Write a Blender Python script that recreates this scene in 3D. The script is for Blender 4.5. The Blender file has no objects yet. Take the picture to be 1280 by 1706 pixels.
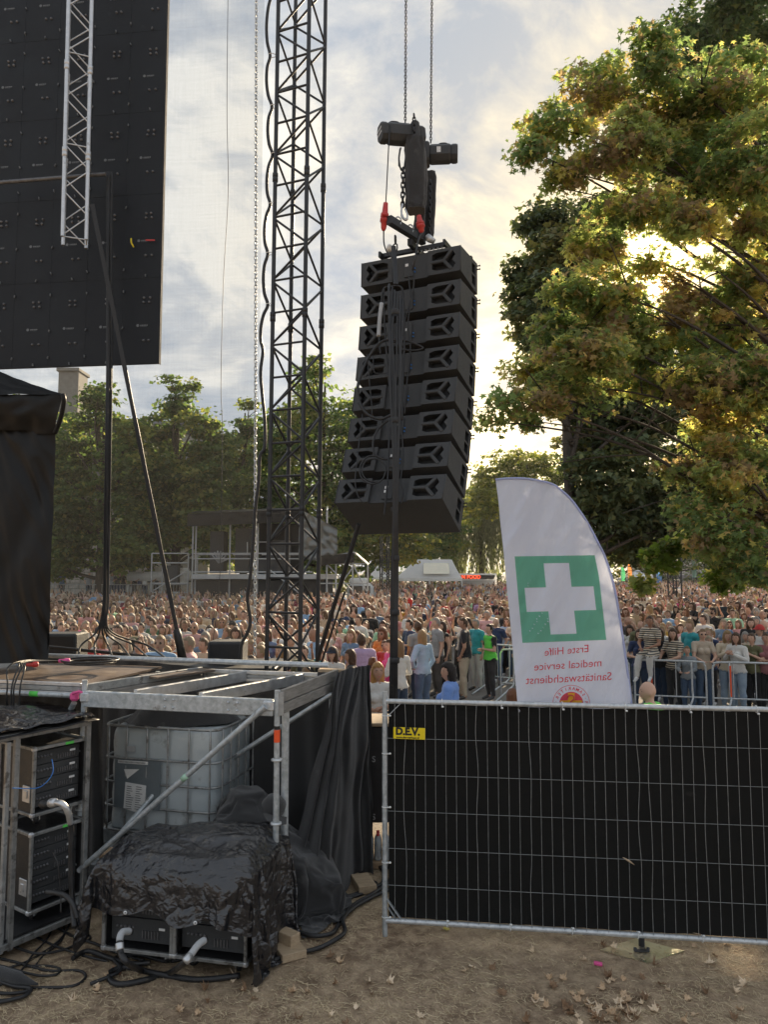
import bpy, bmesh, math, random
import numpy as np
from mathutils import Vector, Matrix, noise as mnoise
rnd = random.Random(7)
nr = np.random.default_rng(11)
R = math.radians
scene = bpy.context.scene
COL = scene.collection

# ------------------------------------------------------------------ camera
CAM_H = 2.95
PITCH = math.atan(99.0 / 1232.0)
FPX = 1232.0
cam_d = bpy.data.cameras.new("camera")
cam = bpy.data.objects.new("camera", cam_d)
COL.objects.link(cam)
cam_d.sensor_fit = 'VERTICAL'
cam_d.sensor_height = 36.0
cam_d.lens = 36.0 * FPX / 1706.0
cam_d.clip_start = 0.05
cam_d.clip_end = 2000.0
cam.location = (0, 0, CAM_H)
cam.rotation_euler = (math.pi / 2 + PITCH, 0, 0)
scene.camera = cam

# ------------------------------------------------------------------ light and exposure
SUN_AZ, SUN_EL = R(20.5), R(21.5)          # azimuth measured from +Y towards +X
sun_dir = Vector((math.sin(SUN_AZ) * math.cos(SUN_EL), math.cos(SUN_AZ) * math.cos(SUN_EL), math.sin(SUN_EL)))
sd = bpy.data.lights.new("sun", 'SUN')
sd.energy = 5.0
sd.angle = R(0.8)
sd.color = (1.0, 0.80, 0.55)
so = bpy.data.objects.new("sun", sd)
COL.objects.link(so)
so.location = (10, 30, 30)
so.rotation_euler = sun_dir.to_track_quat('Z', 'Y').to_euler()

world = bpy.data.worlds.new("World")
scene.world = world
world.use_nodes = True
wn = world.node_tree
wn.nodes.clear()


class NT:
    """tiny node helper"""
    def __init__(self, tree):
        self.t = tree

    def n(self, kind, **kw):
        nd = self.t.nodes.new(kind)
        ins = kw.pop('ins', {})
        for k, v in kw.items():
            setattr(nd, k, v)
        for k, v in ins.items():
            self.put(nd.inputs[k], v)
        return nd

    def put(self, sock, v):
        if isinstance(v, bpy.types.NodeSocket):
            self.t.links.new(v, sock)
        else:
            if isinstance(v, (tuple, list)) and len(v) == 3 and sock.type == 'RGBA':
                v = (*v, 1.0)
            sock.default_value = v

    def math(self, op, a, b=0.0, c=None, clamp=False):
        m = self.n('ShaderNodeMath', operation=op, use_clamp=clamp)
        self.put(m.inputs[0], a)
        self.put(m.inputs[1], b)
        if c is not None:
            self.put(m.inputs[2], c)
        return m.outputs[0]

    def mix(self, f, a, b, mode='MIX'):
        m = self.n('ShaderNodeMix', data_type='RGBA', blend_type=mode)
        self.put(m.inputs[0], f)
        self.put(m.inputs[6], a)
        self.put(m.inputs[7], b)
        return m.outputs[2]

    def ramp(self, f, stops):
        m = self.n('ShaderNodeValToRGB')
        e = m.color_ramp.elements
        while len(e) < len(stops):
            e.new(0.5)
        for el, (p, c) in zip(e, stops):
            el.position = p
            el.color = (c, c, c, 1) if isinstance(c, (int, float)) else (*c, 1)
        self.put(m.inputs[0], f)
        return m.outputs[0]

    def noise(self, vec, scale, detail=4, rough=0.55, dist=0.0):
        m = self.n('ShaderNodeTexNoise', ins={'Scale': scale, 'Detail': detail, 'Roughness': rough, 'Distortion': dist})
        if vec is not None:
            self.put(m.inputs['Vector'], vec)
        return m.outputs[0]

    def mapping(self, vec, scale=(1, 1, 1), loc=(0, 0, 0), rot=(0, 0, 0)):
        m = self.n('ShaderNodeMapping', ins={'Scale': scale, 'Location': loc, 'Rotation': rot})
        self.put(m.inputs['Vector'], vec)
        return m.outputs[0]


W = NT(wn)
tc = W.n('ShaderNodeTexCoord')
D = tc.outputs['Generated']
sep = W.n('ShaderNodeSeparateXYZ', ins={0: D})
zc = W.math('MAXIMUM', sep.outputs[2], 0.0)
den = W.math('ADD', zc, 0.22)
cx = W.math('DIVIDE', sep.outputs[0], den)
cy = W.math('DIVIDE', sep.outputs[1], den)
comb = W.n('ShaderNodeCombineXYZ', ins={0: cx, 1: cy, 2: 0.3})
wp = W.n('ShaderNodeTexNoise', ins={'Vector': comb.outputs[0], 'Scale': 1.3, 'Detail': 3.0})
wv = W.n('ShaderNodeVectorMath', operation='SCALE', ins={0: wp.outputs[1], 3: 0.55})
wv2 = W.n('ShaderNodeVectorMath', operation='ADD', ins={0: comb.outputs[0], 1: wv.outputs[0]})
CV = wv2.outputs[0]
n1 = W.noise(CV, 2.1, 9, 0.60)
n2 = W.noise(CV, 6.5, 8, 0.62)
nn = W.math('ADD', W.math('MULTIPLY', n1, 0.68), W.math('MULTIPLY', n2, 0.32))
cl = W.ramp(nn, [(0.42, 0.0), (0.50, 0.42), (0.57, 1.0)])
# direction to the sun
dt = W.n('ShaderNodeVectorMath', operation='DOT_PRODUCT', ins={0: D, 1: tuple(sun_dir)})
dsun = W.math('MAXIMUM', dt.outputs['Value'], 0.0)
g_wide = W.math('POWER', dsun, 12.0)
g_mid = W.math('POWER', dsun, 45.0)
g_core = W.math('POWER', dsun, 900.0)
low = Vector((math.sin(R(11)) * math.cos(R(9)), math.cos(R(11)) * math.cos(R(9)), math.sin(R(9))))
dt2 = W.n('ShaderNodeVectorMath', operation='DOT_PRODUCT', ins={0: D, 1: tuple(low)})
g_low = W.math('POWER', W.math('MAXIMUM', dt2.outputs['Value'], 0.0), 90.0)
dark = W.mix(g_wide, (0.285, 0.335, 0.41), (0.44, 0.43, 0.41))
lite = W.mix(g_wide, (0.62, 0.635, 0.64), (1.0, 0.79, 0.46))
cloud = W.mix(cl, dark, lite)
# warm, paler band just over the horizon
hz = W.math('POWER', W.math('SUBTRACT', 1.0, W.math('MINIMUM', W.math('MULTIPLY', zc, 2.3), 1.0)), 2.0)
cloud = W.mix(W.math('MULTIPLY', hz, 0.5), cloud, W.mix(g_wide, (0.50, 0.50, 0.49), (0.95, 0.76, 0.44)))
glow = W.n('ShaderNodeVectorMath', operation='SCALE', ins={0: (1.0, 0.74, 0.36), 3: W.math('ADD', W.math('MULTIPLY', g_mid, 0.16), W.math('MULTIPLY', g_core, 2.4))})
glow2 = W.n('ShaderNodeVectorMath', operation='SCALE', ins={0: (1.0, 0.74, 0.34), 3: W.math('MULTIPLY', g_low, W.math('ADD', W.math('MULTIPLY', cl, 1.3), 0.5))})
gsum = W.n('ShaderNodeVectorMath', operation='ADD', ins={0: glow.outputs[0], 1: glow2.outputs[0]})
cloud2 = W.n('ShaderNodeVectorMath', operation='ADD', ins={0: cloud, 1: gsum.outputs[0]})
sky = W.n('ShaderNodeTexSky', sky_type='NISHITA', sun_disc=False)
sky.sun_elevation = SUN_EL
sky.sun_rotation = SUN_AZ
skb = W.n('ShaderNodeBackground', ins={'Color': sky.outputs[0], 'Strength': 0.055})
clb = W.n('ShaderNodeBackground', ins={'Color': cloud2.outputs[0], 'Strength': 0.665})
cover = W.ramp(W.noise(CV, 1.1, 7, 0.6), [(0.30, 0.80), (0.50, 1.0)])
mx = W.n('ShaderNodeMixShader', ins={0: cover, 1: skb.outputs[0], 2: clb.outputs[0]})
wo = W.n('ShaderNodeOutputWorld', ins={0: mx.outputs[0]})

scene.view_settings.view_transform = 'Standard'
scene.view_settings.look = 'None'
scene.view_settings.gamma = 1.0
scene.view_settings.exposure = 1.22
scene.view_settings.use_curve_mapping = False
scene.render.engine = 'CYCLES'
scene.cycles.max_bounces = 8
scene.cycles.diffuse_bounces = 3
scene.cycles.glossy_bounces = 3
scene.cycles.transmission_bounces = 4
scene.cycles.transparent_max_bounces = 12
scene.cycles.use_denoising = True
scene.cycles.sample_clamp_indirect = 6.0


def P(px, py, Z):
    """world point at depth Z (metres along +Y) seen at pixel px, py of the 1280 x 1706 photograph"""
    sx, sy = (px - 640.0) / FPX, (853.0 - py) / FPX
    d = Vector((sx, math.cos(PITCH) - sy * math.sin(PITCH), math.sin(PITCH) + sy * math.cos(PITCH)))
    return Vector((0, 0, CAM_H)) + d * (Z / d.y)


def G(px, py, z=0.0):
    """world point at height z seen at the pixel"""
    sx, sy = (px - 640.0) / FPX, (853.0 - py) / FPX
    d = Vector((sx, math.cos(PITCH) - sy * math.sin(PITCH), math.sin(PITCH) + sy * math.cos(PITCH)))
    return Vector((0, 0, CAM_H)) + d * ((z - CAM_H) / d.z)


# ------------------------------------------------------------------ materials
def pmat(name, c1, c2=None, scale=6.0, rough=(0.5, 0.5), metal=0.0, bump=0.0, bscale=40.0, coords='Position',
         stretch=(1, 1, 1), spec=0.5, detail=5, dirt=None, sheen=0.0, transl=0.0, coat=0.0, bdetail=6):
    m = bpy.data.materials.new(name)
    m.use_nodes = True
    t = m.node_tree
    t.nodes.clear()
    N = NT(t)
    if coords == 'Position':
        v = N.n('ShaderNodeNewGeometry').outputs['Position']
    else:
        v = N.n('ShaderNodeTexCoord').outputs[coords]
    v = N.mapping(v, scale=stretch)
    f = N.noise(v, scale, detail, 0.6)
    f = N.ramp(f, [(0.35, 0.0), (0.65, 1.0)])
    if isinstance(c1, str) and c1 == 'OBJ':
        oc = N.n('ShaderNodeObjectInfo').outputs['Color']
        col = N.mix(f, N.mix(1.0, oc, (0.78, 0.78, 0.78), 'MULTIPLY'), oc)
    elif isinstance(c1, str):
        at = N.n('ShaderNodeVertexColor', layer_name=c1).outputs['Color']
        col = N.mix(f, N.mix(1.0, at, (0.8, 0.8, 0.8), 'MULTIPLY'), at)
    else:
        col = N.mix(f, c1, c2 if c2 is not None else c1)
    if dirt:
        dn = N.ramp(N.noise(v, dirt[1], 7, 0.65), [(dirt[2], 0.0), (dirt[2] + 0.12, 1.0)])
        col = N.mix(dn, col, dirt[0])
    r = N.math('ADD', N.math('MULTIPLY', f, rough[1] - rough[0]), rough[0])
    b = N.n('ShaderNodeBsdfPrincipled', ins={'Base Color': col, 'Roughness': r, 'Metallic': metal, 'Specular IOR Level': spec})
    if sheen:
        b.inputs['Sheen Weight'].default_value = sheen
    if coat:
        b.inputs['Coat Weight'].default_value = coat
    if bump:
        bn = N.noise(v, bscale, bdetail, 0.6)
        bp = N.n('ShaderNodeBump', ins={'Height': bn, 'Strength': min(1.0, bump), 'Distance': 0.01 * max(1.0, bump)})
        t.links.new(bp.outputs[0], b.inputs['Normal'])
    out = b.outputs[0]
    if transl:
        tr = N.n('ShaderNodeBsdfTranslucent', ins={'Color': col})
        ms = N.n('ShaderNodeMixShader', ins={0: transl, 1: out, 2: tr.outputs[0]})
        out = ms.outputs[0]
    N.n('ShaderNodeOutputMaterial', ins={0: out})
    return m


M = {}
M['galv'] = pmat('galvanised_steel', (0.34, 0.38, 0.40), (0.55, 0.58, 0.60), 22, (0.42, 0.6), 0.55, 0.25, 60, dirt=((0.16, 0.15, 0.13), 9, 0.60))
M['galv_lt'] = pmat('galvanised_bright', (0.42, 0.45, 0.47), (0.62, 0.64, 0.65), 26, (0.35, 0.5), 0.5, 0.2, 70)
M['alu'] = pmat('aluminium', (0.50, 0.51, 0.52), (0.62, 0.63, 0.64), 18, (0.3, 0.45), 0.75, 0.1, 80, dirt=((0.25, 0.24, 0.22), 14, 0.62))
M['alu_dull'] = pmat('aluminium_dull', (0.27, 0.28, 0.28), (0.40, 0.41, 0.41), 14, (0.42, 0.6), 0.6, 0.15, 60, dirt=((0.13, 0.12, 0.11), 12, 0.56))
M['wood_grey'] = pmat('weathered_grey_board', (0.16, 0.155, 0.145), (0.27, 0.26, 0.245), 7, (0.6, 0.8), 0.15, 0.3, 30, stretch=(1, 1, 9), dirt=((0.10, 0.095, 0.09), 6, 0.6))
M['wood'] = pmat('plywood', (0.34, 0.23, 0.14), (0.46, 0.34, 0.22), 8, (0.6, 0.8), 0, 0.25, 30, stretch=(1, 6, 1), dirt=((0.16, 0.11, 0.08), 8, 0.6))
M['wood_lt'] = pmat('pale_timber', (0.34, 0.25, 0.16), (0.46, 0.35, 0.23), 8, (0.6, 0.8), 0, 0.25, 30, stretch=(1, 8, 8))
M['black_steel'] = pmat('black_powder_coat', (0.012, 0.013, 0.015), (0.022, 0.023, 0.026), 12, (0.34, 0.5), 0, 0.15, 90, dirt=((0.30, 0.30, 0.30), 16, 0.715))
M['black_plain'] = pmat('black_paint', (0.012, 0.012, 0.013), (0.02, 0.02, 0.022), 10, (0.45, 0.6), 0, 0.15, 60)
M['spk'] = pmat('speaker_black_lacquer', (0.036, 0.038, 0.040), (0.050, 0.052, 0.054), 8, (0.55, 0.7), 0, 0.6, 170, dirt=((0.05, 0.05, 0.048), 7, 0.63))
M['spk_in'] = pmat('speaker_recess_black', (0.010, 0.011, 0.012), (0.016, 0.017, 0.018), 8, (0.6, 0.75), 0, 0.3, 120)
M['rubber'] = pmat('black_rubber_cable', (0.010, 0.010, 0.011), (0.022, 0.022, 0.023), 9, (0.38, 0.6), 0, 0.15, 40, dirt=((0.09, 0.075, 0.055), 12, 0.63))
M['cloth'] = pmat('black_molton_cloth', (0.018, 0.018, 0.019), (0.030, 0.030, 0.031), 5, (0.8, 0.95), 0, 0.6, 240, dirt=((0.075, 0.073, 0.07), 4.5, 0.635), sheen=0.25)
M['netcloth'] = pmat('black_fence_net', (0.0045, 0.0047, 0.0045), (0.009, 0.009, 0.0085), 3, (0.6, 0.8), 0, 0.5, 320, dirt=((0.035, 0.033, 0.030), 3.5, 0.66), spec=0.22)
M['red'] = pmat('red_plastic', (0.50, 0.035, 0.03), (0.42, 0.03, 0.025), 9, (0.35, 0.5))
M['pink'] = pmat('pink_tape', (0.75, 0.10, 0.30), (0.68, 0.09, 0.28), 9, (0.5, 0.6))
M['neon'] = pmat('green_tape', (0.10, 0.62, 0.09), (0.08, 0.52, 0.07), 9, (0.5, 0.6))
M['orange'] = pmat('orange_sticker', (0.85, 0.10, 0.02), (0.8, 0.09, 0.02), 9, (0.5, 0.6))
M['yellow'] = pmat('yellow_plate', (0.80, 0.62, 0.01), (0.78, 0.60, 0.01), 9, (0.35, 0.5))
M['white'] = pmat('white_print', (0.75, 0.75, 0.74), (0.68, 0.68, 0.67), 9, (0.5, 0.6))
M['grey'] = pmat('grey_print', (0.30, 0.31, 0.32), (0.38, 0.39, 0.4), 9, (0.5, 0.6))
M['ink'] = pmat('black_print', (0.012, 0.012, 0.012), None, 9, (0.5, 0.6))
M['blue'] = pmat('blue_connector', (0.02, 0.12, 0.42), (0.03, 0.18, 0.50), 9, (0.4, 0.5))
M['tie'] = pmat('white_cable_tie', (0.72, 0.73, 0.72), None, 9, (0.4, 0.5))
M['whitepvc'] = pmat('white_marquee_pvc', (0.86, 0.87, 0.86), (0.92, 0.92, 0.91), 2, (0.45, 0.6), 0, 0.2, 6, transl=0.6)
M['mirror'] = pmat('polished_black_steel', (0.55, 0.51, 0.42), (0.64, 0.60, 0.48), 6, (0.24, 0.40), 0.95, 0.04, 20, dirt=((0.16, 0.12, 0.08), 14, 0.6))
M['bark'] = pmat('bark', (0.035, 0.028, 0.022), (0.075, 0.06, 0.048), 6, (0.8, 0.95), 0, 1.0, 14, stretch=(1, 1, 0.3))
M['stone'] = pmat('pale_stone', (0.36, 0.34, 0.30), (0.48, 0.455, 0.41), 3, (0.8, 0.95), 0, 0.4, 9)
M['mortar'] = pmat('mortar', (0.20, 0.19, 0.17), (0.26, 0.25, 0.23), 3, (0.8, 0.95))
M['glass_dark'] = pmat('dark_window_glass', (0.03, 0.035, 0.04), (0.05, 0.055, 0.06), 2, (0.08, 0.15), 0, 0, 5)
M['roofslate'] = pmat('grey_roof', (0.12, 0.12, 0.13), (0.17, 0.17, 0.18), 3, (0.6, 0.8))
M['deckply'] = pmat('brown_deck_plywood', (0.085, 0.06, 0.045), (0.15, 0.11, 0.08), 5, (0.35, 0.55), 0, 0.3, 30, dirt=((0.20, 0.17, 0.135), 5, 0.6))


def tarp_mat(name, c, rough, scale, strength, dirt=True, spec=0.8):
    m = bpy.data.materials.new(name)
    m.use_nodes = True
    t = m.node_tree
    t.nodes.clear()
    N = NT(t)
    v = N.n('ShaderNodeNewGeometry').outputs['Position']
    w = N.n('ShaderNodeTexNoise', ins={'Vector': v, 'Scale': scale * 0.5, 'Detail': 3.0})
    ws = N.n('ShaderNodeVectorMath', operation='SCALE', ins={0: w.outputs[1], 3: 0.5 / scale * 3})
    va = N.n('ShaderNodeVectorMath', operation='ADD', ins={0: v, 1: ws.outputs[0]}).outputs[0]
    v1 = N.n('ShaderNodeTexVoronoi', feature='DISTANCE_TO_EDGE', ins={'Vector': va, 'Scale': scale})
    v2 = N.n('ShaderNodeTexVoronoi', feature='DISTANCE_TO_EDGE', ins={'Vector': va, 'Scale': scale * 2.7})
    h = N.math('ADD', N.math('MULTIPLY', N.math('MINIMUM', v1.outputs[0], 0.25), 1.6), N.math('MULTIPLY', N.math('MINIMUM', v2.outputs[0], 0.3), 0.5))
    h = N.math('ADD', h, N.math('MULTIPLY', N.noise(va, scale * 2, 5), 0.8))
    bp = N.n('ShaderNodeBump', ins={'Height': h, 'Strength': strength, 'Distance': 0.03})
    f = N.noise(v, 4, 6)
    col = N.mix(f, c, tuple(x * 1.8 for x in c))
    if dirt:
        dn = N.ramp(N.noise(v, 9, 8, 0.7), [(0.56, 0.0), (0.72, 0.75)])
        sepn = N.n('ShaderNodeSeparateXYZ', ins={0: N.n('ShaderNodeNewGeometry').outputs['Normal']})
        up = N.ramp(sepn.outputs[2], [(0.45, 0.12), (0.85, 1.0)])
        col = N.mix(N.math('MULTIPLY', dn, up), col, (0.11, 0.095, 0.075))
    b = N.n('ShaderNodeBsdfPrincipled', ins={'Base Color': col, 'Roughness': rough, 'Specular IOR Level': spec, 'Normal': bp.outputs[0]})
    N.n('ShaderNodeOutputMaterial', ins={0: b.outputs[0]})
    return m


M['tarp'] = tarp_mat('black_plastic_tarp', (0.012, 0.012, 0.014), 0.17, 6.0, 0.75)
M['pvc'] = tarp_mat('black_pvc_sheet', (0.007, 0.007, 0.007), 0.42, 1.6, 0.10, False, 0.22)


# ------------------------------------------------------------------ mesh builder
class MB:
    def __init__(s):
        s.v, s.f, s.mi, s.sm = [], [], [], []

    def add(s, vs, fs, mi=0, smooth=False, mat=None):
        o = len(s.v)
        if mat is not None:
            vs = [mat @ Vector(p) for p in vs]
        s.v.extend([tuple(p) for p in vs])
        s.f.extend([tuple(i + o for i in f) for f in fs])
        s.mi.extend([mi] * len(fs))
        s.sm.extend([smooth] * len(fs))
        return s

    def box(s, lo, hi, mi=0, mat=None):
        x0, y0, z0 = lo
        x1, y1, z1 = hi
        vs = [(x0, y0, z0), (x1, y0, z0), (x1, y1, z0), (x0, y1, z0), (x0, y0, z1), (x1, y0, z1), (x1, y1, z1), (x0, y1, z1)]
        fs = [(0, 3, 2, 1), (4, 5, 6, 7), (0, 1, 5, 4), (1, 2, 6, 5), (2, 3, 7, 6), (3, 0, 4, 7)]
        return s.add(vs, fs, mi, False, mat)

    def cbox(s, c, size, mi=0, mat=None, ch=None):
        """box with chamfered vertical and horizontal edges"""
        hx, hy, hz = size[0] / 2, size[1] / 2, size[2] / 2
        ch = min(hx, hy, hz) * 0.18 if ch is None else ch
        bm = bmesh.new()
        bmesh.ops.create_cube(bm, size=1.0)
        for v in bm.verts:
            v.co = Vector((v.co.x * 2 * hx, v.co.y * 2 * hy, v.co.z * 2 * hz))
        bmesh.ops.bevel(bm, geom=bm.edges[:], offset=ch, segments=1, affect='EDGES', clamp_overlap=True)
        bm.verts.ensure_lookup_table()
        vs = [v.co + Vector(c) for v in bm.verts]
        fs = [[v.index for v in f.verts] for f in bm.faces]
        bm.free()
        return s.add(vs, fs, mi, False, mat)

    def tube(s, pts, r, n=8, mi=0, cap=True, closed=False, mat=None):
        pts = [Vector(p) for p in pts]
        m = len(pts)
        rr = r if isinstance(r, (list, tuple)) else [r] * m
        vs, fs = [], []
        t0 = (pts[1] - pts[0]).normalized()
        up = Vector((0, 0, 1)) if abs(t0.z) < 0.9 else Vector((1, 0, 0))
        nrm = (up - t0 * up.dot(t0)).normalized()
        for i, p in enumerate(pts):
            if closed:
                t = pts[(i + 1) % m] - pts[i - 1]
            else:
                t = pts[min(i + 1, m - 1)] - pts[max(i - 1, 0)]
            t = t.normalized() if t.length > 1e-9 else t0
            nrm = nrm - t * nrm.dot(t)
            nrm = nrm.normalized() if nrm.length > 1e-6 else Vector((1, 0, 0))
            b = t.cross(nrm)
            for k in range(n):
                a = 2 * math.pi * k / n
                vs.append(p + (nrm * math.cos(a) + b * math.sin(a)) * rr[i])
        segs = m if closed else m - 1
        for i in range(segs):
            j = (i + 1) % m
            for k in range(n):
                k2 = (k + 1) % n
                fs.append((i * n + k, i * n + k2, j * n + k2, j * n + k))
        s.add(vs, fs, mi, True, mat)
        if cap and not closed:
            o = len(s.v) - len(vs)
            s.f.append(tuple(o + k for k in reversed(range(n))))
            s.f.append(tuple(o + (m - 1) * n + k for k in range(n)))
            s.mi += [mi, mi]
            s.sm += [False, False]
        return s

    def grid(s, fn, nu, nv, mi=0, smooth=True, wrap=False, mifn=None):
        vs = [fn(i / nu, j / nv) for j in range(nv + 1) for i in range(nu + (0 if wrap else 1))]
        w = nu if wrap else nu + 1
        fs = []
        mis = []
        for j in range(nv):
            for i in range(nu):
                i2 = (i + 1) % w if wrap else i + 1
                fs.append((j * w + i, j * w + i2, (j + 1) * w + i2, (j + 1) * w + i))
                mis.append(mifn(i / nu, j / nv) if mifn else mi)
        o = len(s.v)
        s.v.extend([tuple(p) for p in vs])
        s.f.extend([tuple(i + o for i in f) for f in fs])
        s.mi.extend(mis)
        s.sm.extend([smooth] * len(fs))
        return s

    def lathe(s, prof, n=16, mi=0, mat=None, smooth=True):
        vs, fs = [], []
        for r, z in prof:
            for k in range(n):
                a = 2 * math.pi * k / n
                vs.append((r * math.cos(a), r * math.sin(a), z))
        for i in range(len(prof) - 1):
            for k in range(n):
                k2 = (k + 1) % n
                fs.append((i * n + k, i * n + k2, (i + 1) * n + k2, (i + 1) * n + k))
        return s.add(vs, fs, mi, smooth, mat)

    def prism(s, poly, z0, z1, mi=0, mat=None, smooth=False):
        """poly: list of (x, y); extruded along z"""
        n = len(poly)
        vs = [(x, y, z0) for x, y in poly] + [(x, y, z1) for x, y in poly]
        fs = [tuple(reversed(range(n))), tuple(range(n, 2 * n))]
        fs += [(i, (i + 1) % n, n + (i + 1) % n, n + i) for i in range(n)]
        return s.add(vs, fs, mi, smooth, mat)

    def mesh(s, name, mats):
        me = bpy.data.meshes.new(name)
        me.from_pydata(s.v, [], s.f)
        for m in (mats if isinstance(mats, (list, tuple)) else [mats]):
            me.materials.append(m)
        me.polygons.foreach_set('material_index', s.mi)
        me.polygons.foreach_set('use_smooth', s.sm)
        me.update()
        return me

    def build(s, name, mats, parent=None, **tags):
        return obj(name, s.mesh(name, mats), parent, **tags)


def obj(name, data, parent=None, loc=None, rot=None, label=None, cat=None, group=None, kind=None):
    o = bpy.data.objects.new(name, data)
    COL.objects.link(o)
    if parent is not None:
        o.parent = parent
    if loc is not None:
        o.location = loc
    if rot is not None:
        o.rotation_euler = rot
    tag(o, label, cat, group, kind)
    return o


def tag(o, label=None, cat=None, group=None, kind=None):
    if label:
        o['label'] = label
    if cat:
        o['category'] = cat
    if group:
        o['group'] = group
    if kind:
        o['kind'] = kind
    return o


def thing(name, label, cat, loc=(0, 0, 0), rot=(0, 0, 0), group=None):
    return obj(name, None, None, loc, rot, label, cat, group)


_cyl = {}


def unit_cyl(mat, n=12):
    key = (mat.name, n)
    if key not in _cyl:
        b = MB()
        b.tube([(0, 0, 0), (0, 0, 1)], 1.0, n)
        _cyl[key] = b.mesh('rod_' + mat.name, mat)
    return _cyl[key]


def rod(name, p, q, r, mat, parent=None, n=12, **tags):
    """straight tube between two world points, sharing one unit mesh"""
    p, q = Vector(p), Vector(q)
    d = q - p
    o = obj(name, unit_cyl(mat, n), parent, **tags)
    m = Matrix.Translation(p) @ d.to_track_quat('Z', 'Y').to_matrix().to_4x4() @ Matrix.Diagonal((r, r, d.length, 1))
    if parent is not None:
        m = pm(parent).inverted() @ m
    o.matrix_basis = m
    return o


def pm(o):
    m = Matrix.LocRotScale(o.location, o.rotation_euler, o.scale)
    return pm(o.parent) @ m if o.parent else m


_box = {}


def bar(name, p, q, w, h, mat, parent=None, up=(0, 0, 1), ch=0.12, **tags):
    """rectangular bar from p to q, w wide and h high, chamfered"""
    p, q = Vector(p), Vector(q)
    d = q - p
    b = MB()
    b.cbox((0, 0, d.length / 2), (w, h, d.length), ch=min(w, h) * ch)
    o = b.build(name, mat, parent, **tags)
    z = d.normalized()
    y = Vector(up)
    x = y.cross(z).normalized()
    y = z.cross(x)
    m = Matrix(((x.x, y.x, z.x, p.x), (x.y, y.y, z.y, p.y), (x.z, y.z, z.z, p.z), (0, 0, 0, 1)))
    if parent is not None:
        m = pm(parent).inverted() @ m
    o.matrix_basis = m
    return o


def fbm(p, oct=4, s=1.0):
    return mnoise.fractal(Vector(p) * s, 1.0, 2.0, oct)


def catmull(pts, k=8):
    pts = [Vector(p) for p in pts]
    out = []
    for i in range(len(pts) - 1):
        p0, p1, p2, p3 = pts[max(i - 1, 0)], pts[i], pts[i + 1], pts[min(i + 2, len(pts) - 1)]
        for j in range(k):
            t = j / k
            out.append(0.5 * ((2 * p1) + (p2 - p0) * t + (2 * p0 - 5 * p1 + 4 * p2 - p3) * t * t + (3 * p1 - p0 - 3 * p2 + p3) * t ** 3))
    out.append(pts[-1])
    return out


def text_mesh(txt, size=1.0, font_bold=0.0, align='CENTER', extrude=0.0, res=4):
    c = bpy.data.curves.new('txt', 'FONT')
    c.body = txt
    c.size = size
    c.align_x = align
    c.align_y = 'CENTER'
    c.offset = font_bold
    c.extrude = extrude
    c.resolution_u = res
    o = bpy.data.objects.new('txt', c)
    COL.objects.link(o)
    dg = bpy.context.evaluated_depsgraph_get()
    me = bpy.data.meshes.new_from_object(o.evaluated_get(dg))
    bpy.data.objects.remove(o)
    vs = [v.co.copy() for v in me.vertices]
    fs = [tuple(p.vertices) for p in me.polygons]
    bpy.data.meshes.remove(me)
    return vs, fs


# ------------------------------------------------------------------ cloth laid over boxes by simulation, run first while the scene is small
def sim_cloth(boxes, x0, x1, y0, y1, z0, nx, ny, frames, crumple, seed, slack=1.0, bend=0.05):
    """boxes: (centre, size, rot z). returns vertex list and faces of the settled sheet"""
    tmp = []
    for c, s_, rz in boxes + [((0, 0, -0.05), (8, 8, 0.1), 0)]:
        b = MB()
        b.cbox((0, 0, 0), s_, ch=0.012)
        o = bpy.data.objects.new('collider', b.mesh('collider', M_TMP))
        COL.objects.link(o)
        o.location = c
        o.rotation_euler = (0, 0, rz)
        o.modifiers.new('c', 'COLLISION')
        o.collision.thickness_outer = 0.010
        o.collision.cloth_friction = 18
        tmp.append(o)
    vs = []
    for j in range(ny + 1):
        for i in range(nx + 1):
            u, v = i / nx, j / ny
            x, y = x0 + (x1 - x0) * u, y0 + (y1 - y0) * v
            n_ = mnoise.noise(Vector((x * 3 + seed, y * 3, 0))) + .25 * mnoise.noise(Vector((x * 8 + seed, y * 8, 2)))
            vs.append((x + .06 * crumple * mnoise.noise(Vector((x * 5, y * 5, seed))), y + .06 * crumple * mnoise.noise(Vector((x * 5, y * 5, seed + 5))), z0 + n_ * crumple * .12))
    fs = [(j * (nx + 1) + i, j * (nx + 1) + i + 1, (j + 1) * (nx + 1) + i + 1, (j + 1) * (nx + 1) + i) for j in range(ny) for i in range(nx)]
    me = bpy.data.meshes.new('sheet')
    me.from_pydata(vs, [], fs)
    o = bpy.data.objects.new('sheet', me)
    COL.objects.link(o)
    m = o.modifiers.new('cloth', 'CLOTH')
    s = m.settings
    s.quality = 5
    s.mass = 0.25
    s.tension_stiffness = s.compression_stiffness = 35
    s.shear_stiffness = 15
    s.bending_stiffness = bend
    s.air_damping = 1.4
    s.shrink_min = -0.07 * slack
    m.collision_settings.collision_quality = 2
    m.collision_settings.distance_min = 0.008
    m.collision_settings.use_self_collision = False
    m.point_cache.frame_end = frames
    for f in range(1, frames + 1):
        scene.frame_set(f)
    dg = bpy.context.evaluated_depsgraph_get()
    out = bpy.data.meshes.new_from_object(o.evaluated_get(dg))
    vs = [v.co.copy() for v in out.vertices]
    for q in tmp + [o]:
        bpy.data.objects.remove(q)
    bpy.data.meshes.remove(out)
    scene.frame_set(1)
    return vs, fs


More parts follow.
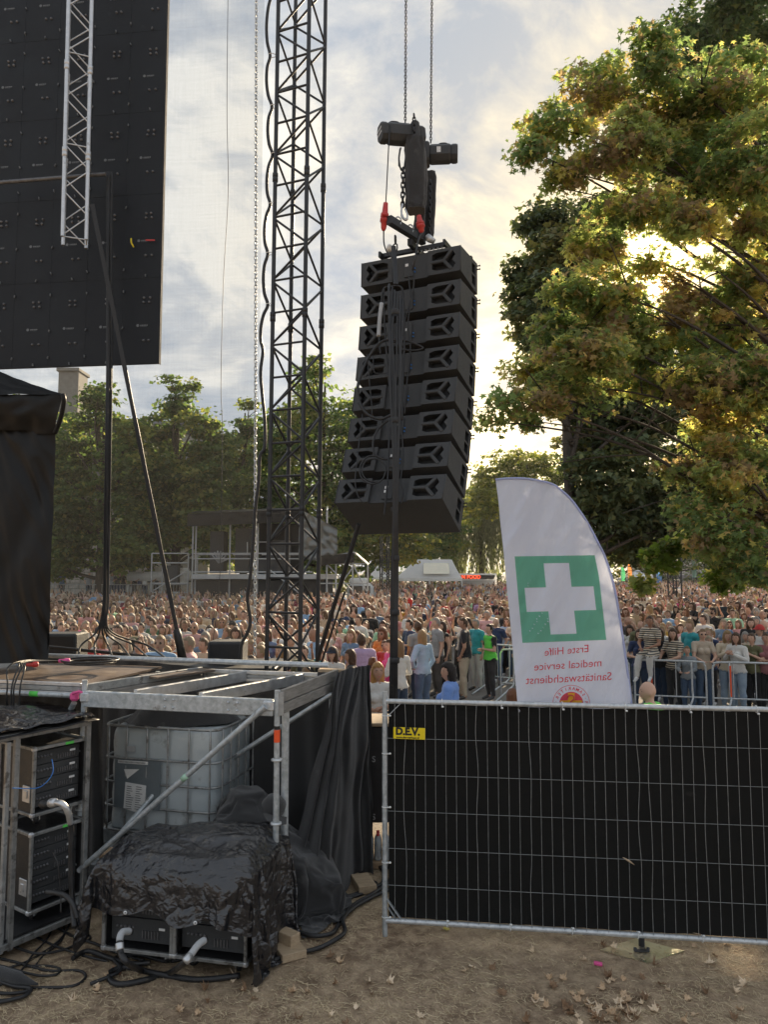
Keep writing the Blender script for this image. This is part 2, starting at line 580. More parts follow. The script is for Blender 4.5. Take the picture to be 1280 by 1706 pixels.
M_TMP = M['black_plain']
SIM_TARP = sim_cloth([((0, 0, .38), (1.235, .80, .765), 0), ((.20, .16, .81), (.60, .34, .11), .2), ((-.36, -.02, .80), (.34, .40, .09), -.3), ((.42, -.22, .79), (.22, .20, .08), .5), ((-.1, -.30, .785), (.5, .12, .05), .05),
                      ((-.66, -.1, .58), (.12, .4, .16), .1), ((.0, -.42, .66), (.9, .07, .10), 0)],
                     -.98, 1.32, -.72, .95, 1.0, 112, 86, 46, 1.0, 3.0, 1.5, .12)
SIM_HEAP = sim_cloth([((-.25, .15, .36), (.55, .5, .72), .3), ((.15, .0, .22), (.6, .5, .44), -.2), ((-.30, .2, .78), (.26, .25, .22), .6), ((.42, -.05, .15), (.4, .4, .3), .4)],
                     -.75, .95, -.75, .65, 1.15, 84, 70, 40, 1.6, 8.0, 1.6, .04)

# ------------------------------------------------------------------ ground
def ground_mat():
    m = bpy.data.materials.new('ground_dirt_and_plaza')
    m.use_nodes = True
    t = m.node_tree
    t.nodes.clear()
    N = NT(t)
    v = N.n('ShaderNodeNewGeometry').outputs['Position']
    big = N.ramp(N.noise(v, 0.9, 5, 0.6), [(0.38, 0.0), (0.62, 1.0)])
    mid = N.ramp(N.noise(v, 6.5, 7, 0.65), [(0.40, 0.0), (0.62, 1.0)])
    straw_v = N.mapping(v, scale=(1, 1, 1), rot=(0, 0, 0.6))
    st1 = N.noise(N.mapping(straw_v, scale=(20, 160, 20)), 1.0, 4, 0.6, 1.2)
    st2 = N.noise(N.mapping(N.mapping(v, rot=(0, 0, -0.7)), scale=(150, 22, 20)), 1.0, 4, 0.6, 1.2)
    st = N.ramp(N.math('MAXIMUM', st1, st2), [(0.57, 0.0), (0.66, 1.0)])
    fine = N.noise(v, 120, 4, 0.7)
    dirt = N.mix(mid, (0.19, 0.128, 0.083), (0.49, 0.365, 0.245))
    dirt = N.mix(N.math('MULTIPLY', big, 0.6), dirt, (0.55, 0.42, 0.285))
    dirt = N.mix(N.math('MULTIPLY', st, N.math('ADD', 0.25, N.math('MULTIPLY', mid, 0.55))), dirt, (0.72, 0.58, 0.38))
    dirt = N.mix(N.math('MULTIPLY', N.ramp(fine, [(0.60, 0.0), (0.75, 1.0)]), 0.45), dirt, (0.33, 0.27, 0.20))
    dirt = N.mix(N.math('MULTIPLY', N.ramp(fine, [(0.25, 1.0), (0.42, 0.0)]), 0.5), dirt, (0.07, 0.048, 0.034))
    # gravel plaza beyond the fence
    gn = N.noise(v, 60, 4, 0.7)
    grav = N.mix(gn, (0.17, 0.16, 0.145), (0.36, 0.34, 0.31))
    s = N.n('ShaderNodeSeparateXYZ', ins={0: v})
    edge = N.math('ADD', s.outputs[1], N.math('MULTIPLY', N.noise(v, 1.3, 4), 1.5))
    pl = N.ramp(N.math('DIVIDE', edge, 20.0), [(0.42, 0.0), (0.50, 1.0)])
    col = N.mix(pl, dirt, grav)
    h = N.math('ADD', N.math('MULTIPLY', N.noise(v, 25, 6, 0.65), 1.0), N.math('MULTIPLY', st, 0.35))
    h = N.math('ADD', h, N.math('MULTIPLY', fine, 0.25))
    bp = N.n('ShaderNodeBump', ins={'Height': h, 'Strength': 0.9, 'Distance': 0.02})
    b = N.n('ShaderNodeBsdfPrincipled', ins={'Base Color': col, 'Roughness': 0.95, 'Specular IOR Level': 0.2, 'Normal': bp.outputs[0]})
    N.n('ShaderNodeOutputMaterial', ins={0: b.outputs[0]})
    return m


def gz(x, y):
    """ground height"""
    k = max(0.0, min(1.0, (9.0 - y) / 2.0)) * (1.0 if y > 2.5 else 0.0)
    return k * (0.022 * fbm((x * 0.9, y * 0.9, 0.0), 3) + 0.012 * fbm((x * 5, y * 5, 3.0), 4)) - 0.004


b = MB()
xs = sorted(set([-600, -300, -150, -80, -40, -20, -12, -8] + [round(-4.5 + 0.05 * i, 3) for i in range(181)] + [6, 8, 12, 20, 40, 80, 150, 300, 600]))
ys = sorted(set([-300, -60, -10, 0, 2, 3] + [round(3.6 + 0.05 * i, 3) for i in range(110)] + [9.5, 10.5, 12, 15, 20, 30, 50, 80, 120, 200, 400, 900]))
nx = len(xs)
vs = [(x, y, gz(x, y)) for y in ys for x in xs]
fs = [(j * nx + i, j * nx + i + 1, (j + 1) * nx + i + 1, (j + 1) * nx + i) for j in range(len(ys) - 1) for i in range(nx - 1)]
b.add(vs, fs, 0, True)
b.build('ground', ground_mat(), kind='structure')

# dry straw blades and pebbles over the near dirt
def straw():
    m = pmat('dry_straw', 'Col', None, 20, (0.7, 0.85), 0, 0, 0, transl=0.15)
    n = 34000
    X = nr.uniform(-4.2, 3.9, n * 3)
    Y = nr.uniform(4.2, 7.6, n * 3)
    dens = np.array([0.5 + 0.9 * mnoise.noise(Vector((x * 1.1, y * 1.1, 5))) + 0.55 * mnoise.noise(Vector((x * 4, y * 4, 9))) for x, y in zip(X, Y)])
    keep = nr.random(n * 3) < np.clip(dens, 0.05, 1.0)
    X, Y = X[keep][:n], Y[keep][:n]
    n = len(X)
    L = nr.uniform(0.02, 0.10, n) * nr.uniform(0.5, 1, n)
    wd = nr.uniform(0.0009, 0.0020, n)
    a = nr.uniform(0, 2 * np.pi, n)
    z0 = np.array([gz(x, y) for x, y in zip(X, Y)]) + 0.001
    lift = nr.uniform(0.0, 0.014, n)
    bend = nr.uniform(-0.5, 0.5, n)
    V = np.zeros((n, 6, 3))
    for k, tt in enumerate((0.0, 0.5, 1.0)):
        aa = a + bend * (tt - 0.5) * 2
        cx_ = X + np.cos(aa) * L * (tt - 0.5)
        cy_ = Y + np.sin(aa) * L * (tt - 0.5)
        zz = z0 + lift * (tt if k else 0) + 0.003 * (1 if k == 1 else 0)
        V[:, 2 * k, 0] = cx_ - np.sin(aa) * wd
        V[:, 2 * k, 1] = cy_ + np.cos(aa) * wd
        V[:, 2 * k, 2] = zz
        V[:, 2 * k + 1, 0] = cx_ + np.sin(aa) * wd
        V[:, 2 * k + 1, 1] = cy_ - np.cos(aa) * wd
        V[:, 2 * k + 1, 2] = zz + 0.001
    base = np.arange(n)[:, None] * 6
    F = np.concatenate([base + np.array([0, 1, 3, 2]), base + np.array([2, 3, 5, 4])])
    c = nr.random(n)
    colr = np.stack([0.50 + 0.28 * c, 0.39 + 0.25 * c, 0.24 + 0.18 * c, np.ones(n)], 1)
    np_mesh('straw_litter', V.reshape(-1, 3), F, m, np.repeat(colr, 6, 0), smooth=False, kind='stuff')


def np_mesh(name, V, F, mats, colors=None, parent=None, smooth=False, mi=None, **tags):
    me = bpy.data.meshes.new(name)
    F = np.asarray(F)
    nf, k = F.shape
    me.vertices.add(len(V))
    me.vertices.foreach_set('co', np.asarray(V, dtype=np.float32).ravel())
    me.loops.add(nf * k)
    me.loops.foreach_set('vertex_index', F.astype(np.int32).ravel())
    me.polygons.add(nf)
    me.polygons.foreach_set('loop_start', np.arange(0, nf * k, k, dtype=np.int32))
    me.polygons.foreach_set('loop_total', np.full(nf, k, dtype=np.int32))
    for m_ in (mats if isinstance(mats, (list, tuple)) else [mats]):
        me.materials.append(m_)
    if mi is not None:
        me.polygons.foreach_set('material_index', np.asarray(mi, dtype=np.int32))
    if smooth:
        me.polygons.foreach_set('use_smooth', np.ones(nf, dtype=bool))
    me.update(calc_edges=True)
    if colors is not None:
        at = me.color_attributes.new('Col', 'FLOAT_COLOR', 'POINT')
        at.data.foreach_set('color', np.asarray(colors, dtype=np.float32).ravel())
    me.validate()
    return obj(name, me, parent, **tags)


straw()

# ------------------------------------------------------------------ leaves
MAPLE = np.array([(0, -.02), (.16, .10), (.44, .06), (.34, .24), (.60, .46), (.36, .48), (.30, .66), (.12, .58), (0, 1.0),
                  (-.12, .58), (-.30, .66), (-.36, .48), (-.60, .46), (-.34, .24), (-.44, .06), (-.16, .10)])
MAPLE_LO = np.array([(0, 0), (.42, .10), (.24, .30), (.58, .50), (.18, .58), (0, 1.0), (-.18, .58), (-.58, .50), (-.24, .30), (-.42, .10)])
OVAL = np.array([(0, 0), (.34, .35), (.25, .75), (0, 1.0), (-.25, .75), (-.34, .35)])
MAPLE8 = np.array([(.50, .04), (.22, .28), (.64, .52), (.16, .60), (0, 1.08), (-.16, .60), (-.64, .52), (-.22, .28), (-.50, .04)])
LOBE6 = np.array([(0, 0), (.52, .22), (.22, .52), (0, 1.0), (-.22, .52), (-.52, .22)])
RHOMB = np.array([(0, 0), (.42, .45), (0, 1.0), (-.42, .45)])


def leaf_mat(name, transl=0.45, rough=0.55):
    m = bpy.data.materials.new(name)
    m.use_nodes = True
    t = m.node_tree
    t.nodes.clear()
    N = NT(t)
    at = N.n('ShaderNodeVertexColor', layer_name='Col').outputs['Color']
    b = N.n('ShaderNodeBsdfPrincipled', ins={'Base Color': at, 'Roughness': rough, 'Specular IOR Level': 0.35})
    tcol = N.mix(1.0, at, (1.0, 1.0, 0.68), 'MULTIPLY')
    hs = N.n('ShaderNodeHueSaturation', ins={'Saturation': 1.0, 'Value': 2.0, 'Color': tcol})
    tr = N.n('ShaderNodeBsdfTranslucent', ins={'Color': hs.outputs[0]})
    ms = N.n('ShaderNodeMixShader', ins={0: transl, 1: b.outputs[0], 2: tr.outputs[0]})
    N.n('ShaderNodeOutputMaterial', ins={0: ms.outputs[0]})
    return m


LEAF = leaf_mat('tree_leaf', 0.58)
LEAF_DK = leaf_mat('tree_leaf_shaded_kind', 0.30)


def leaf_faces(C, Nrm, Up, S, shape, fold=0.25):
    """fan of triangles per leaf. C centre, Nrm normal, Up tip direction (all n x 3), S size"""
    n = len(C)
    Up = Up - Nrm * (Up * Nrm).sum(1, keepdims=True)
    Up /= np.linalg.norm(Up, axis=1, keepdims=True) + 1e-9
    Rt = np.cross(Up, Nrm)
    k = len(shape)
    V = np.zeros((n, k + 1, 3))
    ctr = np.array([0, 0.42])
    pts = np.vstack([ctr, shape])
    for i, (x, y) in enumerate(pts):
        z = -fold * abs(x) - 0.18 * max(0.0, y - 0.5)
        V[:, i] = C + (Rt * x + Up * (y - 0.42) + Nrm * z) * S[:, None]
    base = np.arange(n)[:, None] * (k + 1)
    F = np.concatenate([base + np.array([0, 1 + i, 1 + (i + 1) % k]) for i in range(k)])
    return V.reshape(-1, 3), F, k + 1


def crown(name, lobes, n_leaves, size, palette, shape, mat, parent=None, n_clump=260, clump_r=0.35, droop=0.6, fill=0.45, flat=0.55, seed=1, var=0.18):
    """lobes: (centre Vector, (rx, ry, rz), weight). palette: list of (weight, rgb)"""
    g = np.random.default_rng(seed)
    w = np.array([l[2] * (l[1][0] * l[1][1] * l[1][2]) ** (2 / 3) for l in lobes])
    w = w / w.sum()
    CC, CL = [], []
    for (c, r, _), ww in zip(lobes, w):
        k = max(2, int(round(ww * n_clump)))
        d = g.normal(size=(k, 3))
        d /= np.linalg.norm(d, axis=1, keepdims=True)
        rad = g.random(k) ** fill
        CC.append(np.array(c) + d * rad[:, None] * np.array(r))
        CL.append(d)
    CC, CL = np.vstack(CC), np.vstack(CL)
    nc = len(CC)
    pw = np.array([p[0] for p in palette], float)
    pw /= pw.sum()
    pc = np.array([p[1] for p in palette])
    # colour in patches: neighbouring clumps share a colour through low-frequency noise
    sel = np.array([mnoise.noise(Vector(c) * (0.9 / max(clump_r, .2)) * 0.35 + Vector((seed, 0, 0))) for c in CC])
    rank = np.clip(sel * 1.1 + 0.5 + g.normal(size=nc) * 0.16, 0, 0.999)
    idx = np.searchsorted(np.cumsum(pw), rank)
    idx = np.clip(idx, 0, len(pc) - 1)
    csz = g.uniform(0.6, 1.35, nc) * clump_r
    cb = g.uniform(1 - var, 1 + var, nc)
    which = g.integers(0, nc, n_leaves)
    off = g.normal(size=(n_leaves, 3)) * np.array([1, 1, flat])
    off /= np.linalg.norm(off, axis=1, keepdims=True) + 1e-9
    off *= (g.random(n_leaves) ** 0.5)[:, None] * csz[which][:, None]
    off[:, 2] *= flat
    C = CC[which] + off
    Nn = g.normal(size=(n_leaves, 3)) * 0.55 + CL[which] * 0.45 + np.array([0, 0, 0.7])
    Nn /= np.linalg.norm(Nn, axis=1, keepdims=True)
    Up = g.normal(size=(n_leaves, 3)) * 0.6 + CL[which] * 0.6 + np.array([0, 0, -droop])
    S = size * g.uniform(0.55, 1.25, n_leaves)
    V, F, k = leaf_faces(C, Nn, Up, S, shape)
    jump = g.random(n_leaves) < 0.34
    li = idx[which].copy()
    li[jump] = g.integers(0, len(pc), jump.sum())
    col = pc[li] * cb[which][:, None] * g.uniform(0.78, 1.22, n_leaves)[:, None]
    col = np.hstack([col, np.ones((n_leaves, 1))])
    o = np_mesh(name, V, F, mat, np.repeat(col, k, 0), parent, kind='stuff')
    return o, CC


def limbs(parent, base, tips, r0, name='limb', mat=None, every=1, sag=0.12, seed=0, gr=None):
    """each limb its own tapered tube from a fork on the trunk to a tip"""
    g = random.Random(seed)
    for tpt in tips[::every]:
        tpt = Vector(tpt)
        bse = base(tpt) if callable(base) else Vector(base)
        d = tpt - bse
        side = Vector((g.uniform(-1, 1), g.uniform(-1, 1), g.uniform(-.2, .8))) * d.length * sag
        pts = catmull([bse, bse + d * 0.35 + side, bse + d * 0.7 + side * 0.6 + Vector((0, 0, d.length * 0.04)), tpt], 6)
        m = len(pts)
        b = MB()
        b.tube(pts, [r0 * (1 - 0.88 * i / (m - 1)) for i in range(m)], 6)
        # side twigs
        for q in range(3):
            i = g.randint(m // 3, m - 3)
            p = pts[i]
            e = p + (d.normalized() * 0.6 + Vector((g.uniform(-1, 1), g.uniform(-1, 1), g.uniform(-.6, .6)))) * d.length * 0.16
            b.tube(catmull([p, (p + e) / 2 + Vector((0, 0, .04)), e], 3), [r0 * .3] * 3 + [r0 * .2] * 3 + [r0 * .1], 5)
        b.build(name, mat or M['bark'], parent)


def L(px, py, Z, rx, ry, w=1.0, rz=None):
    """lobe given by photograph position and pixel radii at depth Z"""
    k = Z / FPX
    return (P(px, py, Z), (rx * k, (rz if rz is not None else (rx + ry) / 2 * 1.0) * k, ry * k), w)


# --- big maple at the right, trunk outside the frame
MZ = 11.5
GREEN, OLIVE, YEL, OCH, BRN, DKG = (0.14, 0.20, 0.085), (0.225, 0.265, 0.105), (0.43, 0.39, 0.14), (0.36, 0.27, 0.13), (0.24, 0.18, 0.12), (0.030, 0.052, 0.020)
ml = [(930, 215, 55, 40), (885, 250, 28, 36), (1000, 150, 65, 55), (1085, 100, 45, 50), (1120, 200, 95, 70), (1210, 170, 90, 80), (1030, 250, 95, 55),
      (1140, 290, 110, 70), (1250, 280, 80, 90), (945, 285, 45, 26), (1050, 345, 70, 42), (1150, 375, 80, 35), (1250, 380, 60, 50),
      (1000, 420, 55, 45), (960, 480, 45, 42), (1030, 505, 70, 50), (1120, 545, 85, 55), (1220, 540, 90, 75), (1260, 460, 40, 45), (930, 560, 52, 42),
      (895, 620, 48, 36), (985, 600, 80, 48), (1080, 630, 90, 45), (1180, 640, 90, 55), (1260, 640, 60, 70),
      (860, 668, 34, 20), (815, 700, 26, 13), (880, 700, 30, 16), (950, 668, 60, 26), (1240, 760, 55, 60), (1260, 860, 48, 60), (1200, 830, 36, 50),
      (1140, 780, 40, 30), (1160, 850, 40, 34), (1215, 760, 50, 50), (1225, 900, 50, 42), (1215, 920, 50, 42), (1262, 960, 40, 34), (1170, 890, 22, 24), (1190, 720, 50, 40), (1120, 470, 20, 12, 0.4), (1075, 440, 30, 22), (1150, 505, 50, 18), (1225, 450, 30, 24), (1180, 440, 30, 14, .5), (930, 640, 60, 26), (1060, 570, 60, 40), (1000, 540, 50, 36)]
maple = thing('maple_tree', 'big autumn maple with yellow and ochre leaves reaching in from the right', 'tree', (7.6, MZ + 0.4, 0))
lob = []
for q in ml:
    lob.append(L(q[0], q[1], MZ + rnd.uniform(-0.9, 0.9), q[2], q[3], q[4] if len(q) > 4 else 1.0))
def rel(lobes, o):
    return [(c - o.location, r, w) for c, r, w in lobes]
cr, cc = crown('crown', rel(lob, maple), 72000, 0.099, [(4.6, GREEN), (4.2, OLIVE), (1.8, YEL), (1.0, OCH), (0.8, BRN)], MAPLE8, LEAF, maple, n_clump=1100, clump_r=0.27, seed=3, flat=0.7)
tb = MB()
tp = catmull([(0, 0, -0.2), (0.05, 0, 1.5), (-0.1, 0.1, 3.5), (0.1, 0, 6.5), (-0.3, 0.1, 9.5), (-0.6, 0, 12)], 6)
tb.tube(tp, [0.34 * (1 - 0.8 * i / (len(tp) - 1)) + (0.10 if i < 2 else 0) for i in range(len(tp))], 12)
tb.build('trunk', M['bark'], maple)
limbs(maple, lambda t: Vector((0, 0, max(2.4, min(9.5, t.z - 1.9 + 0.05 * t.x)))), [tuple(c) for c, r, w in rel(lob, maple)], 0.050, seed=4, every=1, sag=0.07)
# hanging sprigs below the canopy
spr = thing('maple_branch', 'low leafy maple branch hanging down in front of the far crowd', 'branch', P(1240, 760, 12.6))
lb2 = [L(1068, 975, 12.6, 13, 14), (P(1128, 915, 12.6), (.20, .2, .14), 1.0), L(1150, 900, 12.6, 22, 16), L(1085, 925, 12.6, 16, 14), L(1105, 940, 12.6, 20, 12), L(1180, 915, 12.6, 26, 20), L(1205, 960, 12.6, 26, 24)]
crown('crown', rel(lb2, spr), 2600, 0.125, [(3, (0.13, 0.19, 0.03)), (2, OLIVE), (0.6, YEL)], MAPLE_LO, LEAF, spr, n_clump=60, clump_r=0.2, seed=8, flat=0.8)
limbs(spr, (0, 0, 0), [tuple(c) for c, r, w in rel(lb2, spr)], 0.016, name='limb', seed=9, sag=0.10)

# --- darker trees behind the maple
def dark_tree(lobes_px, Z, name, label, n, trunk_px, seed, pal, size=0.17, clump=0.5, nc=500, shape=MAPLE_LO, jit=1.5, mat=None, r=0.30, group=None, **kw):
    base = G(trunk_px, 0, 0) if False else Vector(((trunk_px - 640) / FPX * Z, Z, 0))
    t = thing(name, label, 'tree', base, group=group)
    lo = [L(q[0], q[1], Z + rnd.uniform(-jit, jit), q[2], q[3]) for q in lobes_px]
    rl = rel(lo, t)
    crown('crown', rl, n, size, pal, shape, mat or LEAF_DK, t, n_clump=nc, clump_r=clump, seed=seed, **kw)
    top = max(c.z for c, _, _ in rl)
    bb = MB()
    tp = catmull([(0, 0, -0.2), (0.06, 0, top * .25), (-0.1, 0.1, top * .5), (0, 0, top * .95)], 6)
    bb.tube(tp, [r * (1 - 0.85 * i / (len(tp) - 1)) + (0.1 if i == 0 else 0) for i in range(len(tp))], 10)
    bb.build('trunk', M['bark'], t)
    limbs(t, lambda q: Vector((0, 0, max(2.0, min(top * .85, q.z * 0.72)))), [tuple(c) for c, _, _ in rl], r * .3, seed=seed, sag=0.08)
    return t


PL = [(2.5, (0.058, 0.100, 0.036)), (3, (0.085, 0.135, 0.044)), (2, (0.125, 0.17, 0.052)), (0.7, (0.20, 0.21, 0.065))]
PD = [(3, (0.072, 0.098, 0.048)), (3, (0.095, 0.120, 0.055)), (1.4, (0.135, 0.155, 0.065)), (0.5, (0.15, 0.14, 0.05))]
dark_tree([(910, 370, 45, 45), (940, 420, 50, 50), (885, 470, 45, 50), (935, 510, 60, 60), (880, 520, 38, 42), (980, 400, 45, 50), (905, 575, 30, 28), (985, 540, 50, 60), (1010, 360, 40, 38),
           (960, 640, 50, 50), (1000, 700, 60, 50), (1060, 740, 60, 50), (975, 745, 42, 40), (1010, 800, 70, 50), (1070, 850, 70, 60), (1000, 860, 60, 42), (1120, 800, 50, 40), (1130, 880, 40, 46), (1050, 915, 60, 22), (1020, 620, 70, 70), (1100, 680, 60, 50)],
          22, 'dark_maple_tree', 'dark green maple standing behind the yellow leaved branches above the white flag', 56000, 955, 21, PD, 0.19, 0.50, 1100, LOBE6)
dark_tree([(1160, 60, 60, 50), (1210, 20, 60, 50), (1260, 60, 60, 60), (1180, 110, 55, 45), (1240, 180, 60, 60), (1170, 680, 60, 60), (1230, 620, 70, 80), (1250, 760, 80, 80), (1180, 800, 60, 60), (1230, 880, 70, 60), (1290, 700, 60, 90), (1160, 740, 50, 50), (1300, 200, 60, 80), (1310, 400, 50, 90), (1300, 540, 60, 60)],
          24, 'dark_maple_tree', 'dark green tree whose top shows above the maple in the upper corner', 40000, 1300, 22, PL, 0.19, 0.55, 900, LOBE6)

# --- lindens behind the crowd, left half
PY = [(2, (0.09, 0.115, 0.035)), (3, (0.16, 0.18, 0.045)), (2, (0.27, 0.26, 0.06)), (1, (0.33, 0.27, 0.06))]


def conical(cx_, top, base, half, n=26, seed=0, sk=0.0):
    g = random.Random(seed)
    out = []
    for i in range(n):
        t = (i + 0.5) / n
        y = top + 26 + (base - top - 30) * t
        w = half * (0.42 + 0.68 * min(1.0, t * 2.3) ** 0.6)
        for s in ((-1, 1) if i > 2 else (0,)):
            rr = half * (0.26 + 0.22 * min(1, t * 2)) * g.uniform(0.8, 1.2)
            out.append((cx_ + sk * (1 - t) * half + s * (w - rr) * g.uniform(0.35, 1.05), y + g.uniform(-8, 8), rr, rr * g.uniform(0.55, 0.8)))
    return out


LG = 'lindens behind the crowd'
dark_tree(conical(165, 608, 955, 105, 15, 1), 50, 'linden_tree', 'broad linden directly under the black screen, left of the hanging strap', 25000, 168, 31, PL, 0.35, 0.8, 1000, RHOMB, 1.5, LEAF, 0.45, LG, flat=0.45)
dark_tree(conical(298, 612, 935, 92, 15, 2), 52, 'linden_tree', 'pointed linden seen through the gauze, left of the gap of open sky', 25000, 292, 32, PL, 0.35, 0.8, 1000, RHOMB, 1.5, LEAF, 0.45, LG, flat=0.45)
dark_tree(conical(520, 578, 960, 122, 16, 3), 56, 'linden_tree', 'tall linden rising behind the black truss tower', 30000, 540, 33, PL, 0.37, 0.85, 1200, RHOMB, 1.5, LEAF, 0.45, LG, flat=0.45)
dark_tree(conical(415, 640, 930, 72, 12, 4), 59, 'linden_tree', 'smaller dark linden between the gap of sky and the truss tower', 17000, 405, 34, PL, 0.37, 0.85, 700, RHOMB, 1.5, LEAF, 0.4, LG, flat=0.45)
dark_tree([(640, 870, 45, 55), (610, 800, 40, 70), (600, 900, 40, 30), (665, 915, 40, 28), (635, 935, 30, 16), (690, 900, 38, 32), (570, 900, 40, 40)],
          58, 'linden_tree', 'yellowing linden boughs under the hanging speakers above the white tent', 12000, 612, 35, PY, 0.36, 0.75, 480, RHOMB, 1.5, LEAF, 0.35, LG, flat=0.45)
dark_tree([(715, 900, 50, 35), (750, 880, 40, 50), (720, 850, 40, 50), (700, 930, 50, 16)], 86, 'broad_tree', 'mid green tree behind the white marquee', 9000, 715, 36, PL, 0.40, 1.1, 300, OVAL, 2, LEAF, 0.4, flat=0.5)
dark_tree([(860, 765, 60, 22), (905, 775, 40, 24), (820, 790, 40, 26), (880, 800, 60, 34), (930, 800, 30, 26), (840, 830, 60, 40), (795, 835, 36, 40), (900, 850, 50, 50)],
          75, 'broad_tree', 'pale sunlit tree top between the speaker stack and the flag', 15000, 880, 37, [(2, (0.075, 0.10, 0.025)), (2, (0.12, 0.14, 0.03)), (1, (0.18, 0.18, 0.035))], 0.34, 0.9, 500, RHOMB, 2, LEAF, 0.4, flat=0.5)
dark_tree([(1090, 930, 50, 30), (1150, 925, 40, 26), (1040, 925, 40, 30), (1210, 930, 50, 40), (1260, 940, 40, 30), (1000, 925, 30, 25)],
          95, 'broad_tree', 'dark far tree over the back of the crowd right of the flag', 9000, 1100, 38, PD, 0.42, 1.2, 320, OVAL, 2, LEAF_DK, 0.4, flat=0.5)
dark_tree([(20, 700, 60, 60), (60, 800, 60, 80), (95, 760, 50, 90), (100, 880, 40, 40)], 54, 'linden_tree', 'linden half hidden by the black tarpaulin shelter', 9000, 40, 39, PL, 0.29, 0.8, 320, OVAL, 1.5, LEAF, 0.4, LG, flat=0.45)


# --- weeping willow
def willow():
    Z = 92
    t = thing('willow_tree', 'grey green weeping willow behind the food trailer', 'tree', ((800 - 640) / FPX * Z, Z, 0))
    g = np.random.default_rng(5)
    k = Z / FPX
    C, U = [], []
    for i in range(620):
        px = g.uniform(738, 868)
        topy = 800 + abs(px - 800) * 0.75 + g.uniform(-8, 50) if px < 800 else 790 + g.uniform(-5, 60)
        ln = g.uniform(40, 150)
        zz = Z + g.uniform(-2.4, 2.4)
        sway = g.uniform(-6, 6)
        for j in range(int(ln / 3.2)):
            y = topy + j * 3.2
            if y > 955:
                break
            p = P(px + sway * math.sin(j * 0.12) + g.normal() * 1.2, y, zz + g.normal() * .05)
            C.append(np.array(p - t.location))
            U.append((g.normal() * 0.25, g.normal() * 0.25, -1))
    C, U = np.array(C), np.array(U)
    n = len(C)
    Nn = g.normal(size=(n, 3))
    Nn[:, 2] *= 0.3
    Nn /= np.linalg.norm(Nn, axis=1, keepdims=True)
    shape = np.array([(0, 0), (.16, .4), (0, 1.0), (-.16, .4)])
    V, F, kk = leaf_faces(C, Nn, U, g.uniform(0.38, 0.75, n), shape)
    c = g.random(n)[:, None]
    col = np.hstack([np.array([[0.15, 0.165, 0.105]]) * (0.7 + c * 0.9), np.ones((n, 1))])
    np_mesh('crown', V, F, LEAF, np.repeat(col, kk, 0), t, kind='stuff')
    b = MB()
    b.tube(catmull([(0, 0, -.2), (.2, 0, 4), (-.3, 0, 8), (0, 0, 12)], 5), [.5 - .028 * i for i in range(16)], 10)
    b.build('trunk', M['bark'], t)


willow()

ST_O = Vector((-0.87, 6.13, 0))
ex, ey = Vector((0.970, -0.242, 0)), Vector((0.242, 0.970, 0))


def S(a, b, z):
    return ST_O + ex * a + ey * b + Vector((0, 0, z))


def clamp_ring(z0, c, r=0.045, h=0.012):
    b = MB()
    b.lathe([(0.026, -h), (r, -h * .6), (r * 1.02, 0), (r, h * .6), (0.026, h)], 16)
    return b, Vector((c.x, c.y, z0))


stage = thing('scaffold_stage', 'open corner bay of the raised scaffold stage over the white liquid tank', 'stage', ST_O)
R24 = 0.0242


def srod(name, p, q, r=R24, m='galv', **k):
    return rod(name, p, q, r, M[m], stage, **k)


def sbar(name, p, q, w, h, m, **k):
    return bar(name, p, q, w, h, M[m], stage, **k)


posts = [(0, 0, 1.985), (-0.093, 0.42, 1.86), (-1.82, 0.02, 2.0), (-1.9, 1.35, 1.9), (0.02, 1.36, 1.9), (-3.3, 0.1, 1.9)]
for a, b_, zt in posts:
    p_ = srod('post', S(a, b_, 0.02), S(a, b_, zt), R24 if (a, b_) != (-0.093, 0.42) else 0.033)
    for zz in (0.55, 1.0, 1.5):
        if (a, b_) == (-0.093, 0.42):
            continue
        bb, loc = clamp_ring(zz - 0.1 + (0.03 if a == 0 else 0), S(a, b_, 0))
        r_ = bb.build('rosette', M['galv_lt'], p_)
        r_.matrix_basis = pm(p_).inverted() @ Matrix.Translation(loc)
# orange sticker on the front post
bb = MB()
bb.lathe([(0.0252, 0), (0.0252, 0.10)], 16)
o = bb.build('sticker', M['orange'], stage, label='orange inspection sticker')
o.matrix_basis = pm(stage).inverted() @ Matrix.Translation(S(0, 0, 1.57))
bb = MB()
bb.lathe([(0.0253, 0), (0.0253, 0.028)], 16)
o = bb.build('sticker', M['ink'], stage)
o.matrix_basis = pm(stage).inverted() @ Matrix.Translation(S(0, 0, 1.672))
# front beam with bolts
fb = sbar('beam', S(-1.79, -0.01, 1.845), S(-0.03, -0.01, 1.845), 0.05, 0.135, 'galv')
for fx in (-1.0, -0.92, -0.42, -0.34):
    for fz in (1.875, 1.81):
        bb = MB()
        bb.lathe([(0.0, 0.012), (0.009, 0.012), (0.011, 0.006), (0.011, 0.0)], 6)
        o = bb.build('bolt', M['galv_lt'], stage)
        q = S(fx, -0.036, fz)
        o.matrix_basis = pm(stage).inverted() @ Matrix.Translation(q) @ (-ey).to_track_quat('Z', 'Y').to_matrix().to_4x4()
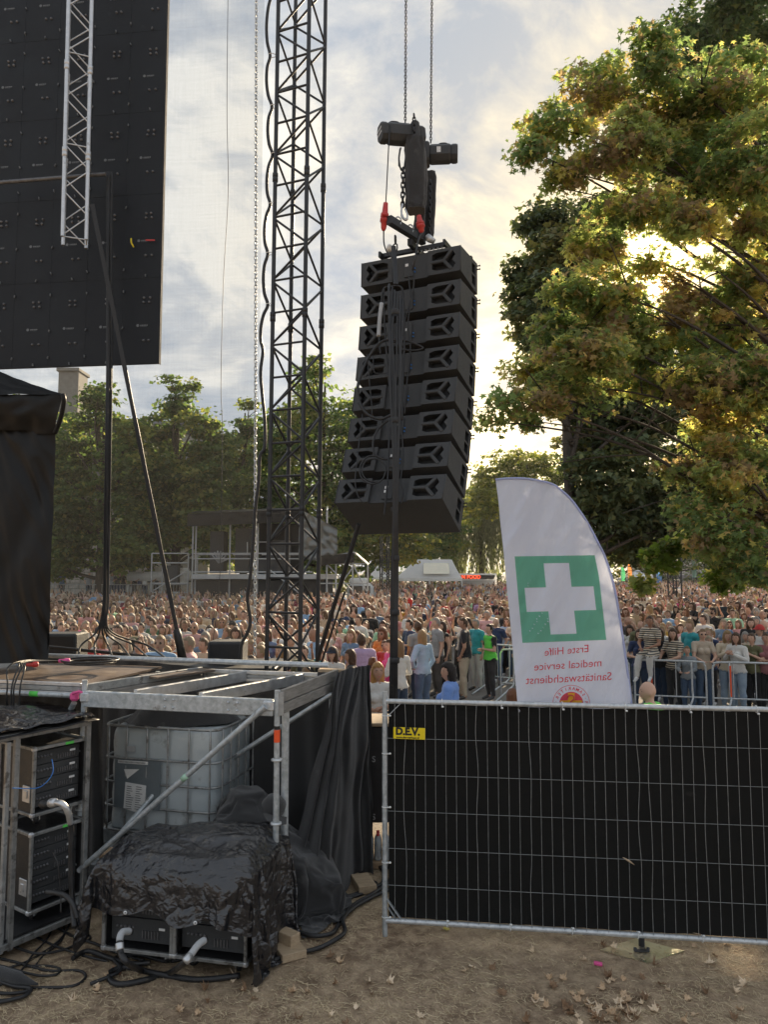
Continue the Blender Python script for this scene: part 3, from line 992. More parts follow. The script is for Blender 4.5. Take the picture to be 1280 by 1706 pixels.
# end couplers of the beam
for a in (-0.07, -1.78):
    bb = MB()
    bb.cbox((0, 0, 0), (0.10, 0.075, 0.10), ch=0.02)
    o = bb.build('wedge_head', M['galv_lt'], stage)
    o.matrix_basis = pm(stage).inverted() @ Matrix.Translation(S(a, -0.01, 1.86)) @ Matrix.Rotation(R(-14), 4, 'Z')
srod('brace', S(-0.08, -0.06, 1.86), S(-1.76, -0.06, 0.42), 0.0242)
bb = MB()
bb.tube([(0, 0, -0.03), (0, 0, 0.03)], 0.0252, 12)
o = bb.build('sticker', pmat('mint_tape', (0.35, 0.55, 0.42), None), stage, label='pale green tape round the brace')
dd = (S(-1.76, -0.06, 0.42) - S(-0.08, -0.06, 1.86))
o.matrix_basis = pm(stage).inverted() @ Matrix.Translation(S(-0.08, -0.06, 1.86) + dd * 0.42) @ dd.to_track_quat('Z', 'Y').to_matrix().to_4x4()
srod('brace', S(0.05, 1.30, 1.75), S(-1.2, 1.30, 0.95), 0.0242, m='galv')
srod('brace', S(-1.84, 0.3, 0.35), S(-1.6, 0.95, 0.85), 0.0242)
# right ledger: two grey boards
sbar('side_board', S(0.03, 0.0, 1.935), S(0.08, 1.34, 1.935), 0.035, 0.10, 'wood_grey')
sbar('side_board', S(0.03, 0.0, 1.835), S(0.08, 1.34, 1.835), 0.035, 0.085, 'wood_grey')
sbar('end_plate', S(0.0, -0.012, 1.88), S(0.06, -0.014, 1.88), 0.012, 0.19, 'alu_dull')
# joists going back under the open bay
for a in (-1.32, -0.70):
    sbar('joist', S(a, 0.02, 1.885), S(a + 0.42, 1.34, 1.885), 0.045, 0.10, 'alu')
# rear aluminium deck edge and the rail tube on it
sbar('deck_edge', S(-1.36, 1.36, 1.925), S(-0.12, 1.36, 1.925), 0.045, 0.035, 'alu')
sbar('deck_edge', S(-1.36, 1.367, 1.885), S(-0.12, 1.367, 1.885), 0.045, 0.035, 'alu_dull')
sbar('deck_edge', S(-1.36, 1.36, 1.848), S(-0.12, 1.36, 1.848), 0.045, 0.030, 'alu')
sbar('deck_end', S(-0.12, 1.36, 1.89), S(0.06, 1.36, 1.89), 0.05, 0.11, 'black_steel')
srod('rail_tube', S(-3.6, 1.40, 2.02), S(-0.01, 1.36, 2.02), 0.027, m='galv_lt')
sbar('deck_lip', S(-0.12, 1.40, 1.965), S(0.20, 1.40, 1.965), 0.10, 0.03, 'wood_lt')
# left tube and its pink clamp
srod('rail_tube', S(-3.3, 0.03, 1.86), S(-1.86, 0.03, 1.86), 0.0242)
srod('brace', S(-1.92, 0.02, 1.80), S(-2.35, 0.3, 1.3), 0.0242)
bb = MB()
bb.cbox((0, 0, 0), (0.075, 0.075, 0.08), ch=0.02)
bb.tube([(0.0, -.05, .03), (0.06, -.06, .05), (0.10, -.05, .03)], 0.012, 6)
o = bb.build('clamp', M['pink'], stage, label='pink taped clamp')
o.matrix_basis = pm(stage).inverted() @ Matrix.Translation(S(-1.90, 0.0, 1.86))
bb = MB()
bb.tube([(0, 0, 0), (0.09, 0, 0)], 0.0262, 12)
o = bb.build('sticker', M['neon'], stage, label='neon green tape round the tube')
o.matrix_basis = pm(stage).inverted() @ Matrix.Translation(S(-2.38, 0.03, 1.86)) @ Matrix.Rotation(R(-14), 4, 'Z')
# decked part at the left with plywood top
bb = MB()
bb.box((-3.4, 0.06, 1.935), (-1.84, 0.70, 1.955))
bb.box((-3.4, 0.703, 1.935), (-1.84, 1.33, 1.955))
o = bb.build('deck_board', M['deckply'], stage, loc=(0, 0, 0), rot=(0, 0, R(-14)))
for z_, h_, m_ in ((1.955, 0.03, 'alu'), (1.915, 0.04, 'alu_dull'), (1.873, 0.035, 'alu')):
    sbar('deck_edge', S(-3.4, 0.035, z_), S(-1.86, 0.035, z_), 0.03, h_, m_)
sbar('side_board', S(-1.82, 0.05, 1.925), S(-1.40, 1.36, 1.925), 0.035, 0.075, 'alu_dull')
sbar('side_board', S(-1.80, 0.05, 1.845), S(-1.40, 1.36, 1.845), 0.035, 0.08, 'wood_grey')
sbar('deck_board', S(-1.62, 0.7, 1.94), S(-1.34, 1.34, 1.94), 0.30, 0.02, 'deckply')
# stage floor continuing behind the rail is absent: black cloth skirts close the underside
sbar('ground_beam', S(-1.85, 0.25, 0.33), S(-1.0, 0.2, 0.33), 0.10, 0.10, 'galv')
for a, z_ in ((-1.7, .05), (-1.7, .15), (-1.7, .25), (-1.66, .42)):
    sbar('timber_block', S(a - .12, 0.3, z_), S(a + .14, 0.34, z_), 0.16, 0.085, 'wood')


def curtain(name, tops, bots, folds, amp, nu=90, nv=60, seed=0, mat='cloth', normal=(0, -1, 0), tags=None, ragged=0.0, parent=None):
    tp, bt = catmull(tops, 10), catmull(bots, 10)

    def at(poly, u):
        x = u * (len(poly) - 1)
        i = min(int(x), len(poly) - 2)
        return poly[i].lerp(poly[i + 1], x - i)
    nrm = Vector(normal).normalized()

    def fn(u, v):
        a, c = at(tp, u), at(bt, u)
        p = a.lerp(c, v)
        f = math.sin(u * folds * 6.283 + 2.2 * mnoise.noise(Vector((u * 5, v * 1.2, seed)))) * (0.35 + 0.65 * v)
        f += 0.8 * mnoise.noise(Vector((u * 14, v * 2.5, seed + 9)))
        f += 0.5 * mnoise.noise(Vector((u * 9, v * 9, seed + 3)))
        p = p + nrm * f * amp
        if ragged:
            p += (tp[-1] - tp[0]).normalized() * mnoise.noise(Vector((3 * v, u * 3, seed))) * ragged
            p.z += v * ragged * mnoise.noise(Vector((u * 8, 2, seed)))
        return p
    b = MB()
    b.grid(fn, nu, nv)
    return b.build(name, M[mat], parent, **(tags or {}))


# right hand cloth hanging from the deck corner to the ground
curtain('stage_cloth', [P(563, 1121, 7.15), P(590, 1112, 7.3), P(617, 1108, 7.5)], [G(470, 1512), G(520, 1522), G(572, 1478), G(620, 1432)], 5.2, 0.055, 130, 110, 2,
        normal=(0.35, -0.93, 0), ragged=0.10, tags=dict(label='black cloth hanging in folds from the stage corner beside the fence', cat='cloth'))
curtain('stage_cloth', [S(-3.6, 2.35, 1.93), S(-1.5, 1.75, 1.9), S(0.30, 1.50, 1.93)], [S(-3.6, 2.35, 0.0), S(-1.5, 1.8, 0), S(0.42, 1.5, 0.0)], 14, 0.03, 160, 20, 5,
        normal=-ey, tags=dict(label='black cloth closing the back of the stage bay behind the white tank', cat='cloth'))
curtain('stage_cloth', [S(-3.8, 0.5, 1.80), S(-2.6, 0.5, 1.80), S(-1.96, 0.5, 1.8)], [S(-3.8, 0.6, 0.0), S(-2.6, 0.6, 0), S(-1.96, 0.6, 0.0)], 6, 0.03, 60, 16, 6,
        normal=-ey, tags=dict(label='black cloth hanging under the deck behind the amplifier shelf', cat='cloth'))


# ------------------------------------------------------------------ liquid tank in its cage
def tank():
    W_, D_, H_ = 1.25, 0.98, 0.98
    base = Vector((-1.585, 7.2, 0.0))
    rz = R(-14)
    t = thing('liquid_tank', 'white plastic liquid tank in a steel cage under the open stage bay', 'tank', base, (0, 0, rz))
    # local frame: x to the left is negative (near corner at origin), y back
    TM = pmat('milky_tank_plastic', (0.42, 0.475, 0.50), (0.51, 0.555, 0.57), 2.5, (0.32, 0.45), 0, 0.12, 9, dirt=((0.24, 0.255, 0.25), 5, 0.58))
    z0 = 0.44
    rr = 0.14

    def fn(u, v):
        # rounded rectangle going round, v from bottom to top with rounded shoulders
        a = u * 4
        hx, hy = W_ / 2 - 0.035, D_ / 2 - 0.035
        ang = u * 2 * math.pi
        c, s_ = math.cos(ang), math.sin(ang)
        e = 0.26
        x = hx * math.copysign(abs(c) ** e, c)
        y = hy * math.copysign(abs(s_) ** e, s_)
        vv = v * 1.24
        if vv < 1.0:
            z = z0 + (H_ - 0.12) * vv
            k = 1.0
        else:
            th = (vv - 1.0) / 0.24 * math.pi / 2
            z = z0 + (H_ - 0.12) + 0.12 * math.sin(th)
            k = 1 - 0.12 * (1 - math.cos(th))
        bulge = 1 + 0.006 * math.sin(vv * 22) * (vv < 1)
        return Vector((-W_ / 2 + x * k * bulge, D_ / 2 + y * k * bulge, z))
    b = MB()
    b.grid(fn, 96, 44, wrap=True)
    top = [fn(i / 96, 1.0) for i in range(96)]
    b.add(top, [tuple(range(96))])
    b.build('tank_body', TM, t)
    # cage: horizontal and vertical bars outside, bars pinched where they cross
    cage_z = [z0 - 0.01, z0 + 0.22, z0 + 0.45, z0 + 0.68, z0 + 0.99]
    for i, z_ in enumerate(cage_z):
        loop = []
        for q in range(48):
            ang = q / 48 * 2 * math.pi
            c, s_ = math.cos(ang), math.sin(ang)
            loop.append((-W_ / 2 + (W_ / 2) * math.copysign(abs(c) ** 0.2, c), D_ / 2 + (D_ / 2) * math.copysign(abs(s_) ** 0.2, s_), z_))
        b = MB()
        b.tube(loop, 0.012 if i < 4 else 0.015, 6, closed=True)
        b.build('cage_bar', M['alu_dull'], t)
    vert = MB()
    xs_ = [-W_ * f for f in (0.06, 0.24, 0.42, 0.60, 0.78, 0.94)]
    ys_ = [D_ * f for f in (0.10, 0.28, 0.46, 0.64, 0.82)]
    vb = MB()
    vb.tube([(0, 0, z) for z in (0, .10, .22, .33, .45, .56, .68, .84, .99)], [.010, .0125, .008, .0125, .008, .0125, .008, .0125, .010], 6)
    vm = vb.mesh('cage_upright', M['alu_dull'])
    for x in xs_:
        obj('cage_upright', vm, t, loc=(x, -0.006, z0))
        obj('cage_upright', vm, t, loc=(x, D_ + 0.006, z0))
    for y in ys_:
        obj('cage_upright', vm, t, loc=(0.006, y, z0))
        obj('cage_upright', vm, t, loc=(-W_ - 0.006, y, z0))
    # pallet and feet
    b = MB()
    b.box((-W_, 0.0, z0 - 0.035), (0, D_, z0 - 0.012))
    for fx in (-W_ + 0.02, -W_ / 2 - 0.07, -0.16):
        b.box((fx, 0.01, z0 - 0.13), (fx + 0.14, D_ - 0.01, z0 - 0.036))
    b.box((-W_, 0.0, z0 - 0.155), (0, D_, z0 - 0.131))
    b.build('pallet', M['galv'], t)
    # grey label plate, papers
    b = MB()
    b.cbox((-0.845, -0.012, z0 + 0.44), (0.50, 0.006, 0.46), ch=0.001)
    pl = b.build('label_plate', pmat('grey_label_plate', (0.12, 0.145, 0.16), (0.15, 0.175, 0.19), 5, (0.35, 0.5)), t, label='grey label plate')
    b = MB()
    b.add([(-1.06, -.017, z0 + .665), (-.73, -.017, z0 + .665), (-.73, -.017, z0 + .635), (-1.06, -.017, z0 + .635)], [(0, 3, 2, 1)])
    b.build('paper_strip', M['white'], pl)
    b = MB()
    b.add([(-.97, -.020, z0 + .46), (-.74, -.021, z0 + .44), (-.76, -.02, z0 + .16), (-.985, -.02, z0 + .21)], [(0, 3, 2, 1)])
    b.add([(-.99, -.020, z0 + .58), (-.82, -.020, z0 + .59), (-.95, -.022, z0 + .49)], [(0, 2, 1)])
    b.build('paper_sheet', M['white'], pl)
    b = MB()
    g = random.Random(3)
    for r_ in range(11):
        for cc_ in range(2):
            z_ = z0 + .425 - r_ * 0.021
            x_ = -.95 + cc_ * 0.10 + r_ * -0.001
            w_ = g.uniform(.04, .08)
            b.add([(x_, -.0235, z_), (x_ + w_, -.0235, z_ - .003), (x_ + w_, -.0235, z_ - .008), (x_, -.0235, z_ - .005)], [(0, 3, 2, 1)])
    for k in range(22):
        x_ = -1.05 + k * 0.0135
        b.add([(x_, -.0195, z0 + .659), (x_ + .006, -.0195, z0 + .659), (x_ + .006, -.0195, z0 + .641), (x_, -.0195, z0 + .641)], [(0, 3, 2, 1)])
    b.build('print_lines', M['ink'], pl)
    b = MB()
    b.cbox((-0.93, -0.012, z0 + 0.775), (0.11, 0.004, 0.055), ch=0.001)
    b.build('paper_strip', M['grey'], t)
    for k, y_ in enumerate((0.15, 0.6)):
        bb = MB()
        bb.box((-W_ - 0.1, y_, 0.0), (0.05, y_ + 0.2, 0.14))
        bb.box((-W_ - 0.05, y_ + .02, 0.143), (0.0, y_ + 0.18, 0.28))
        o = bb.build('timber_block', M['wood'], None, loc=base, rot=(0, 0, rz), label=('stacked timber beams under the front of the white tank', 'stacked timber beams under the rear of the white tank')[k], cat='timber')


tank()


# ------------------------------------------------------------------ draped tarps
# two amplifier cases on the ground under the wrinkled tarp
RK_A = G(172, 1578, .125)
RK_A.z = 0
RK_B = G(412, 1607, .125)
RK_B.z = 0
rkx = (RK_B - RK_A).normalized()
rky = Vector((-rkx.y, rkx.x, 0))
RZ = math.atan2(rkx.y, rkx.x)


def caster(name='caster'):
    b = MB()
    b.box((-0.045, -0.045, 0.105), (0.045, 0.045, 0.112), 0)
    b.box((-0.030, -0.030, 0.045), (-0.024, 0.03, 0.105), 0)
    b.box((0.024, -0.030, 0.045), (0.030, 0.03, 0.105), 0)
    b.lathe([(0.010, -0.018), (0.043, -0.018), (0.047, -0.008), (0.047, 0.008), (0.043, 0.018), (0.010, 0.018)], 18, 1,
            Matrix.Translation((0, 0.02, 0.047)) @ Matrix.Rotation(math.pi / 2, 4, 'Y'))
    b.lathe([(0.0, -0.020), (0.020, -0.020), (0.020, 0.020), (0.0, 0.020)], 12, 2, Matrix.Translation((0, 0.02, 0.047)) @ Matrix.Rotation(math.pi / 2, 4, 'Y'))
    return b.mesh(name, [M['galv_lt'], M['rubber'], M['alu']])


CASTER = caster()
M['sock'] = pmat('dark_socket_metal', (0.10, 0.10, 0.105), (0.16, 0.16, 0.165), 20, (0.35, 0.5), 0.4)
M['alu_old'] = pmat('worn_case_aluminium', (0.20, 0.205, 0.20), (0.32, 0.32, 0.31), 14, (0.42, 0.6), 0.5, 0.2, 60, dirt=((0.08, 0.075, 0.07), 12, 0.54))


def rack_case(name, label, w, h, d, loc, rz, units, seed, group=None, casters=True, front_gear='amp'):
    """flight case, local origin at front bottom left; x right, y back"""
    t = thing(name, label, 'flight case', loc, (0, 0, rz), group)
    e = 0.028
    b = MB()
    th = 0.012
    b.box((0, 0.01, 0), (th, d, h))
    b.box((w - th, 0.01, 0), (w, d, h))
    b.box((th, 0.01, 0), (w - th, d, th))
    b.box((th, 0.01, h - th), (w - th, d, h))
    b.box((th, d - th, th), (w - th, d, h - th))
    b.build('case_panel', pmat('black_laminate_%d' % seed, (0.012, 0.012, 0.013), (0.02, 0.02, 0.021), 15, (0.35, 0.5), 0, 0.3, 120, dirt=((0.06, 0.055, 0.05), 8, 0.62)), t)
    # aluminium edge extrusions, each with rivets
    k = e / 2
    ed = [((0, 0, -0.002), (w, 0, -0.002)), ((0, 0, h + 0.002), (w, 0, h + 0.002)), ((0, d, h + 0.002), (w, d, h + 0.002)), ((0, 0, 0), (0, 0, h)), ((w, 0, 0), (w, 0, h)),
          ((0, 0, h + 0.002), (0, d, h + 0.002)), ((w, 0, h + 0.002), (w, d, h + 0.002)), ((w, d, 0), (w, d, h)), ((0, d, 0), (0, d, h)), ((0, 0, -0.002), (0, d, -0.002)), ((w, 0, -0.002), (w, d, -0.002))]
    for p, q in ed:
        p, q = Vector(p), Vector(q)
        dv = (q - p)
        ax = dv.normalized()
        bb = MB()
        lo = [-k * 0.95 if abs(ax[i]) < 0.5 else 0 for i in range(3)]
        hi = [k * 0.95 if abs(ax[i]) < 0.5 else dv.length for i in range(3)]
        c_ = [(lo[i] + hi[i]) / 2 for i in range(3)]
        s_ = [hi[i] - lo[i] for i in range(3)]
        bb.cbox(c_, s_, ch=0.004)
        nriv = int(dv.length / 0.11)
        for j in range(nriv):
            bb.cbox((ax * (0.06 + j * (dv.length - 0.1) / max(1, nriv - 1)) + Vector((0, -k, 0)) * (1 if abs(ax.y) < .5 else 0))[:], (0.007, 0.007, 0.007), ch=0.002)
        bb.build('edge_trim', M['alu_old'], t, loc=p)
    for x in (0, w):
        for z in (0, h):
            bb = MB()
            bb.cbox((x, 0.004, z), (0.044, 0.044, 0.044), ch=0.013)
            bb.build('corner_cap', M['alu'], t)
    # gear
    uh = (h - 0.07) / units
    g = random.Random(seed)
    for i in range(units):
        z = 0.035 + i * uh
        bb = MB()
        bb.cbox((w / 2, 0.075, z + uh / 2), (w - 0.055, 0.03, uh * 0.95), ch=0.002)
        am = bb.build('amplifier', M['spk'], t)
        bb = MB()
        for j in range(g.randint(5, 9)):
            bb.cbox((w * 0.52 + j * w * 0.045, 0.057, z + uh * 0.35), (w * 0.02, 0.012, uh * 0.32), ch=0.001)
        for j in range(5):
            bb.lathe([(0.0, 0.012), (0.009, 0.012), (0.011, 0)], 10, 0, Matrix.Translation((w * (0.14 + j * 0.06), 0.058, z + uh * 0.6)) @ Matrix.Rotation(math.pi / 2, 4, 'X'))
        bb.build('connector', M['sock'], am)
        if g.random() < 0.8:
            bb = MB()
            bb.cbox((w * 0.80, 0.057, z + uh * 0.62), (0.05, 0.004, 0.018), ch=0.001)
            bb.build('sticker', M['white'], am)
    # butterfly latch on the left side
    for z in (h * 0.30,) if front_gear == 'amp' else (h * 0.5,):
        bb = MB()
        bb.cbox((-0.004, d * 0.18, z), (0.012, 0.11, 0.13), ch=0.004)
        bb.cbox((-0.012, d * 0.18, z), (0.012, 0.05, 0.06), ch=0.004)
        bb.build('latch', M['alu'], t)
    if casters:
        for x in (0.09, w - 0.09):
            for y in (0.10, d - 0.1):
                obj('caster', CASTER, t, loc=(x, y, -0.112), rot=(0, 0, g.uniform(-1, 1)))
    return t


ca = rack_case('amplifier_case', 'left amplifier flight case peeking out under the wrinkled tarp', 0.56, 0.60, 0.68, RK_A + Vector((0, 0, .125)), RZ, 3, 1)
cb_ = rack_case('amplifier_case', 'right amplifier flight case peeking out under the wrinkled tarp', 0.56, 0.60, 0.68, RK_A + rkx * 0.585 + Vector((0, 0, .125)), RZ, 3, 2)


cen = RK_A + rkx * 0.575 + rky * 0.36


def settled(name, sim, loc, rz, mat, label, cat, sub_lv=1):
    b = MB()
    b.add(sim[0], sim[1], 0, True)
    o = b.build(name, M[mat], None, loc=loc, rot=(0, 0, rz), label=label, cat=cat)
    md = o.modifiers.new('smooth', 'SUBSURF')
    md.levels = md.render_levels = sub_lv
    return o


settled('tarpaulin', SIM_TARP, cen, RZ, 'tarp', 'wrinkled black plastic tarpaulin thrown over the two amplifier cases', 'tarpaulin')
# eyelets on the tarp hem
tv_ = [Matrix.Translation(cen) @ Matrix.Rotation(RZ, 4, 'Z') @ v for v in SIM_TARP[0][113 * 1:113 * 2]]
for i, k_ in enumerate((34, 58, 82)):
    q = tv_[k_] + Vector((0, -0.012, 0))
    bb = MB()
    bb.lathe([(0.006, 0), (0.013, 0.0), (0.014, 0.004), (0.006, 0.005)], 14, 0, Matrix.Translation(q) @ Matrix.Rotation(math.pi / 2, 4, 'X'))
    bb.build('eyelet', M['white'], None, label=('leftmost of three white eyelets on the wrinkled tarpaulin hem', 'middle of three white eyelets on the wrinkled tarpaulin hem', 'rightmost of three white eyelets on the wrinkled tarpaulin hem')[i], cat='eyelet')


# slumped cloth heap between tank and amplifier cases
def heap(name, loc, rx, ry, h, seed, mat, label, nu=120, nv=70, cat='cloth', rz=0.0, ex_=0.5):
    def fn(u, v):
        a = u * 2 * math.pi
        r = v
        x, y = math.cos(a) * rx * r, math.sin(a) * ry * r
        base = h * (1 - r ** 1.7)
        n_ = fbm((x * 2.2 + seed, y * 2.2, 0.3), 3) * 0.30 + (0.35 - abs(mnoise.noise(Vector((x * 3.5 + seed, y * 3.5, 1.0)))) * 1.1) * 0.30
        n_ += (0.25 - abs(mnoise.noise(Vector((x * 9 + seed, y * 9, 2.0))))) * 0.12
        z = base + n_ * h * (1 - r * 0.75)
        w_ = 1 + 0.18 * mnoise.noise(Vector((math.cos(a) * 1.5, math.sin(a) * 1.5, seed)))
        return Vector((x * w_, y * w_, max(0.004, z)))
    b = MB()
    b.grid(fn, nu, nv, wrap=True)
    return b.build(name, M[mat], None, loc=loc, rot=(0, 0, rz), label=label, cat=cat)


settled('cloth_heap', SIM_HEAP, (P(448, 1400, 6.8).x, 6.88, 0.0), R(-10), 'cloth', 'heap of black cloth slumped between the white tank and the scaffold post', 'cloth')
heap('cloth_heap', (P(300, 1200, 7.75).x, 7.72, 1.425), 0.56, 0.40, 0.36, 9.1, 'cloth', 'crumpled black cloth lying on top of the white tank')
b = MB()
b.lathe([(0.0, 0.10), (0.05, 0.095), (0.09, 0.07), (0.105, 0.0)], 20)
b.prism([(-.11, -.09), (.11, -.09), (.09, -.17), (0, -.2), (-.09, -.17)], -0.004, 0.004)
cp = b.build('cap', M['cloth'], None, loc=P(455, 1345, 6.45), rot=(0.5, 0.3, 0.5), label='black cap lying on the cloth heap', cat='cap')
# ------------------------------------------------------------------ amplifier shelf at the left edge
C0, C1 = G(14, 1590), G(136, 1537)
sd_ = (C1 - C0).normalized()
sn_ = Vector((-sd_.y, sd_.x, 0))     # away, to the left
shelf = thing('equipment_shelf', 'aluminium framed equipment shelf with two amplifier cases at the left edge', 'shelf', C0)
LS = (C1 - C0).length
for a in (0.0, LS):
    for d_ in (0.0, 0.62):
        bar('upright', C0 + sd_ * a + sn_ * d_ + Vector((0, 0, 0.03)), C0 + sd_ * a + sn_ * d_ + Vector((0, 0, 1.66)), 0.042, 0.042, M['alu_old'], shelf, up=(sn_.x, sn_.y, 0))
bar('upright', C0 - sd_ * 0.07 + Vector((0, 0, 0.03)), C0 - sd_ * 0.07 + Vector((0, 0, 1.62)), 0.035, 0.035, M['alu_dull'], shelf, up=(sn_.x, sn_.y, 0))
for z_ in (0.07, 1.655):
    for d_ in (0.0, 0.62):
        bar('cross_bar', C0 - sd_ * 0.5 + sn_ * d_ + Vector((0, 0, z_)), C0 + sd_ * (LS + 0.02) + sn_ * d_ + Vector((0, 0, z_)), 0.04, 0.05, M['alu_old'], shelf)
    for a in (0.0, LS):
        bar('cross_bar', C0 + sd_ * a + sn_ * 0.02 + Vector((0, 0, z_)), C0 + sd_ * a + sn_ * 0.60 + Vector((0, 0, z_)), 0.035, 0.045, M['alu_old'], shelf)
b = MB()
b.box((-0.4, 0.0, 0.10), (LS, 0.6, 0.118))
b.build('shelf_board', M['black_plain'], shelf, rot=(0, 0, math.atan2(sd_.y, sd_.x)))
ang_s = math.atan2(sd_.y, sd_.x)
K0 = C0 + sd_ * (LS * .27) + sn_ * 0.03
rack_case('amplifier_case', 'upper amplifier flight case standing in the aluminium shelf', 0.47, 0.52, 0.50, K0 + Vector((0, 0, 0.99)), ang_s, 4, 5)
rack_case('amplifier_case', 'lower amplifier flight case on casters in the aluminium shelf', 0.47, 0.60, 0.50, K0 + Vector((0, 0, 0.235)), ang_s, 5, 6)
for z_, n_ in ((0.235 + 0.60, 0), (0.99 + 0.52, 1)):
    b = MB()
    b.cbox((0.30, -0.016, z_ + 0.002), (0.075, 0.004, 0.022), ch=0.001)
    b.build('tape_label', M['neon'], None, loc=K0, rot=(0, 0, ang_s), label=('green tape label on the lower case in the shelf', 'green tape label on the upper case in the shelf')[n_], cat='tape')
# tarp over the shelf: two loose layers
def sheet(name, corners, sag, seed, mat, label, nu=60, nv=30, amp=0.02, cat='tarpaulin'):
    a, b1, c, d_ = [Vector(q) for q in corners]

    def fn(u, v):
        p = a.lerp(b1, u).lerp(d_.lerp(c, u), v)
        p = p.copy()
        p.z += -sag * math.sin(u * math.pi) * math.sin(v * math.pi) + amp * fbm((u * 5 + seed, v * 5, 0.0), 4) + amp * 0.5 * math.sin(u * 30 + v * 6)
        return p
    b = MB()
    b.grid(fn, nu, nv)
    o = b.build(name, M[mat], None, label=label, cat=cat)
    md = o.modifiers.new('thickness', 'SOLIDIFY')
    md.thickness = 0.006
    return o


up = Vector((0, 0, 1))
sheet('tarpaulin', [C0 - sd_ * 0.8 - sn_ * 0.08 + up * 1.71, C1 + sd_ * 0.02 - sn_ * 0.07 + up * 1.73, C1 + sd_ * 0.05 + sn_ * 0.9 + up * 1.74, C0 - sd_ * 0.8 + sn_ * 0.9 + up * 1.80], -0.06, 1.0, 'tarp', 'black plastic sheet over the top of the equipment shelf')
sheet('rubber_mat', [C0 - sd_ * 0.8 - sn_ * 0.10 + up * 1.665, C1 + sd_ * 0.05 - sn_ * 0.09 + up * 1.685, C1 + sd_ * 0.05 + sn_ * 0.10 + up * 1.69, C0 - sd_ * 0.8 + sn_ * 0.1 + up * 1.67], 0.0, 3.0, 'black_plain', 'black rubber mat edge on the top bar of the equipment shelf', 40, 6, 0.006, 'mat')

# thick braided connector hoses in the shelf and at the cases
def cable(name, pts, r, label, mat='rubber', cat='cable', n=8, k=8, group=None, ends=None):
    b = MB()
    c = catmull(pts, k)
    b.tube(c, r, n)
    o = b.build(name, M[mat], None, label=label, cat=cat, group=group)
    return o


hm = P(88, 1338, 5.78)
cable('hose', [hm, P(100, 1338, 5.72), P(112, 1352, 5.74), P(118, 1378, 5.8), P(118, 1440, 5.82), P(120, 1500, 5.8), P(124, 1545, 5.7)], 0.021, 'thick connector hose hanging in front of the upper case in the shelf', 'rubber')
b = MB()
b.tube([P(70, 1340, 5.83), P(76, 1340, 5.80), P(84, 1338, 5.78)], [0.030, 0.034, 0.030], 12, 0)
b.tube([P(84, 1338, 5.78), P(89, 1337, 5.76), P(94, 1337, 5.74)], [0.034, 0.034, 0.026], 12, 1)
b.tube(catmull([P(93, 1337, 5.74), P(104, 1340, 5.715), P(113, 1353, 5.73), P(117, 1372, 5.775)], 6), 0.0235, 10, 1)
b.build('multipin_connector', [M['black_plain'], M['alu']], None, label='bright metal multipin connector plugged into the upper shelf case', cat='connector')
cable('cable', [P(86, 1265, 5.85), P(88, 1285, 5.80), P(78, 1302, 5.77), P(60, 1313, 5.74), P(20, 1313, 5.6)], 0.0035, 'thin dark blue cable loop in the upper shelf case', 'blue')
cable('hose', [P(78, 1486, 5.75), P(95, 1488, 5.68), P(108, 1492, 5.66), P(120, 1505, 5.62), P(128, 1530, 5.6)], 0.018, 'black hose curling out of the lower shelf case')
cable('cable', [P(88, 1420, 5.8), P(96, 1440, 5.74), P(100, 1480, 5.74), P(101, 1520, 5.7)], 0.005, 'thin black cable hanging in front of the lower shelf case')

# plugs of the two cases under the tarp
for i, (pts) in enumerate([[(218, 1552), (204, 1553), (199, 1566), (201, 1588), (212, 1604), (235, 1617)], [(343, 1565), (330, 1574), (318, 1590), (304, 1606), (280, 1622), (240, 1633), (200, 1640), (183, 1632), (186, 1618), (215, 1612), (260, 1622), (330, 1632), (400, 1625)]]):
    zz = [5.42, 5.34, 5.28, 5.24, 5.2, None] if i == 0 else [5.26, 5.2, 5.16, 5.13] + [None] * 9
    pp = [P(x, y, z) if z else G(x, y, 0.02) for (x, y), z in zip(pts, zz)]
    cable('cable', pp, 0.021, ('grey sleeved plug cable curling down from the left case under the tarpaulin', 'thick plug cable looping over the ground from the right case under the tarpaulin')[i])
    c = catmull(pp, 8)
    b = MB()
    b.tube(c[2:18], 0.0235, 10, 0)
    b.tube(c[18:23], 0.028, 10, 1)
    b.build('plug_sleeve', [M['grey'], M['alu']], None, label=('pale sleeve and clamp on the left plug cable', 'pale sleeve and clamp on the right plug cable')[i], cat='connector')

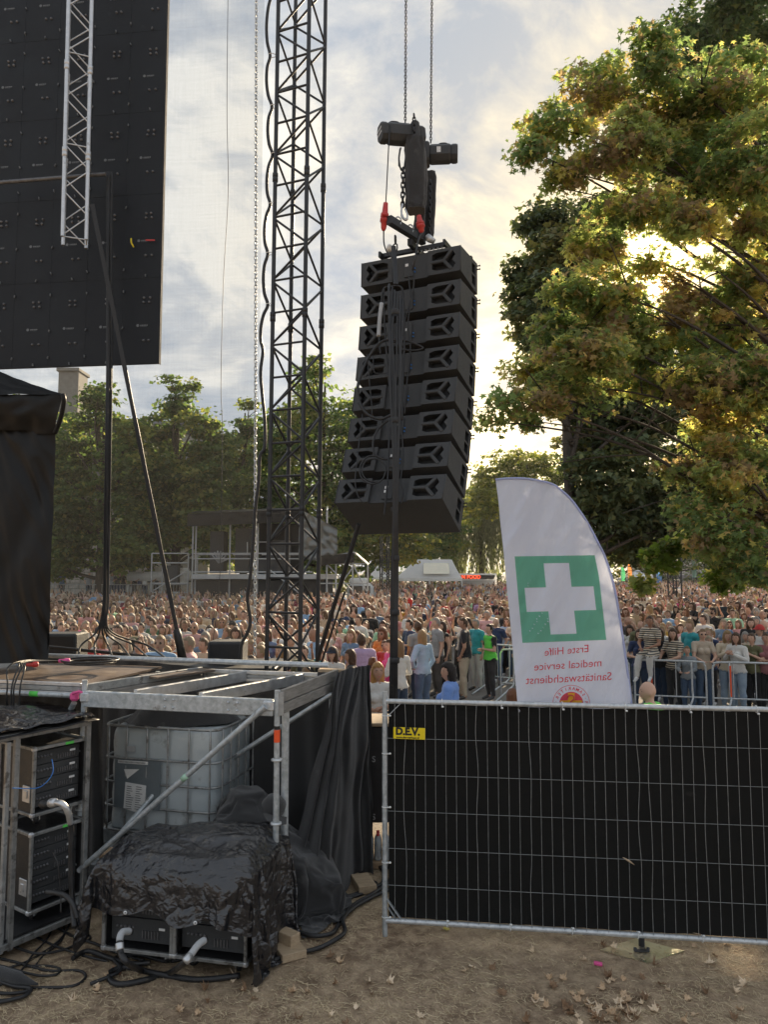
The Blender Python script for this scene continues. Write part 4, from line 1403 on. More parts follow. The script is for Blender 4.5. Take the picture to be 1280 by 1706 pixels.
def truss(name, label, base, height, size, yaw, bay, chord_r, brace_r, mat, z0=0.0, joints=(), tilt=0.0, xpat=False, skip=0):
    t = thing(name, label, 'truss', base, (0, tilt, yaw))
    h = size / 2
    cs = [(-h, -h), (h, -h), (h, h), (-h, h)]
    ucm = unit_cyl(mat, 14)
    for x, y in cs:
        o = obj('chord', ucm, t)
        o.location = (x, y, z0)
        o.scale = (chord_r, chord_r, height - z0)
        for jz in joints:
            bb = MB()
            bb.lathe([(chord_r, -0.06), (chord_r * 1.35, -0.055), (chord_r * 1.35, -0.005), (chord_r * 1.05, 0), (chord_r * 1.35, 0.005), (chord_r * 1.35, 0.055), (chord_r, 0.06)], 14)
            key = ('jt', name)
            if key not in _cyl:
                _cyl[key] = bb.mesh('joint', mat)
            obj('joint', _cyl[key], t, loc=(x, y, jz))
    um = unit_cyl(mat, 8)
    n = int((height - z0) / bay)
    for i in range(n):
        za, zb = z0 + i * bay + 0.02, z0 + (i + 1) * bay - 0.02
        for k in range(4):
            a, c = cs[k], cs[(k + 1) % 4]
            if (i + k) % 2:
                a, c = c, a
            p, q = Vector((a[0], a[1], za)), Vector((c[0], c[1], zb))
            d = q - p
            o = obj('brace', um, t)
            o.matrix_basis = Matrix.Translation(p) @ d.to_track_quat('Z', 'Y').to_matrix().to_4x4() @ Matrix.Diagonal((brace_r, brace_r, d.length, 1))
            if (k == 0 and (not skip or i % skip == 0)):
                p, q = Vector((*cs[k], za - 0.02)), Vector((*cs[(k + 1) % 4], za - 0.02))
                d = q - p
                o = obj('rung', um, t)
                o.matrix_basis = Matrix.Translation(p) @ d.to_track_quat('Z', 'Y').to_matrix().to_4x4() @ Matrix.Diagonal((brace_r, brace_r, d.length, 1))
    return t


TW = Vector(((486 - 640) / 1232 * 9.0, 9.1, 0))
truss('truss_tower', 'black box truss tower standing behind the stage rail', TW, 10.8, 0.45, R(-22), 0.41, 0.026, 0.0145, M['black_steel'], 0.0, (3.67, 6.1, 7.9), tilt=R(0.35))
# silver truss hanging in front of the screen
truss('hanging_truss', 'silver aluminium truss hanging in front of the black screen', P(124, 404, 8.7), 4.2, 0.262, R(22), 0.29, 0.0235, 0.0085, M['alu'], 0.0, (1.05, 2.15), tilt=R(-0.55), skip=4)

SA, SB = P(264, 605, 9.2), P(-170, 618, 9.62)
sv = Vector((SB.x - SA.x, SB.y - SA.y, 0)).normalized()
scr = thing('video_screen', 'back of a large hanging video screen built from black panels', 'screen', SA, (0, 0, math.atan2(-sv.y, -sv.x)))
M['screen'] = pmat('screen_back', (0.008, 0.010, 0.013), (0.011, 0.013, 0.017), 2.5, (0.5, 0.65), 0, 0.3, 60, dirt=((0.02, 0.023, 0.028), 3.5, 0.63), spec=0.3)
pb = MB()
pb.cbox((-0.25, 0.025, 0.56), (0.4992, 0.05, 1.119), ch=0.0018)
pmesh = pb.mesh('screen_panel', M['screen'])
lg_ = MB()
lg_.prism([(0.02 * math.cos(a * math.pi / 3), 0.02 * math.sin(a * math.pi / 3)) for a in range(6)], 0, 0.002, mat=Matrix.Rotation(math.pi / 2, 4, 'X'))
for k_ in range(6):
    x_ = 0.033 + k_ * 0.017
    lg_.box((x_, -0.002, -0.008), (x_ + 0.011 + 0.003 * (k_ % 2), 0, 0.008))
for k_ in range(10):
    lg_.box((0.033 + k_ * 0.009, -0.002, -0.018), (0.038 + k_ * 0.009, 0, -0.014))
M['dimprint'] = pmat('faint_print', (0.14, 0.15, 0.16), None)
lmesh = lg_.mesh('logo_print', M['dimprint'])
cb2 = MB()
cb2.cbox((0, -0.012, 0), (0.012, 0.024, 0.035), ch=0.003)
clip = cb2.mesh('clip', M['dimprint'])
kn = MB()
kn.lathe([(0, 0.02), (0.014, 0.018), (0.016, 0)], 10, 0, Matrix.Rotation(math.pi / 2, 4, 'X'))
knob = kn.mesh('knob', M['sock'])
hd = MB()
hd.tube(catmull([(-.09, 0, 0), (-.08, -.03, .02), (0, -.035, .035), (.08, -.03, .02), (.09, 0, 0)], 4), 0.008, 6)
handle = hd.mesh('handle', M['black_plain'])
for r_ in range(5):
    for c_ in range(7):
        p_ = obj('screen_panel', pmesh, scr, loc=(-c_ * 0.5, rnd.uniform(0, 0.001), r_ * 1.12))
        if c_ < 5:
            obj('logo_print', lmesh, p_, loc=(-0.30 + rnd.uniform(-.01, .01), -0.001, 0.50))
            for dx, dz in ((-.21, .30), (-.13, .30), (-.22, .86), (-.14, .86), (-.22, .80), (-.14, .80)):
                obj('knob', knob, p_, loc=(dx + rnd.uniform(-.01, .01), 0, dz), )
            for dx, dz in ((-.495, .12), (-.49, .47), (-.49, .95), (-.20, .03)):
                if rnd.random() < 0.8:
                    obj('clip', clip, p_, loc=(dx, 0, dz), rot=(0, rnd.uniform(-.5, .5), 0))
b = MB()
b.cbox((0.004, 0.024, 2.8), (0.006, 0.055, 5.62), ch=0.001)
b.build('edge_trim', M['cloth'], scr)
for (px, py, m_) in ((250, 400, 'red'), (218, 405, 'yellow')):
    q = P(px, py, 9.17)
    bb = MB()
    if m_ == 'red':
        bb.cbox((0, 0, 0), (0.12, 0.005, 0.022), ch=0.002)
    else:
        bb.tube(catmull([(0, 0, .06), (.01, -.02, 0), (.04, -.01, -.06)], 4), 0.010, 6)
    o = bb.build('tape_tag', M[m_], scr, label='red tape strip' if m_ == 'red' else 'yellow strap tag')
    o.matrix_basis = pm(scr).inverted() @ Matrix.Translation(q)
rod('pipe', P(-60, 309, 9.0), P(176, 290, 8.95), 0.024, M['sock'], None, label='grey pipe running across the back of the screen behind the silver truss', cat='pipe')

gm = bpy.data.materials.new('grey_gauze')
gm.use_nodes = True
gt = gm.node_tree
gt.nodes.clear()
GN = NT(gt)
gv = GN.n('ShaderNodeNewGeometry').outputs['Position']
w1 = GN.noise(GN.mapping(gv, scale=(70, 70, 2.0)), 1.0, 3)
w2 = GN.noise(GN.mapping(gv, scale=(2.0, 2.0, 70)), 1.0, 3)
op = GN.math('ADD', 0.01, GN.math('MULTIPLY', GN.math('ADD', w1, w2), 0.105))
gd = GN.n('ShaderNodeBsdfDiffuse', ins={'Color': (0.12, 0.12, 0.12)})
gtr = GN.n('ShaderNodeBsdfTranslucent', ins={'Color': (0.075, 0.075, 0.075)})
gmx = GN.n('ShaderNodeMixShader', ins={0: 0.5, 1: gd.outputs[0], 2: gtr.outputs[0]})
gtp = GN.n('ShaderNodeBsdfTransparent', ins={'Color': (0.87, 0.875, 0.87)})
gfin = GN.n('ShaderNodeMixShader', ins={0: op, 1: gtp.outputs[0], 2: gmx.outputs[0]})
GN.n('ShaderNodeOutputMaterial', ins={0: gfin.outputs[0]})
b = MB()
ga, gb = P(-200, 900, 10.9), P(429, 900, 10.6)
b.grid(lambda u, v: Vector((ga.x + (gb.x - ga.x) * u, ga.y + (gb.y - ga.y) * u + 0.04 * math.sin(u * 17 + v), 1.8 + 13 * v)), 60, 24)
b.build('gauze', gm, None, label='large grey see-through gauze stretched between the screen and the truss tower', cat='gauze')


def chain(name, p, q, link, rr, w, mat, label, parent=None):
    p, q = Vector(p), Vector(q)
    d = q - p
    n = int(d.length / link)
    b = MB()
    rot = d.to_track_quat('Z', 'Y').to_matrix().to_4x4()
    loop = []
    for k in range(10):
        a = k / 10 * 2 * math.pi
        loop.append((w * math.cos(a), 0, (link * 0.32) * (1 if math.sin(a) > 0 else -1) * (abs(math.sin(a)) > .01) + w * 0.9 * math.sin(a)))
    for i in range(n):
        m = Matrix.Translation(p + d * ((i + 0.5) / n)) @ rot @ Matrix.Rotation(math.pi / 2 * (i % 2) + 0.3, 4, 'Z')
        b.tube([m @ Vector(v) for v in loop], rr, 5, closed=True)
    if parent is None:
        return b.build(name, mat, None, label=label, cat='chain')
    o = b.build(name, mat, parent)
    o.matrix_basis = pm(parent).inverted()
    return o


chain('chain', P(427, -60, 9.2), P(424.5, 1092, 9.2), 0.048, 0.0065, 0.017, M['galv_lt'], 'long silver chain hanging beside the truss tower down to the stage rail')


def wire(name, pts, r, label, mat='rubber', cat='cable', parent=None, n=6, k=8):
    b = MB()
    b.tube(catmull(pts, k), r, n)
    o = b.build(name, M[mat], parent, **({} if parent else dict(label=label, cat=cat)))
    if parent:
        o.matrix_basis = pm(parent).inverted()
    return o


wire('wire', [P(380, -40, 9.9), P(378, 180, 9.9), P(380, 320, 9.9), P(372, 470, 9.9), P(368, 640, 9.9), P(370, 720, 9.9), P(366, 960, 9.9), P(350, 1100, 9.9)], 0.0042, 'thin loose wire hanging in front of the grey gauze', 'rubber', 'wire')
# scalloped cable along the tower
sp = [(453, -10), (450, 93), (453, 178), (454, 258), (450, 341), (446, 423), (446, 508), (438, 585)]
pts = []
for (x0, y0), (x1, y1) in zip(sp[:-1], sp[1:]):
    for t_ in (0.0, 0.22, 0.5, 0.78):
        pts.append(P(x0 + (x1 - x0) * t_ - 7.5 * math.sin(math.pi * t_) ** 0.7, y0 + (y1 - y0) * t_, 8.98))
pts += [P(x, y, 8.98) for x, y in ((438, 585), (434, 620), (437, 660), (441, 700), (441, 745), (433, 760), (431, 800), (425, 850), (422, 900), (417, 960), (412, 995), (417, 1030), (414, 1050), (402, 1075), (400, 1105))]
b = MB()
b.tube(catmull(pts, 4), 0.021, 8)
b.build('cable', M['rubber'], None, label='thick black cable tied in loops down the left side of the truss tower', cat='cable')
for i, (x, y) in enumerate(sp[1:-1]):
    bb = MB()
    bb.tube(catmull([(-.02, -.03, 0), (.02, -.045, .004), (.07, -.02, .004), (.06, .02, 0), (.0, .03, 0)], 4), 0.005, 5)
    bb.build('cable_tie', M['tie'], None, loc=P(x, y, 8.98), label=('topmost', 'second', 'third', 'fourth', 'fifth', 'lowest')[i] + ' white cable tie from the top holding the looped cable to the truss tower', cat='cable tie', group='cable ties on the truss tower')
# strap running down from the screen, vertical cable bundle
st_a, st_b = P(153, 340, 8.6), P(304, 1098, 8.9)
strap = thing('strap', 'long black strap running diagonally down from the screen to the stage', 'strap', st_b)
b = MB()
pp = [st_a.lerp(st_b, i / 30) for i in range(31)]
side = Vector((1, 0, 0.2)).normalized() * 0.025
vs = []
for i, p_ in enumerate(pp):
    s_ = side * (1 + 0.08 * math.sin(i * 1.3))
    vs += [p_ - s_ + Vector((0, .004, 0)), p_ + s_ + Vector((0, .004, 0)), p_ + s_ + Vector((0, -.004, 0)), p_ - s_ + Vector((0, -.004, 0))]
fs = []
for i in range(30):
    for k_ in range(4):
        fs.append((i * 4 + k_, i * 4 + (k_ + 1) % 4, i * 4 + 4 + (k_ + 1) % 4, i * 4 + 4 + k_))
b.add(vs, fs)
o = b.build('webbing', M['black_plain'], strap)
o.matrix_basis = pm(strap).inverted()
b = MB()
q1 = st_a.lerp(st_b, 0.935)
b.tube([q1, st_a.lerp(st_b, 0.95), st_b], [0.04, 0.05, 0.052], 8)
o = b.build('ratchet_sleeve', M['black_plain'], strap)
o.matrix_basis = pm(strap).inverted()
bun = thing('cable_bundle', 'vertical black cable bundle hanging below the screen with its ends fanned out', 'cables', P(178, 1075, 9.0))
for k_ in range(6):
    g = random.Random(k_)
    o_ = [P(181 + g.uniform(-4, 4), y + 0 * g.random(), 9.0 + g.uniform(-.05, .05)) for y in (286, 420, 600, 760, 900, 1000)]
    o_ = [P(182 + (k_ - 2.5) * 1.6 - (6 * max(0, (y - 600) / 400)), y, 9.0 + g.uniform(-.04, .04)) for y in (286, 420, 600, 760, 900, 1000)]
    end = [P(172 + (k_ - 2.5) * 4, 1050, 8.95), P(168 + (k_ - 1.5) * 22, 1075, 8.8 + .1 * k_), P(160 + (k_ - 1) * 30, 1100, 8.6)]
    wire('cable', o_ + end, 0.012, '', 'rubber', parent=bun)

AY = R(-24)
array_parts = []


def wing(b, sx):
    """back panel with a recess and a Y shaped rib; sx=+1 right wing, -1 left wing"""
    x0, x1 = 0.205, 0.565
    z0, z1 = -0.133, 0.133
    # frame around the recess (proud part)
    rx0, rx1, rz0, rz1 = 0.255, 0.515, -0.098, 0.098
    cut = 0.05
    hole = [(rx0, rz0 + cut * .4), (rx0 + cut, rz0), (rx1 - cut * .6, rz0), (rx1, rz0 + cut), (rx1 - 0.035, 0.0), (rx1, rz1 - cut), (rx1 - cut * .6, rz1), (rx0 + cut, rz1), (rx0, rz1 - cut * .4)]
    outer = [(x0, z0), (x0 + .08, z0), (x1 - .06, z0), (x1, z0), (x1, 0), (x1, z1), (x1 - .06, z1), (x0 + .08, z1), (x0, z1)]
    n = len(hole)
    dp = 0.075
    vs = [(sx * x, 0, z) for x, z in outer] + [(sx * x, 0.0, z) for x, z in hole] + [(sx * (0.385 + (x - .385) * .9), dp, z * .9) for x, z in hole]
    fs = [(i, (i + 1) % n, n + (i + 1) % n, n + i) for i in range(n)]
    fs2 = [(n + i, n + (i + 1) % n, 2 * n + (i + 1) % n, 2 * n + i) for i in range(n)]
    fl = [tuple(2 * n + i for i in range(n))]
    if sx < 0:
        fs, fs2, fl = [f[::-1] for f in fs], [f[::-1] for f in fs2], [f[::-1] for f in fl]
    b.add(vs, fs, 0)
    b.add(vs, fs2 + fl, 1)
    # Y rib, proud of the recess floor
    def rb(p, q, w):
        p, q = Vector((sx * p[0], 0, p[1])), Vector((sx * q[0], 0, q[1]))
        d = (q - p)
        L_ = d.length
        ang = math.atan2(d.z, d.x)
        b.cbox((L_ / 2, 0.035, 0), (L_, 0.075, w), 0, Matrix.Translation(p + Vector((0, -0.006, 0))) @ Matrix.Rotation(-ang, 4, 'Y'), ch=0.008)
    rb((0.235, 0.0), (0.395, 0.0), 0.036)
    rb((0.385, 0.0), (0.475, 0.105), 0.036)
    rb((0.385, 0.0), (0.475, -0.105), 0.036)


def cabinet_mesh():
    b = MB()
    W2, Dp = 0.572, 0.60
    hb, hf = 0.135, 0.178
    # back wings + set-back centre
    wing(b, 1)
    wing(b, -1)
    c0, yc = 0.205, 0.035
    b.add([(-c0, yc, -hb + .002), (c0, yc, -hb + .002), (c0, yc, hb - .002), (-c0, yc, hb - .002)], [(0, 3, 2, 1)][0:1] and [(0, 1, 2, 3)], 0)
    for s_ in (-1, 1):
        q = [(s_ * c0, 0, -hb), (s_ * c0, yc, -hb), (s_ * c0, yc, hb), (s_ * c0, 0, hb)]
        b.add(q, [(0, 1, 2, 3) if s_ > 0 else (3, 2, 1, 0)], 0)
        # fill strips between wing panel edges and cabinet corners
        for za, zb in ((-hb, -0.133), (0.133, hb)):
            b.add([(s_ * .205, 0, za), (s_ * W2, 0, za), (s_ * W2, 0, zb), (s_ * .205, 0, zb)], [(0, 1, 2, 3) if s_ > 0 else (3, 2, 1, 0)], 0)
        b.add([(s_ * .565, 0, -.133), (s_ * W2, 0, -.133), (s_ * W2, 0, .133), (s_ * .565, 0, .133)], [(0, 1, 2, 3) if s_ > 0 else (3, 2, 1, 0)], 0)
    # top and bottom, following the set-back centre
    for s_, hbb, hff in ((1, hb, hf), (-1, -hb, -hf)):
        pts = [(-W2, 0), (-c0, 0), (-c0, yc), (c0, yc), (c0, 0), (W2, 0), (W2, Dp), (-W2, Dp)]
        vs = [(x, y, hbb + (hff - hbb) * y / Dp) for x, y in pts]
        b.add(vs, [tuple(range(8)) if s_ > 0 else tuple(reversed(range(8)))], 0)
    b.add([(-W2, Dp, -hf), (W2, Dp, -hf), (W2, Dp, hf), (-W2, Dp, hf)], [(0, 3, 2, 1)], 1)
    # sides with a shallow handle slot and rigging slots
    for s_ in (-1, 1):
        def zz(y, t):
            h_ = hb + (hf - hb) * y / Dp
            return h_ * t
        ycuts = [0, 0.05, 0.36, 0.40, 0.52, Dp]
        tc_ = [-1, -0.72, -0.08, 0.06, 0.72, 1]
        for i in range(5):
            for j in range(5):
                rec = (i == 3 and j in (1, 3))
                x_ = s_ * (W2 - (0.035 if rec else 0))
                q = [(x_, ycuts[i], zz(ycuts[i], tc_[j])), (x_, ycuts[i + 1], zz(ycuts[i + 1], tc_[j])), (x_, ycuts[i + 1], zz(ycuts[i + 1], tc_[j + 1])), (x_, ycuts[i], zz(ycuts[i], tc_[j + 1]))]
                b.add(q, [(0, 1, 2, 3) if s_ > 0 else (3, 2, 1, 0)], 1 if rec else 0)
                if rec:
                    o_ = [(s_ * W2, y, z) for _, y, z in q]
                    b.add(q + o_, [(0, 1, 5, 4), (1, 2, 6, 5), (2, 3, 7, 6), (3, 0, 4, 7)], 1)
        # edge bead on the rear corner
        b.tube([(s_ * W2, 0, -hb), (s_ * W2, 0, hb)], 0.006, 6, 0)
    return b.mesh('speaker_body', [M['spk'], M['spk_in']])


CAB = cabinet_mesh()
pl_ = MB()
pl_.cbox((0, 0, 0), (0.11, 0.012, 0.20), ch=0.003)
PLATE = pl_.mesh('connector_plate', M['spk'])
nl = MB()
nl.lathe([(0, .018), (.007, .010), (.009, 0)], 12, 0, Matrix.Rotation(math.pi / 2, 4, 'X'))
NL = nl.mesh('socket', M['blue'])
lb = MB()
lb.cbox((0, 0, 0), (0.035, 0.003, 0.030), ch=0.0005)
LB = lb.mesh('sticker', M['white'])
pn = MB()
pn.tube([(0, 0, 0), (0.035, 0, 0)], 0.007, 8)
pn.cbox((0.037, 0, 0), (0.010, 0.018, 0.018), ch=0.003)
PIN = pn.mesh('rigging_pin', M['black_steel'])
pitches = [1, 4, 7.5, 11, 14.5, 18, 21.5, 25]
KS = 1.065
HF = 0.378 * 1.122
yawm = Matrix.Rotation(AY, 4, 'Z')
ffw = yawm @ Vector((0, 1, 0))
start = P(683, 446, 8.2) + ffw * 0.60 * KS + Vector((0, 0, HF / 2))
ordn = ['topmost', 'second', 'third', 'fourth', 'fifth', 'sixth', 'seventh', 'lowest']
cur = start
backs = []
for i, pt in enumerate(pitches):
    rm = yawm @ Matrix.Rotation(-R(pt), 4, 'X')
    dn = rm @ Vector((0, 0, -1))
    fwd = rm @ Vector((0, 1, 0))
    ctr = cur + dn * (HF / 2) - fwd * 0.60 * KS
    cur = cur + dn * HF
    backs.append((ctr.copy(), rm.copy()))
    lab = {0: 'topmost black loudspeaker of the hanging stack', 7: 'lowest black loudspeaker of the hanging stack with its flat underside showing'}.get(i, f'{ordn[i]} black loudspeaker from the top of the hanging stack')
    t = thing('loudspeaker', lab, 'loudspeaker', ctr, rm.to_euler(), 'loudspeakers in the hanging stack')
    t.scale = (KS, KS, KS)
    obj('speaker_body', CAB, t)
    pp_ = obj('connector_plate', PLATE, t, loc=(-0.02 - 0.01 * i * 0, 0.026, 0))
    for z_ in (-0.06, -0.02):
        obj('socket', NL, pp_, loc=(0.055 + 0.02, -0.008, z_))
    if i in (0, 2, 4, 5, 6, 7):
        obj('sticker', LB, pp_, loc=(-0.02, -0.009, 0.03))
    if i == 7:
        obj('sticker', LB, pp_, loc=(-0.02, -0.009, -0.015))
    for s_ in (1, -1):
        for z_ in (0.14, 0.10):
            obj('rigging_pin', PIN, t, loc=(s_ * 0.572, 0.575, z_), rot=(0, 0, 0 if s_ > 0 else math.pi))

# flying frame on top
ff = thing('flying_frame', 'black rigging frame bolted on top of the hanging speaker stack', 'rigging frame', start - ffw * 0.60 + Vector((0, 0, 0.0)), (0, 0, AY))
def fbar(name, p, q, w, h, m='black_steel'):
    p, q = Vector(p), Vector(q)
    b = MB()
    d = q - p
    b.cbox((0, 0, d.length / 2), (w, h, d.length), ch=0.003)
    o = b.build(name, M[m], ff)
    o.matrix_basis = Matrix.Translation(p) @ d.to_track_quat('Z', 'Y').to_matrix().to_4x4()
for s_ in (-.40, .40):
    fbar('side_rail', (s_, 0.0, 0.035), (s_, 0.62, 0.035), 0.03, 0.07)
fbar('cross_rail', (-.54, 0.56, 0.03), (.56, 0.56, 0.03), 0.05, 0.07)
fbar('cross_rail', (-.40, 0.10, 0.05), (.40, 0.10, 0.05), 0.05, 0.05)
fbar('spine', (0.0, -0.05, 0.09), (0.0, 0.62, 0.09), 0.05, 0.08)
for k_ in range(7):
    fbar('lattice', (0.05 + k_ * .05, 0.08, 0.0), (0.075 + k_ * .05, 0.08, 0.07), 0.008, 0.008, 'alu_dull')
    fbar('lattice', (0.10 + k_ * .05, 0.08, 0.0), (0.075 + k_ * .05, 0.08, 0.07), 0.008, 0.008, 'alu_dull')
bb = MB()
bb.lathe([(0, .05), (.03, .045), (.035, 0), (.03, -.045), (0, -.05)], 16, 0, Matrix.Rotation(math.pi / 2, 4, 'X'))
o = bb.build('beacon', M['tie'], ff, label='round pale laser unit')
o.matrix_basis = pm(ff).inverted() @ Matrix.Translation(P(649, 414, 8.2))
# spreader bar hanging over the frame
sp1, sp2 = P(648, 366, 7.85), P(706, 402, 8.45)
spr_ = thing('spreader_bar', 'black steel bar slung diagonally under the chain hoists', 'bar', sp1)
bar('beam', sp1, sp2, 0.075, 0.10, M['black_steel'], spr_)
for t_ in (0.25, 0.6):
    q = sp1.lerp(sp2, t_)
    bb = MB()
    bb.tube([(0.035 * math.cos(a * .5), 0, 0.05 * math.sin(a * .5) - .02) for a in range(13)], 0.009, 6)
    o = bb.build('shackle', M['galv_lt'], spr_)
    o.matrix_basis = pm(spr_).inverted() @ Matrix.Translation(q + Vector((0, -.02, .06)))
chain('chain', P(659, 392, 7.95), P(659, 420, 7.95), 0.075, 0.009, 0.024, M['black_steel'], 'short heavy chain between the spreader bar and the speaker stack')


def hoist(name, label, c, ax, length, rad, lz, marks):
    """ax: direction of the motor axis (to the motor end)"""
    c = Vector(c)
    t = thing(name, label, 'chain hoist', c)
    ax = Vector(ax).normalized()
    q = ax.to_track_quat('X', 'Z').to_matrix().to_4x4()
    def sec(x0, x1, ry, rz, ch, n_='motor_housing', m='spk', dz=0.0):
        b = MB()
        poly = [(-ry + ch, -rz), (ry - ch, -rz), (ry, -rz + ch), (ry, rz - ch), (ry - ch, rz), (-ry + ch, rz), (-ry, rz - ch), (-ry, -rz + ch)]
        k = 0.90
        vs = [(x0, y * k, z * k + dz) for y, z in poly] + [(x0 + .02, y, z + dz) for y, z in poly] + [(x1 - .02, y, z + dz) for y, z in poly] + [(x1, y * k, z * k + dz) for y, z in poly]
        fs = [tuple(range(8))[::-1], tuple(range(24, 32))]
        for r_ in range(3):
            fs += [(r_ * 8 + i, r_ * 8 + (i + 1) % 8, (r_ + 1) * 8 + (i + 1) % 8, (r_ + 1) * 8 + i) for i in range(8)]
        b.add(vs, fs)
        o = b.build(n_, M[m], t)
        o.matrix_basis = q
        return o
    sec(0.03, length * 0.62, rad * 0.86, rad * 0.82, rad * 0.4)
    e = sec(length * 0.62, length * 0.80, rad * 0.80, rad * 0.78, rad * 0.34, 'end_cover')
    sec(-length * 0.10, 0.03, rad * 0.95, rad * 1.0, rad * 0.2, 'gearbox')
    sec(-length * 0.26, -length * 0.10, rad * 0.7, rad * 0.75, rad * 0.3, 'brake_cover')
    for k_ in range(5):
        b = MB()
        x_ = length * (0.12 + k_ * 0.10)
        poly = [(rad * .88 * math.cos(a / 10 * math.pi * 2), rad * .85 * math.sin(a / 10 * math.pi * 2)) for a in range(10)]
        b.add([(x_, y, z) for y, z in poly] + [(x_ + .008, y, z) for y, z in poly], [tuple(range(10))[::-1], tuple(range(10, 20))] + [(i, (i + 1) % 10, 10 + (i + 1) % 10, 10 + i) for i in range(10)])
        o = b.build('cooling_rib', M['spk'], t)
        o.matrix_basis = q
    b = MB()
    b.tube(catmull([(length * .3, 0, rad * .8), (length * .33, 0, rad * 1.1), (length * .5, 0, rad * 1.1), (length * .55, 0, rad * .75)], 5), 0.010, 6)
    o = b.build('handle', M['black_steel'], t)
    o.matrix_basis = q
    b = MB()
    b.cbox((0, -rad * .97, -.02), (0.06, 0.006, 0.07), ch=0.001)
    o = b.build('sticker', M['white'], t)
    o.matrix_basis = Matrix.Translation((length * .33 * ax.x, 0.01, 0)) if marks else Matrix.Translation((length * .30 * ax.x, -0.0, 0.02))
    if marks:
        b = MB()
        for r_ in range(2):
            for k_ in range(7):
                b.box((length * .803, -.075 + k_ * .021, .028 - r_ * .048), (length * .806, -.060 + k_ * .021, .048 - r_ * .048))
        o = b.build('print_lines', M['white'], e)
        bpy.data.objects.remove(bpy.data.objects.get('none')) if bpy.data.objects.get('none') else None
    return t


h1 = hoist('chain_hoist', 'upper left electric chain hoist above the speaker stack', P(688, 226, 8.15), (-0.95, -0.30, -0.10), 0.50, 0.130, 0, True)
h2 = hoist('chain_hoist', 'lower right electric chain hoist above the speaker stack', P(712, 258, 8.55), (0.97, -0.10, -0.02), 0.46, 0.122, 0, False)
chain('chain', P(675.5, 205, 8.2), P(677, -60, 8.2), 0.036, 0.0055, 0.013, M['black_steel'], 'left hoist chain running up out of the picture')
chain('chain', P(718, 238, 8.6), P(720.5, -60, 8.6), 0.036, 0.0055, 0.013, M['black_steel'], 'right hoist chain running up out of the picture')
chain('chain', P(690, 190, 8.0), P(691, 232, 8.0), 0.04, 0.008, 0.016, M['black_steel'], 'slack chain in front of the left hoist gearbox')
b = MB()
b.tube([P(667, 248, 8.05), P(665, 262, 8.05), P(665, 276, 8.05), P(670, 283, 8.05)], 0.010, 6)
b.tube(catmull([P(668, 246, 8.05), P(665, 262, 8.05), P(668, 282, 8.05), P(673, 282, 8.05), P(676, 262, 8.05)], 5), 0.009, 6)
b.build('hook', M['black_steel'], None, label='long steel hook ring under the left hoist', cat='hook')
chain('chain', P(672, 280, 8.05), P(671, 345, 8.05), 0.055, 0.010, 0.020, M['black_steel'], 'heavy chain hanging left of the fabric chain bag')
b = MB()
b.tube(catmull([P(671, 340, 8.03), P(669, 352, 8.0), P(671, 362, 8.0), P(677, 366, 8.0), P(679, 358, 8.0), P(675, 348, 8.02)], 5), [0.012] * 8 + [.016] * 10 + [.010] * 8, 8)
b.build('hook', M['galv_lt'], None, label='load hook catching the spreader bar', cat='hook')


def bag(name, label, cs, depth, Z, mat='cloth', seed=0):
    """cloth tube given by centre px, half width px rows"""
    def fn(u, v):
        x = v * (len(cs) - 1)
        i = min(int(x), len(cs) - 2)
        f = x - i
        px = cs[i][0] * (1 - f) + cs[i + 1][0] * f
        py = cs[i][1] * (1 - f) + cs[i + 1][1] * f
        hw = (cs[i][2] * (1 - f) + cs[i + 1][2] * f) * Z / FPX
        a = u * 2 * math.pi
        c, s_ = math.cos(a), math.sin(a)
        p = P(px, py, Z)
        k = 1 + 0.16 * mnoise.noise(Vector((c * 2, s_ * 2, v * 4 + seed))) + 0.06 * math.sin(a * 7 + v * 5) + .10 * (0.3 - abs(mnoise.noise(Vector((c * 4, s_ * 4, v * 9 + seed)))))
        return p + Vector((math.copysign(abs(c) ** .7, c) * hw * k, math.copysign(abs(s_) ** .7, s_) * depth * k, 0))
    b = MB()
    b.grid(fn, 40, 40, wrap=True)
    b.add([fn(i / 40, 1.0) for i in range(40)], [tuple(range(40))])
    return b.build(name, M[mat], None, label=label, cat='bag')


bag('chain_bag', 'black fabric chain bag hanging under the left hoist', [(692, 234, 16), (692, 250, 17.5), (693, 300, 18.5), (693, 330, 18.5), (693, 346, 17.5), (694, 352, 15)], 0.11, 8.1, seed=1)
bag('chain_bag', 'narrow black chain bag hanging under the right hoist', [(718, 288, 8), (719, 300, 8.5), (717, 350, 9), (714, 390, 10), (712, 398, 7)], 0.06, 8.45, seed=2)
bag('chain_bag', 'dark cloth sleeve between the chain bags and the speaker frame', [(700, 340, 9), (700, 360, 9), (698, 385, 10), (699, 402, 8)], 0.06, 8.35, seed=3)
chain('chain', P(718, 300, 8.36), P(716, 392, 8.36), 0.04, 0.008, 0.015, M['black_steel'], 'load chain in front of the narrow chain bag')
b = MB()
b.tube([P(712, 392, 8.3), P(716, 398, 8.3), P(724, 403, 8.3)], [.03, .045, .03], 10)
b.build('shackle', M['galv_lt'], None, label='big shackle on top of the rigging frame right of the red connector', cat='shackle')


